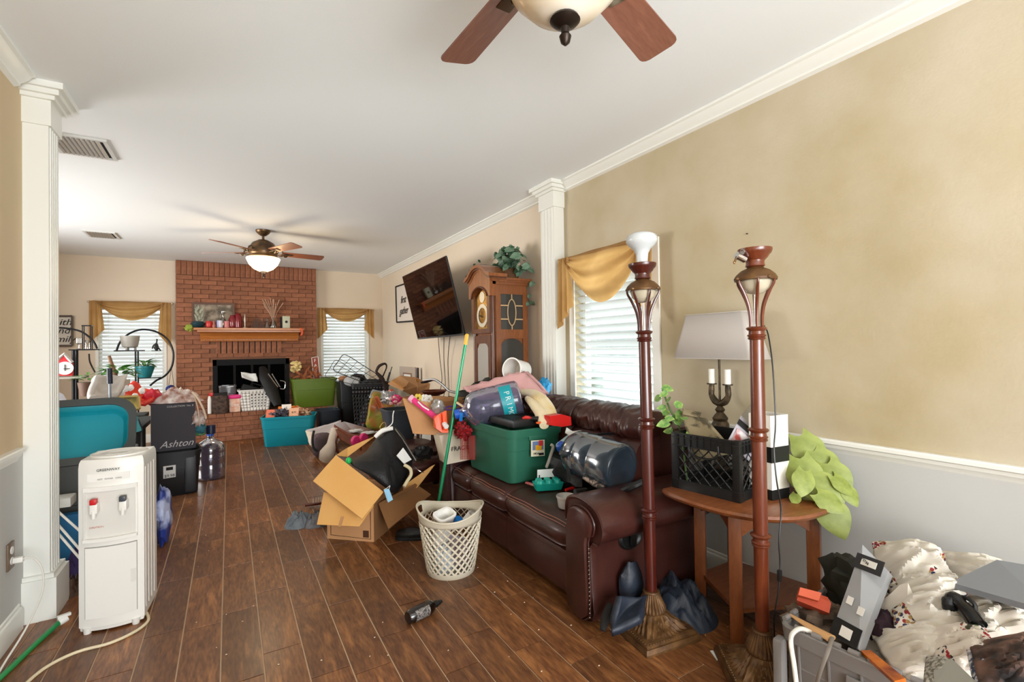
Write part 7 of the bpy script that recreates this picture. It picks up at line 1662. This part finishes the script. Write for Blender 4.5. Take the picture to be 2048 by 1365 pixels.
obj('pole', M().cyl(at(221, 825, y=4.8), at(219.5, 762, y=4.8), .008), mat('silver_blue_pole', '#7d8590', .3, .6), cp2, world=True); obj('pole_grip', M().cyl(at(220, 768, y=4.8), at(219, 737, y=4.8), .018), mat('navy_grip', '#141c30', .5), cp2, world=True)
# ---- curved plant stands
BWR = mat('black_metal_rod', '#17171a', .4, .5)
GRN = mat('fresh_green_leaf', '#3f7d34', .5, col2='#6ca04c', vscale=20); gl = leaf_mesh('leaf', GRN, .13, .04, .4, 0)
def plant(t, p, n, R_, mt_me=gl, s=1., up=.8, seed=1):
    r_ = random.Random(seed)
    for i in range(n):
        a_ = r_.uniform(0, 2*PI); place_leaf(mt_me, t, Vector(p)+Vector((math.cos(a_)*R_*.3, math.sin(a_)*R_*.3, r_.uniform(0, R_*.5))), (math.cos(a_), math.sin(a_), r_.uniform(.1, up)), (math.cos(a_)*-.5, math.sin(a_)*-.5, 1), s*r_.uniform(.7, 1.2))
ps1 = thing('plant_stand', 'black crescent metal plant stand before the left back window', 'plant stand', (-.88, 7.2, 0))
arc = [at(px, py, y=7.2) for px, py in ((233, 702), (240, 685), (255, 670), (275, 661), (295, 660), (315, 665), (333, 677), (343, 693), (347, 712), (343, 735), (330, 752), (312, 762), (300, 772))]
obj('crescent_hoop', M().tube(arc, .011, 8, smooth=4), BWR, ps1, world=True)
sh1 = at(253, 702, y=7.2); obj('top_shelf', M().box((sh1.x+.03, 7.2, sh1.z), (.27, .16, .012)), BWR, ps1, world=True)
for px in (271, 276): q = at(px, 703, y=7.2); obj('upright', M().cyl((q.x, 7.2, 0), (q.x, 7.2, q.z), .009), BWR, ps1, world=True)
sh2 = at(300, 756, y=7.2); obj('lower_shelf', M().box((sh2.x, 7.2, sh2.z), (.20, .14, .01)), BWR, ps1, world=True)
obj('stand_base', M().box((-.9, 7.2, .01), (.4, .25, .02)), BWR, ps1, world=True)
sh3 = at(313, 702, y=7.2); obj('small_shelf', M().box((sh3.x, 7.2, sh3.z), (.09, .08, .008)), BWR, ps1, world=True)
pp1 = at(260, 701, y=7.2); ppt = thing('plant_pot', 'grey white footed plant pot on the top shelf of the crescent stand', 'pot', (pp1.x, 7.2, sh1.z+.006))
obj('pot_body', M().lathe([(.05, .03), (.075, .04), (.09, .12), (.095, .17), (.085, .17), (.07, .06)], n=24), mat('grey_ceramic', '#9c9890', .5), ppt)
for k_ in range(3): obj('pot_leg', M().cyl((.05*math.cos(k_*2.1), .05*math.sin(k_*2.1), 0), (.05*math.cos(k_*2.1), .05*math.sin(k_*2.1), .04), .012), bpy.data.materials['grey_ceramic'], ppt)
dv = thing('figurine', 'tiny black yoga style figurine on the small shelf of the crescent stand', 'figurine', (sh3.x, 7.2, sh3.z+.004))
obj('body', M().blob((0, 0, .04), (.05, .04, .09), 1, .3), BLACKM, dv); obj('arm', M().tube([(-.04, 0, .02), (-.03, 0, .06), (0, 0, .09), (.005, 0, .14)], .008, 6, smooth=3).tube([(.04, 0, 0), (.02, 0, .03), (0, 0, .05)], .008, 6), BLACKM, dv)
tp_ = thing('potted_plant', 'leafy plant in a teal pot on the lower shelf of the crescent stand', 'plant', (at(290, 745, y=7.15).x, 7.15, sh2.z+.005))
obj('pot_body', M().lathe([(.05, 0), (.06, .005), (.095, .12), (.095, .14), (.08, .13)], n=24), mat('teal_pot', '#1c6c74', .35), tp_)
plant(tp_, (tp_.location.x, 7.15, sh2.z+.14), 26, .12, s=1.1, seed=4)
gp2 = thing('potted_plant', 'bright green bushy plant on the pile between pillow and left window', 'plant', at(238, 758, y=6.2))
plant(gp2, at(238, 752, y=6.2), 44, .18, s=1.25, seed=7)
obj('brown_stake', M().cyl(at(232, 755, y=6.15), at(218, 712, y=6.15), .02, .014), mat('bark_stake', '#7a5a44', .9), gp2, world=True)
obj('pot_body', M().cyl(Vector((at(238, 762, y=6.2).x, 6.2, .65)), at(238, 760, y=6.2), .07, .09, 20), mat('white_pot', '#c9c4ba', .5), gp2, world=True)
gp2.location.z -= 0
gp3 = thing('potted_plant', 'low dark green plant behind the pillow at the left of the pile', 'plant', at(172, 768, y=6.4)); plant(gp3, at(175, 762, y=6.4), 20, .12, s=.8, seed=9)
obj('pot_body', M().cyl(at(175, 765, y=6.4)-Vector((0, 0, .14)), at(175, 765, y=6.4), .06, .08, 16), mat('brown_pot', '#5a4030', .6), gp3, world=True)
bch = thing('side_bench', 'narrow dark bench carrying the plants behind the pile', 'bench', (-1.2, 6.3, 0))
obj('bench_top', M().box((0, 0, .63), (.9, .36, .04)), BLACKM, bch)
for sx_ in (-.4, .4): obj('leg', M().box((sx_, 0, .3), (.04, .3, .62)), BLACKM, bch)
ps2 = thing('plant_stand', 'second black crescent stand partly behind the left column', 'plant stand', (-1.5, 7.0, 0))
arc = [at(px, py, y=7.0) for px, py in ((96, 660), (112, 656), (140, 658), (163, 664), (180, 676), (190, 688), (194, 698))]
obj('crescent_hoop', M().tube(arc, .010, 8, smooth=4), BWR, ps2, world=True)
q1 = at(147, 700, y=7.0); q2 = at(153, 700, y=7.0)
for q in (q1, q2): obj('upright', M().cyl((q.x, 7.0, 0), (q.x, 7.0, q.z), .016), BWR, ps2, world=True)
q3 = at(172, 700, y=7.0); obj('top_shelf', M().box((q3.x, 7.0, q3.z), (.26, .16, .012)), BWR, ps2, world=True)
lnt = thing('lantern', 'small black wire candle lantern on the second crescent stand', 'lantern', (at(175, 699, y=7.0).x, 7.0, q3.z+.006))
for x_ in (-.035, .035):
    for y_ in (-.035, .035): obj('post', M().box((x_, y_, .13), (.008, .008, .26)), BWR, lnt)
obj('lantern_top', M().box((0, 0, .262), (.085, .085, .01)), BWR, lnt); obj('glass_candle', M().lathe([(.02, 0), (.03, .005), (.03, .08), (.02, .1)], n=16), CLR, lnt)
vase_ = single('glass_goblet', 'small clear glass goblet beside the candle lantern', 'glass', M().lathe([(.025, 0), (.006, .01), (.006, .05), (.03, .07), (.03, .12)], n=18), CLR, (at(158, 699, y=7.0).x, 7.0, q3.z+.006))
hc = thing('house_clock', 'red and white house shaped clock on the second stand by the column', 'clock', at(130, 752, y=6.9))
hp = [at(113, 752, y=6.9), at(146, 752, y=6.9), at(146, 727, y=6.9), at(130, 710, y=6.9), at(113, 724, y=6.9)]
obj('house_body', M().slab(hp, .06), mat('clock_red', '#c4232c', .5), hc, world=True, smooth=False)
obj('roof_trim', M().tube([p+Vector((0, -.03, .008)) for p in (hp[4], hp[3], hp[2])], .018, 4), mat('pale_grey_trim', '#c4c0bc', .6), hc, world=True)
obj('clock_face', M().lathe([(.001, 0), (.07, 0), (.07, .008), (.001, .008)], n=28, mx=Matrix.Rotation(PI/2, 4, 'X'), o=at(130, 737, y=6.86)), WHITE, hc, world=True)
obj('clock_hand', M().box(tuple(at(130, 736, y=6.845)), (.008, .004, .07)).box(tuple(at(133, 738, y=6.845)), (.05, .004, .008)), BLACKM, hc, world=True)
cs_ = at(130, 754, y=6.9); obj('clock_stand', M().box((cs_.x, 6.9, cs_.z-.01), (.36, .2, .02)).cyl((cs_.x-.1, 6.9, 0), (cs_.x-.1, 6.9, cs_.z), .012), mat('grey_shelf', '#9a958c', .6), hc, world=True)
wl = thing('wall_sign', 'grey framed white word sign on the back wall left of the window', 'sign', at(125, 662, y=D-.02))
a_, b_, c_, d_ = at(100, 633, y=D-.015), at(145, 633, y=D-.015), at(145, 692, y=D-.015), at(100, 692, y=D-.015)
obj('sign_board', M().slab([a_, b_, c_, d_], .02), mat('off_white_board', '#d4cec4', .7), wl, world=True, smooth=False)
for p_, q_ in ((a_, b_), (b_, c_), (c_, d_), (d_, a_)): obj('sign_frame', M().tube([p_+Vector((0, -.014, 0)), q_+Vector((0, -.014, 0))], .014, 4), mat('grey_brown_frame', '#6a625a', .6) if 'grey_brown_frame' not in bpy.data.materials else bpy.data.materials['grey_brown_frame'], wl, world=True)
for i, s_ in enumerate(('faith', 'and', 'family')): text_on(text(wl, s_, (0, 0, 0), (0, 0, 0), .12, BLACKM, shear=.3, extrude=.001), at(122, 645+i*17, y=D-.03), (1, 0, 0), (0, 0, 1))
ch_ = thing('hanging_pot', 'small cobalt blue pot hanging on strings beside the brick chimney', 'hanging pot', at(341, 788, y=8.2))
obj('pot_body', M().blob(at(341, 778, y=8.3), (.12, .12, .11), 1, .05), mat('cobalt_glaze', '#1c2a6c', .3), ch_, world=True)
obj('string', M().tube([at(337, 774, y=8.3), at(343, 735, y=8.3)], .003, 5).tube([at(348, 774, y=8.3), at(343, 735, y=8.3)], .003, 5), BMETAL, ch_, world=True)
hp_ = thing('hanging_strap', 'tan strap hanging by the left side of the back window', 'strap', at(180, 740, y=7.6)); 
obj('strap', M().tube([at(178, 708, y=7.0), at(180, 725, y=7.0), at(190, 745, y=7.0)], .008, 6, smooth=4), mat('dark_strap', '#2a2420', .7), hp_, world=True)
single('blue_toy_car', 'blue and white plastic toy edge poking out right of the water cooler', 'toy', M().blob(Vector((at(325, 975, y=4.0).x, 4.0, .19)), (.10, .25, .38), 6, .35, 3), mat('blue_toy_plastic', '#2c3f8c', .35, col2='#b4bede', vscale=6, contrast=.2), at(325, 1020, y=4.0), world=True)
single('sandals', 'brown sandals on the floor between column and water cooler', 'shoes', M().heap((0, 0, 0), (.12, .26, .07), 3, .6), mat('brown_sandal', '#4a3424', .7), (-.74, 3.50, 0))
# ================================================================== GREY CRATE OF CLOTHES, LOWER RIGHT
GC = mat('grey_crate_plastic', '#7d7976', .45, bump=.03, bscale=40)
gcL, gcW, gcH = .40, .64, .33
A0 = Vector((1.64, .955, 0)); grz = math.radians(5)
gcc = A0+Matrix.Rotation(grz, 3, 'Z') @ Vector((gcL/2, -gcW/2, 0))
gr = thing('storage_crate', 'grey hinged lid plastic crate heaped with white clothes by the right wall', 'crate', gcc, rz=grz)
obj('crate_body', tote_mesh(gcL, gcW, gcH, .9, .025, .005, .012, .05, False), GC, gr, angle=35)
m = M()
for i in range(7): m.box((-gcL/2-.006+.012, -gcW/2+.05+i*.09, gcH/2-.0), (.012, .005, gcH-.03), rot=(0, -.06, 0))
for z in (.11, .2, .27): m.box((-gcL/2+.003+(.02*(1-z/gcH)), 0, z), (.012, gcW-.05, .005))
for i in range(4): m.box((-.15+i*.1, gcW/2+.0, gcH/2), (.005, .012, gcH-.03))
obj('wall_ribs', m, GC, gr, smooth=False)
m = M()
for i in range(12): m.cyl((-gcL/2-.002, gcW/2-.04-i*.052, gcH+.006), (-gcL/2-.002, gcW/2-.07-i*.052, gcH+.006), .009, n=10)
for i in range(7): m.cyl((-gcL/2+.02+i*.055, gcW/2+.004, gcH+.006), (-gcL/2+.05+i*.055, gcW/2+.004, gcH+.006), .009, n=10)
obj('lid_hinge', m, GC, gr, kind='stuff')
obj('corner_post', M().box((-gcL/2-.01, gcW/2+.008, gcH/2-.02), (.045, .03, gcH-.06), bev=.008), GC, gr)
obj('card_slot', M().box((-gcL/2-.008, .0, .22), (.01, .26, .08), bev=.004), GC, gr)
def spotted(name, base, cols, scale=26, thr=.16, mscale=5, mthr=.5, bump=.25):
    m_ = mat(name, base, .85, bump=bump, bscale=60, bdist=.002); nt = m_.node_tree; N = nt.nodes; L = nt.links; b = N['Principled BSDF']
    tc = N.new('ShaderNodeTexCoord'); v = N.new('ShaderNodeTexVoronoi'); v.inputs['Scale'].default_value = scale; L.new(tc.outputs['Object'], v.inputs['Vector'])
    lt1 = N.new('ShaderNodeMath'); lt1.operation = 'LESS_THAN'; lt1.inputs[1].default_value = thr*2; L.new(v.outputs['Distance'], lt1.inputs[0])
    ns = N.new('ShaderNodeTexNoise'); ns.inputs['Scale'].default_value = mscale; L.new(tc.outputs['Object'], ns.inputs['Vector'])
    gt1 = N.new('ShaderNodeMath'); gt1.operation = 'GREATER_THAN'; gt1.inputs[1].default_value = mthr; L.new(ns.outputs['Fac'], gt1.inputs[0])
    mu = N.new('ShaderNodeMath'); mu.operation = 'MULTIPLY'; L.new(lt1.outputs[0], mu.inputs[0]); L.new(gt1.outputs[0], mu.inputs[1])
    r = N.new('ShaderNodeValToRGB'); r.color_ramp.interpolation = 'CONSTANT'; sp_ = N.new('ShaderNodeSeparateColor'); L.new(v.outputs['Color'], sp_.inputs[0]); L.new(sp_.outputs[0], r.inputs[0])
    for i, c in enumerate(cols):
        e = r.color_ramp.elements[i] if i < 2 else r.color_ramp.elements.new(i/len(cols))
        e.position = i/len(cols); e.color = hx(c)
    mx = N.new('ShaderNodeMix'); mx.data_type = 'RGBA'; mx.inputs[6].default_value = hx(base); L.new(mu.outputs[0], mx.inputs[0]); L.new(r.outputs[0], mx.inputs[7]); L.new(mx.outputs[2], b.inputs['Base Color'])
    return m_
BLO = spotted('white_embroidered_cotton', '#d0cabf', ['#8a2c30', '#2c3050', '#a08050', '#2a2a2c'], 80, .27, 5, .54)
WCO = mat('ivory_cotton', '#cbc4b8', .85, bump=.2, bscale=60, bdist=.002)
def drape(P, seed=0, amp=.03, bulge=.05, nu=26, nv=26, fr=5.2, ridge=.62, dirn=Vector((-.4, -.5, .8))):
    """cloth over four corner points with long creases"""
    P00, P10, P11, P01 = map(Vector, P); dn = dirn.normalized()
    def fn(u, v):
        p = P00*(1-u)*(1-v)+P10*u*(1-v)+P11*u*v+P01*(1-u)*v
        q = Vector((u*fr*.5, v*fr*1.3, seed*3.1)); k = noise.noise(q)*(1-ridge)+ridge*(1-2.2*abs(noise.noise(q*1.25+Vector((5, 5, 5)))))
        e = min(1, 6*min(u, v, 1-u, 1-v)+.25)
        return p+dn*(bulge*math.sin(PI*u)*math.sin(PI*v)+amp*k*e)
    return M().grid(fn, nu, nv)
def garment(name, label, P, mt, seed, amp=.03, bulge=.06, cat='clothing', solid=.01, **k):
    c = sum((Vector(p) for p in P), Vector())/4
    return single(name, label, cat, drape(P, seed, amp, bulge, **k), mt, c, world=True, solid=solid)
single('crate_clothes', 'off white clothes packed down inside the grey crate', 'clothing', M().heap((0, 0, 0), (.40, .62, .42), 6, .35, 3), WCO, (gcc.x+.02, gcc.y-.02, .02), rz=grz)
garment('blouse', 'white blouse with red and blue embroidery at the top of the clothes heap', [at(1745, 1085, x=2.10), at(1870, 1095, x=2.16), at(1918, 1190, x=1.98), at(1760, 1200, x=1.92)], BLO, 3, .05, .10, nu=40, nv=40)
garment('blouse_sleeve', 'embroidered white blouse front spilling toward the crate middle', [at(1775, 1150, x=2.0), at(1910, 1150, x=2.05), at(1950, 1270, x=1.86), at(1790, 1262, x=1.78)], BLO, 8, .05, .09, nu=40, nv=40)
garment('white_shirt', 'plain white shirt panel hanging over the crate middle toward the camera', [at(1738, 1262, x=1.80), at(1880, 1240, x=1.90), at(1900, 1365, x=1.72), at(1800, 1368, x=1.66)], WCO, 12, .045, .07, nu=36, nv=36)
garment('white_scarf', 'white cloth behind the grey lid at the right edge of the heap', [at(1880, 1105, x=2.2), at(2000, 1120, x=2.28), at(2048, 1230, x=2.1), at(1910, 1200, x=2.05)], WCO, 15, .04, .06)
garment('cream_trousers', 'cream cloth running under the grey lid to the right edge', [at(1900, 1200, x=1.98), at(2060, 1200, x=2.08), at(2070, 1290, x=1.92), at(1930, 1300, x=1.82)], WCO, 19, .05, .07, nu=34, nv=34)
garment('floral_cloth', 'white floral printed cloth with red dots at the lower heap', [at(1850, 1260, x=1.82), at(1960, 1245, x=1.86), at(2000, 1340, x=1.68), at(1880, 1345, x=1.66)], spotted('white_red_floral', '#d8cfc4', ['#a02c34', '#4c4c3c', '#7a8058', '#303038'], 75, .24, 7, .48), 23, .04, .05, nu=34, nv=34)
garment('grey_lace', 'grey patterned lace cloth near the lower edge of the photograph', [at(1855, 1318, x=1.70), at(1900, 1312, x=1.72), at(1900, 1370, x=1.6), at(1850, 1368, x=1.6)], mat('grey_lace_cloth', '#b0aca2', .8, col2='#6a685e', vscale=90, contrast=.2), 27, .01, .03)
garment('dark_fur', 'dark brown and black patterned cloth at the lower right corner', [at(1940, 1290, x=1.72), at(2060, 1268, x=1.80), at(2070, 1375, x=1.55), at(1960, 1375, x=1.5)], mat('dark_mottled_cloth', '#1c1818', .9, col2='#7a5a4c', vscale=13, contrast=.5), 31, .035, .05)
garment('striped_cloth', 'white cloth with navy scribble print beside the dark patterned cloth', [at(1935, 1300, x=1.70), at(1975, 1296, x=1.72), at(1990, 1370, x=1.56), at(1950, 1370, x=1.56)], mat('navy_scribble_cloth', '#c9c8cc', .8, col2='#33405c', vscale=60, contrast=.15), 33, .012, .03)
GBD = mat('mid_grey_board', '#80848a', .5)
gl_ = thing('grey_board', 'smooth mid grey board lying on the clothes at the right edge', 'lid', at(1980, 1180, x=2.1))
obj('board', M().slab([at(1901, 1171, x=1.90), at(1995, 1126, x=2.12), at(2075, 1140, x=2.14), at(2110, 1232, x=1.84)], .018), GBD, gl_, world=True, smooth=False)
single('cardboard_flap', 'flat pale grey sheet at the bottom edge of the heap', 'sheet', M().slab([at(1868, 1330, x=1.66), at(1905, 1320, x=1.66), at(1960, 1372, x=1.52), at(1870, 1375, x=1.54)], .004), mat('pale_grey_sheet', '#a6a69e', .6), at(1890, 1350, x=1.6), world=True)
# clear package
pg = thing('blister_pack', 'clear blister package with black end labels standing in the grey crate', 'package', at(1720, 1200, x=1.75))
q = [at(1667, 1272, x=1.72), at(1729, 1095, x=1.93), at(1781, 1148, x=1.90), at(1722, 1305, x=1.68)]
obj('clear_shell', M().slab(q, .03), thin_glass('clear_blister', '#d9dadb', .16, .08, .62, '#b4b6b8'), pg, world=True, smooth=False)
obj('top_label', M().slab(inset(q, .74, .9, 0, 1, .018), .002), mat('charcoal_label', '#2c2c2e', .5), pg, world=True, smooth=False)
obj('bottom_label', M().slab(inset(q, 0, .18, 0, 1, .018), .002), BLACKM, pg, world=True, smooth=False)
obj('white_title', M().slab(inset(q, .79, .86, .25, .8, .021), .001), WHITE, pg, world=True, smooth=False)
obj('white_emblem', M().slab(inset(q, .03, .13, .35, .75, .021), .001), WHITE, pg, world=True, smooth=False)
text_on(text(pg, 'eyewear', (0, 0, 0), (0, 0, 0), .02, BLACKM, extrude=.0003), inset(q, .825, .825, .5, .5, .023)[0], q[2]-q[1], q[1]-q[0])
for u_, v_ in ((.35, .3), (.3, .75)): obj('white_sticker', M().slab(inset(q, u_, u_+.08, v_-.1, v_+.12, .019), .001), WHITE, pg, world=True, smooth=False)
bx_ = thing('orange_box', 'small terracotta orange box standing on the rear edge of the grey crate', 'box', at(1630, 1215, x=1.75))
obj('box_body', M().slab([at(1594, 1206, x=1.75), at(1598, 1181, x=1.77), at(1655, 1200, x=1.82), at(1662, 1212, x=1.80), at(1658, 1232, x=1.78)], .05), mat('terracotta_card', '#b0452a', .6), bx_, world=True, smooth=False)
obj('box_lid', M().slab([at(1594, 1194, x=1.735), at(1598, 1179, x=1.755), at(1640, 1190, x=1.79), at(1634, 1206, x=1.77)], .055), mat('terracotta_lid', '#c05434', .6), bx_, world=True, smooth=False)
single('wooden_stick', 'pale tapered wooden stick lying across the grey crate corner', 'stick', M().tube([at(1580, 1230, x=1.70), at(1620, 1255, x=1.68), at(1662, 1278, x=1.66)], [.006, .016, .02], 10, flat=.5), mat('pale_pine', '#c79a68', .6), at(1620, 1255, x=1.68), world=True)
single('dark_scarf', 'brown and black cloth stuffed in the crate corner behind the wooden stick', 'clothing', M().blob(at(1640, 1245, x=1.82), (.22, .2, .14), 5, .5, 4), mat('brown_black_cloth', '#33271f', .9, col2='#8a7460', vscale=10), at(1640, 1255, x=1.82), world=True)
single('olive_bag', 'dark olive cloth roll behind the clear package', 'bag', M().blob(at(1700, 1165, x=2.0), (.16, .18, .18), 9, .4, 3.5), mat('dark_olive_cloth', '#23231a', .8), at(1700, 1180, x=2.0), world=True)
wcb = thing('cable', 'white cable hooked over the front edge of the grey crate', 'cable', at(1590, 1300, x=1.58))
obj('cable_loop', M().tube([at(1594, 1380, x=1.56), at(1588, 1330, x=1.58), at(1582, 1290, x=1.60), at(1584, 1270, x=1.61), at(1598, 1259, x=1.63), at(1615, 1262, x=1.65), at(1640, 1278, x=1.68)], .0075, 9, smooth=6), CRD, wcb, world=True)
single('clear_tie', 'thin greyish plastic strip hanging down the front of the grey crate', 'strip', M().tube([at(1665, 1275, x=1.66), at(1655, 1305, x=1.585), at(1640, 1345, x=1.56), at(1632, 1375, x=1.56)], .006, 6, smooth=4, flat=.3), mat('smoky_plastic_strip', '#7c746c', .4), at(1650, 1320, x=1.57), world=True)
hs = thing('hair_dryer', 'black glossy folding headset lying on the white blouse', 'headset', at(1930, 1225, x=1.9))
obj('body', M().tube([at(1896, 1206, x=1.86), at(1908, 1200, x=1.86), at(1922, 1212, x=1.85), at(1940, 1230, x=1.83), at(1955, 1252, x=1.81)], [.014, .024, .02, .022, .024], 12, smooth=4), mat('glossy_black', '#0a0b0c', .2), hs, world=True)
obj('band', M().tube([at(1908, 1196, x=1.87), at(1930, 1196, x=1.87), at(1948, 1208, x=1.86), at(1950, 1225, x=1.85), at(1944, 1232, x=1.84)], .006, 7, smooth=5), BLACK, hs, world=True)
obj('ear_pad', M().blob(at(1900, 1208, x=1.85), (.05, .04, .05), 2, .2), BAGB, hs, world=True)
single('orange_packet', 'shiny orange snack packet tucked at the crate edge under the white shirt', 'packet', M().slab([at(1722, 1306, x=1.68), at(1742, 1305, x=1.70), at(1812, 1362, x=1.60), at(1790, 1368, x=1.57)], .012), mat('shiny_orange_foil', '#d8781c', .25, col2='#7a2c10', vscale=12), at(1765, 1335, x=1.62), world=True)
single('plum_cloth', 'dark plum cloth corner between the clear package and the blouse', 'clothing', M().blob(at(1760, 1250, x=1.83), (.12, .14, .10), 4, .5, 4), mat('dark_plum_cloth', '#2a1420', .8), at(1760, 1255, x=1.83), world=True)
# ---- repeats share a group phrase
GR = {'window_blind': 'white horizontal blinds', 'window_valance': 'gold window valances', 'air_vent': 'ceiling air vents', 'ceiling_fan': 'ceiling fans', 'floor_lamp': 'tall carved floor lamps',
      'water_jug': 'large water jugs', 'plant_stand': 'black crescent plant stands', 'red_vase': 'red vases on the mantel', 'gift_tag': 'cards in the teal autumn bin', 'crumpled_wrapper': 'wrappers in the beige basket',
      'wire_rack': 'wire racks before the back window', 'wall_sign': 'framed word signs'}
for o in list(COL.objects):
    if o.parent is None and 'category' in o and 'group' not in o:
        b_ = o.name.split('.')[0]
        if b_ in GR: o['group'] = GR[b_]
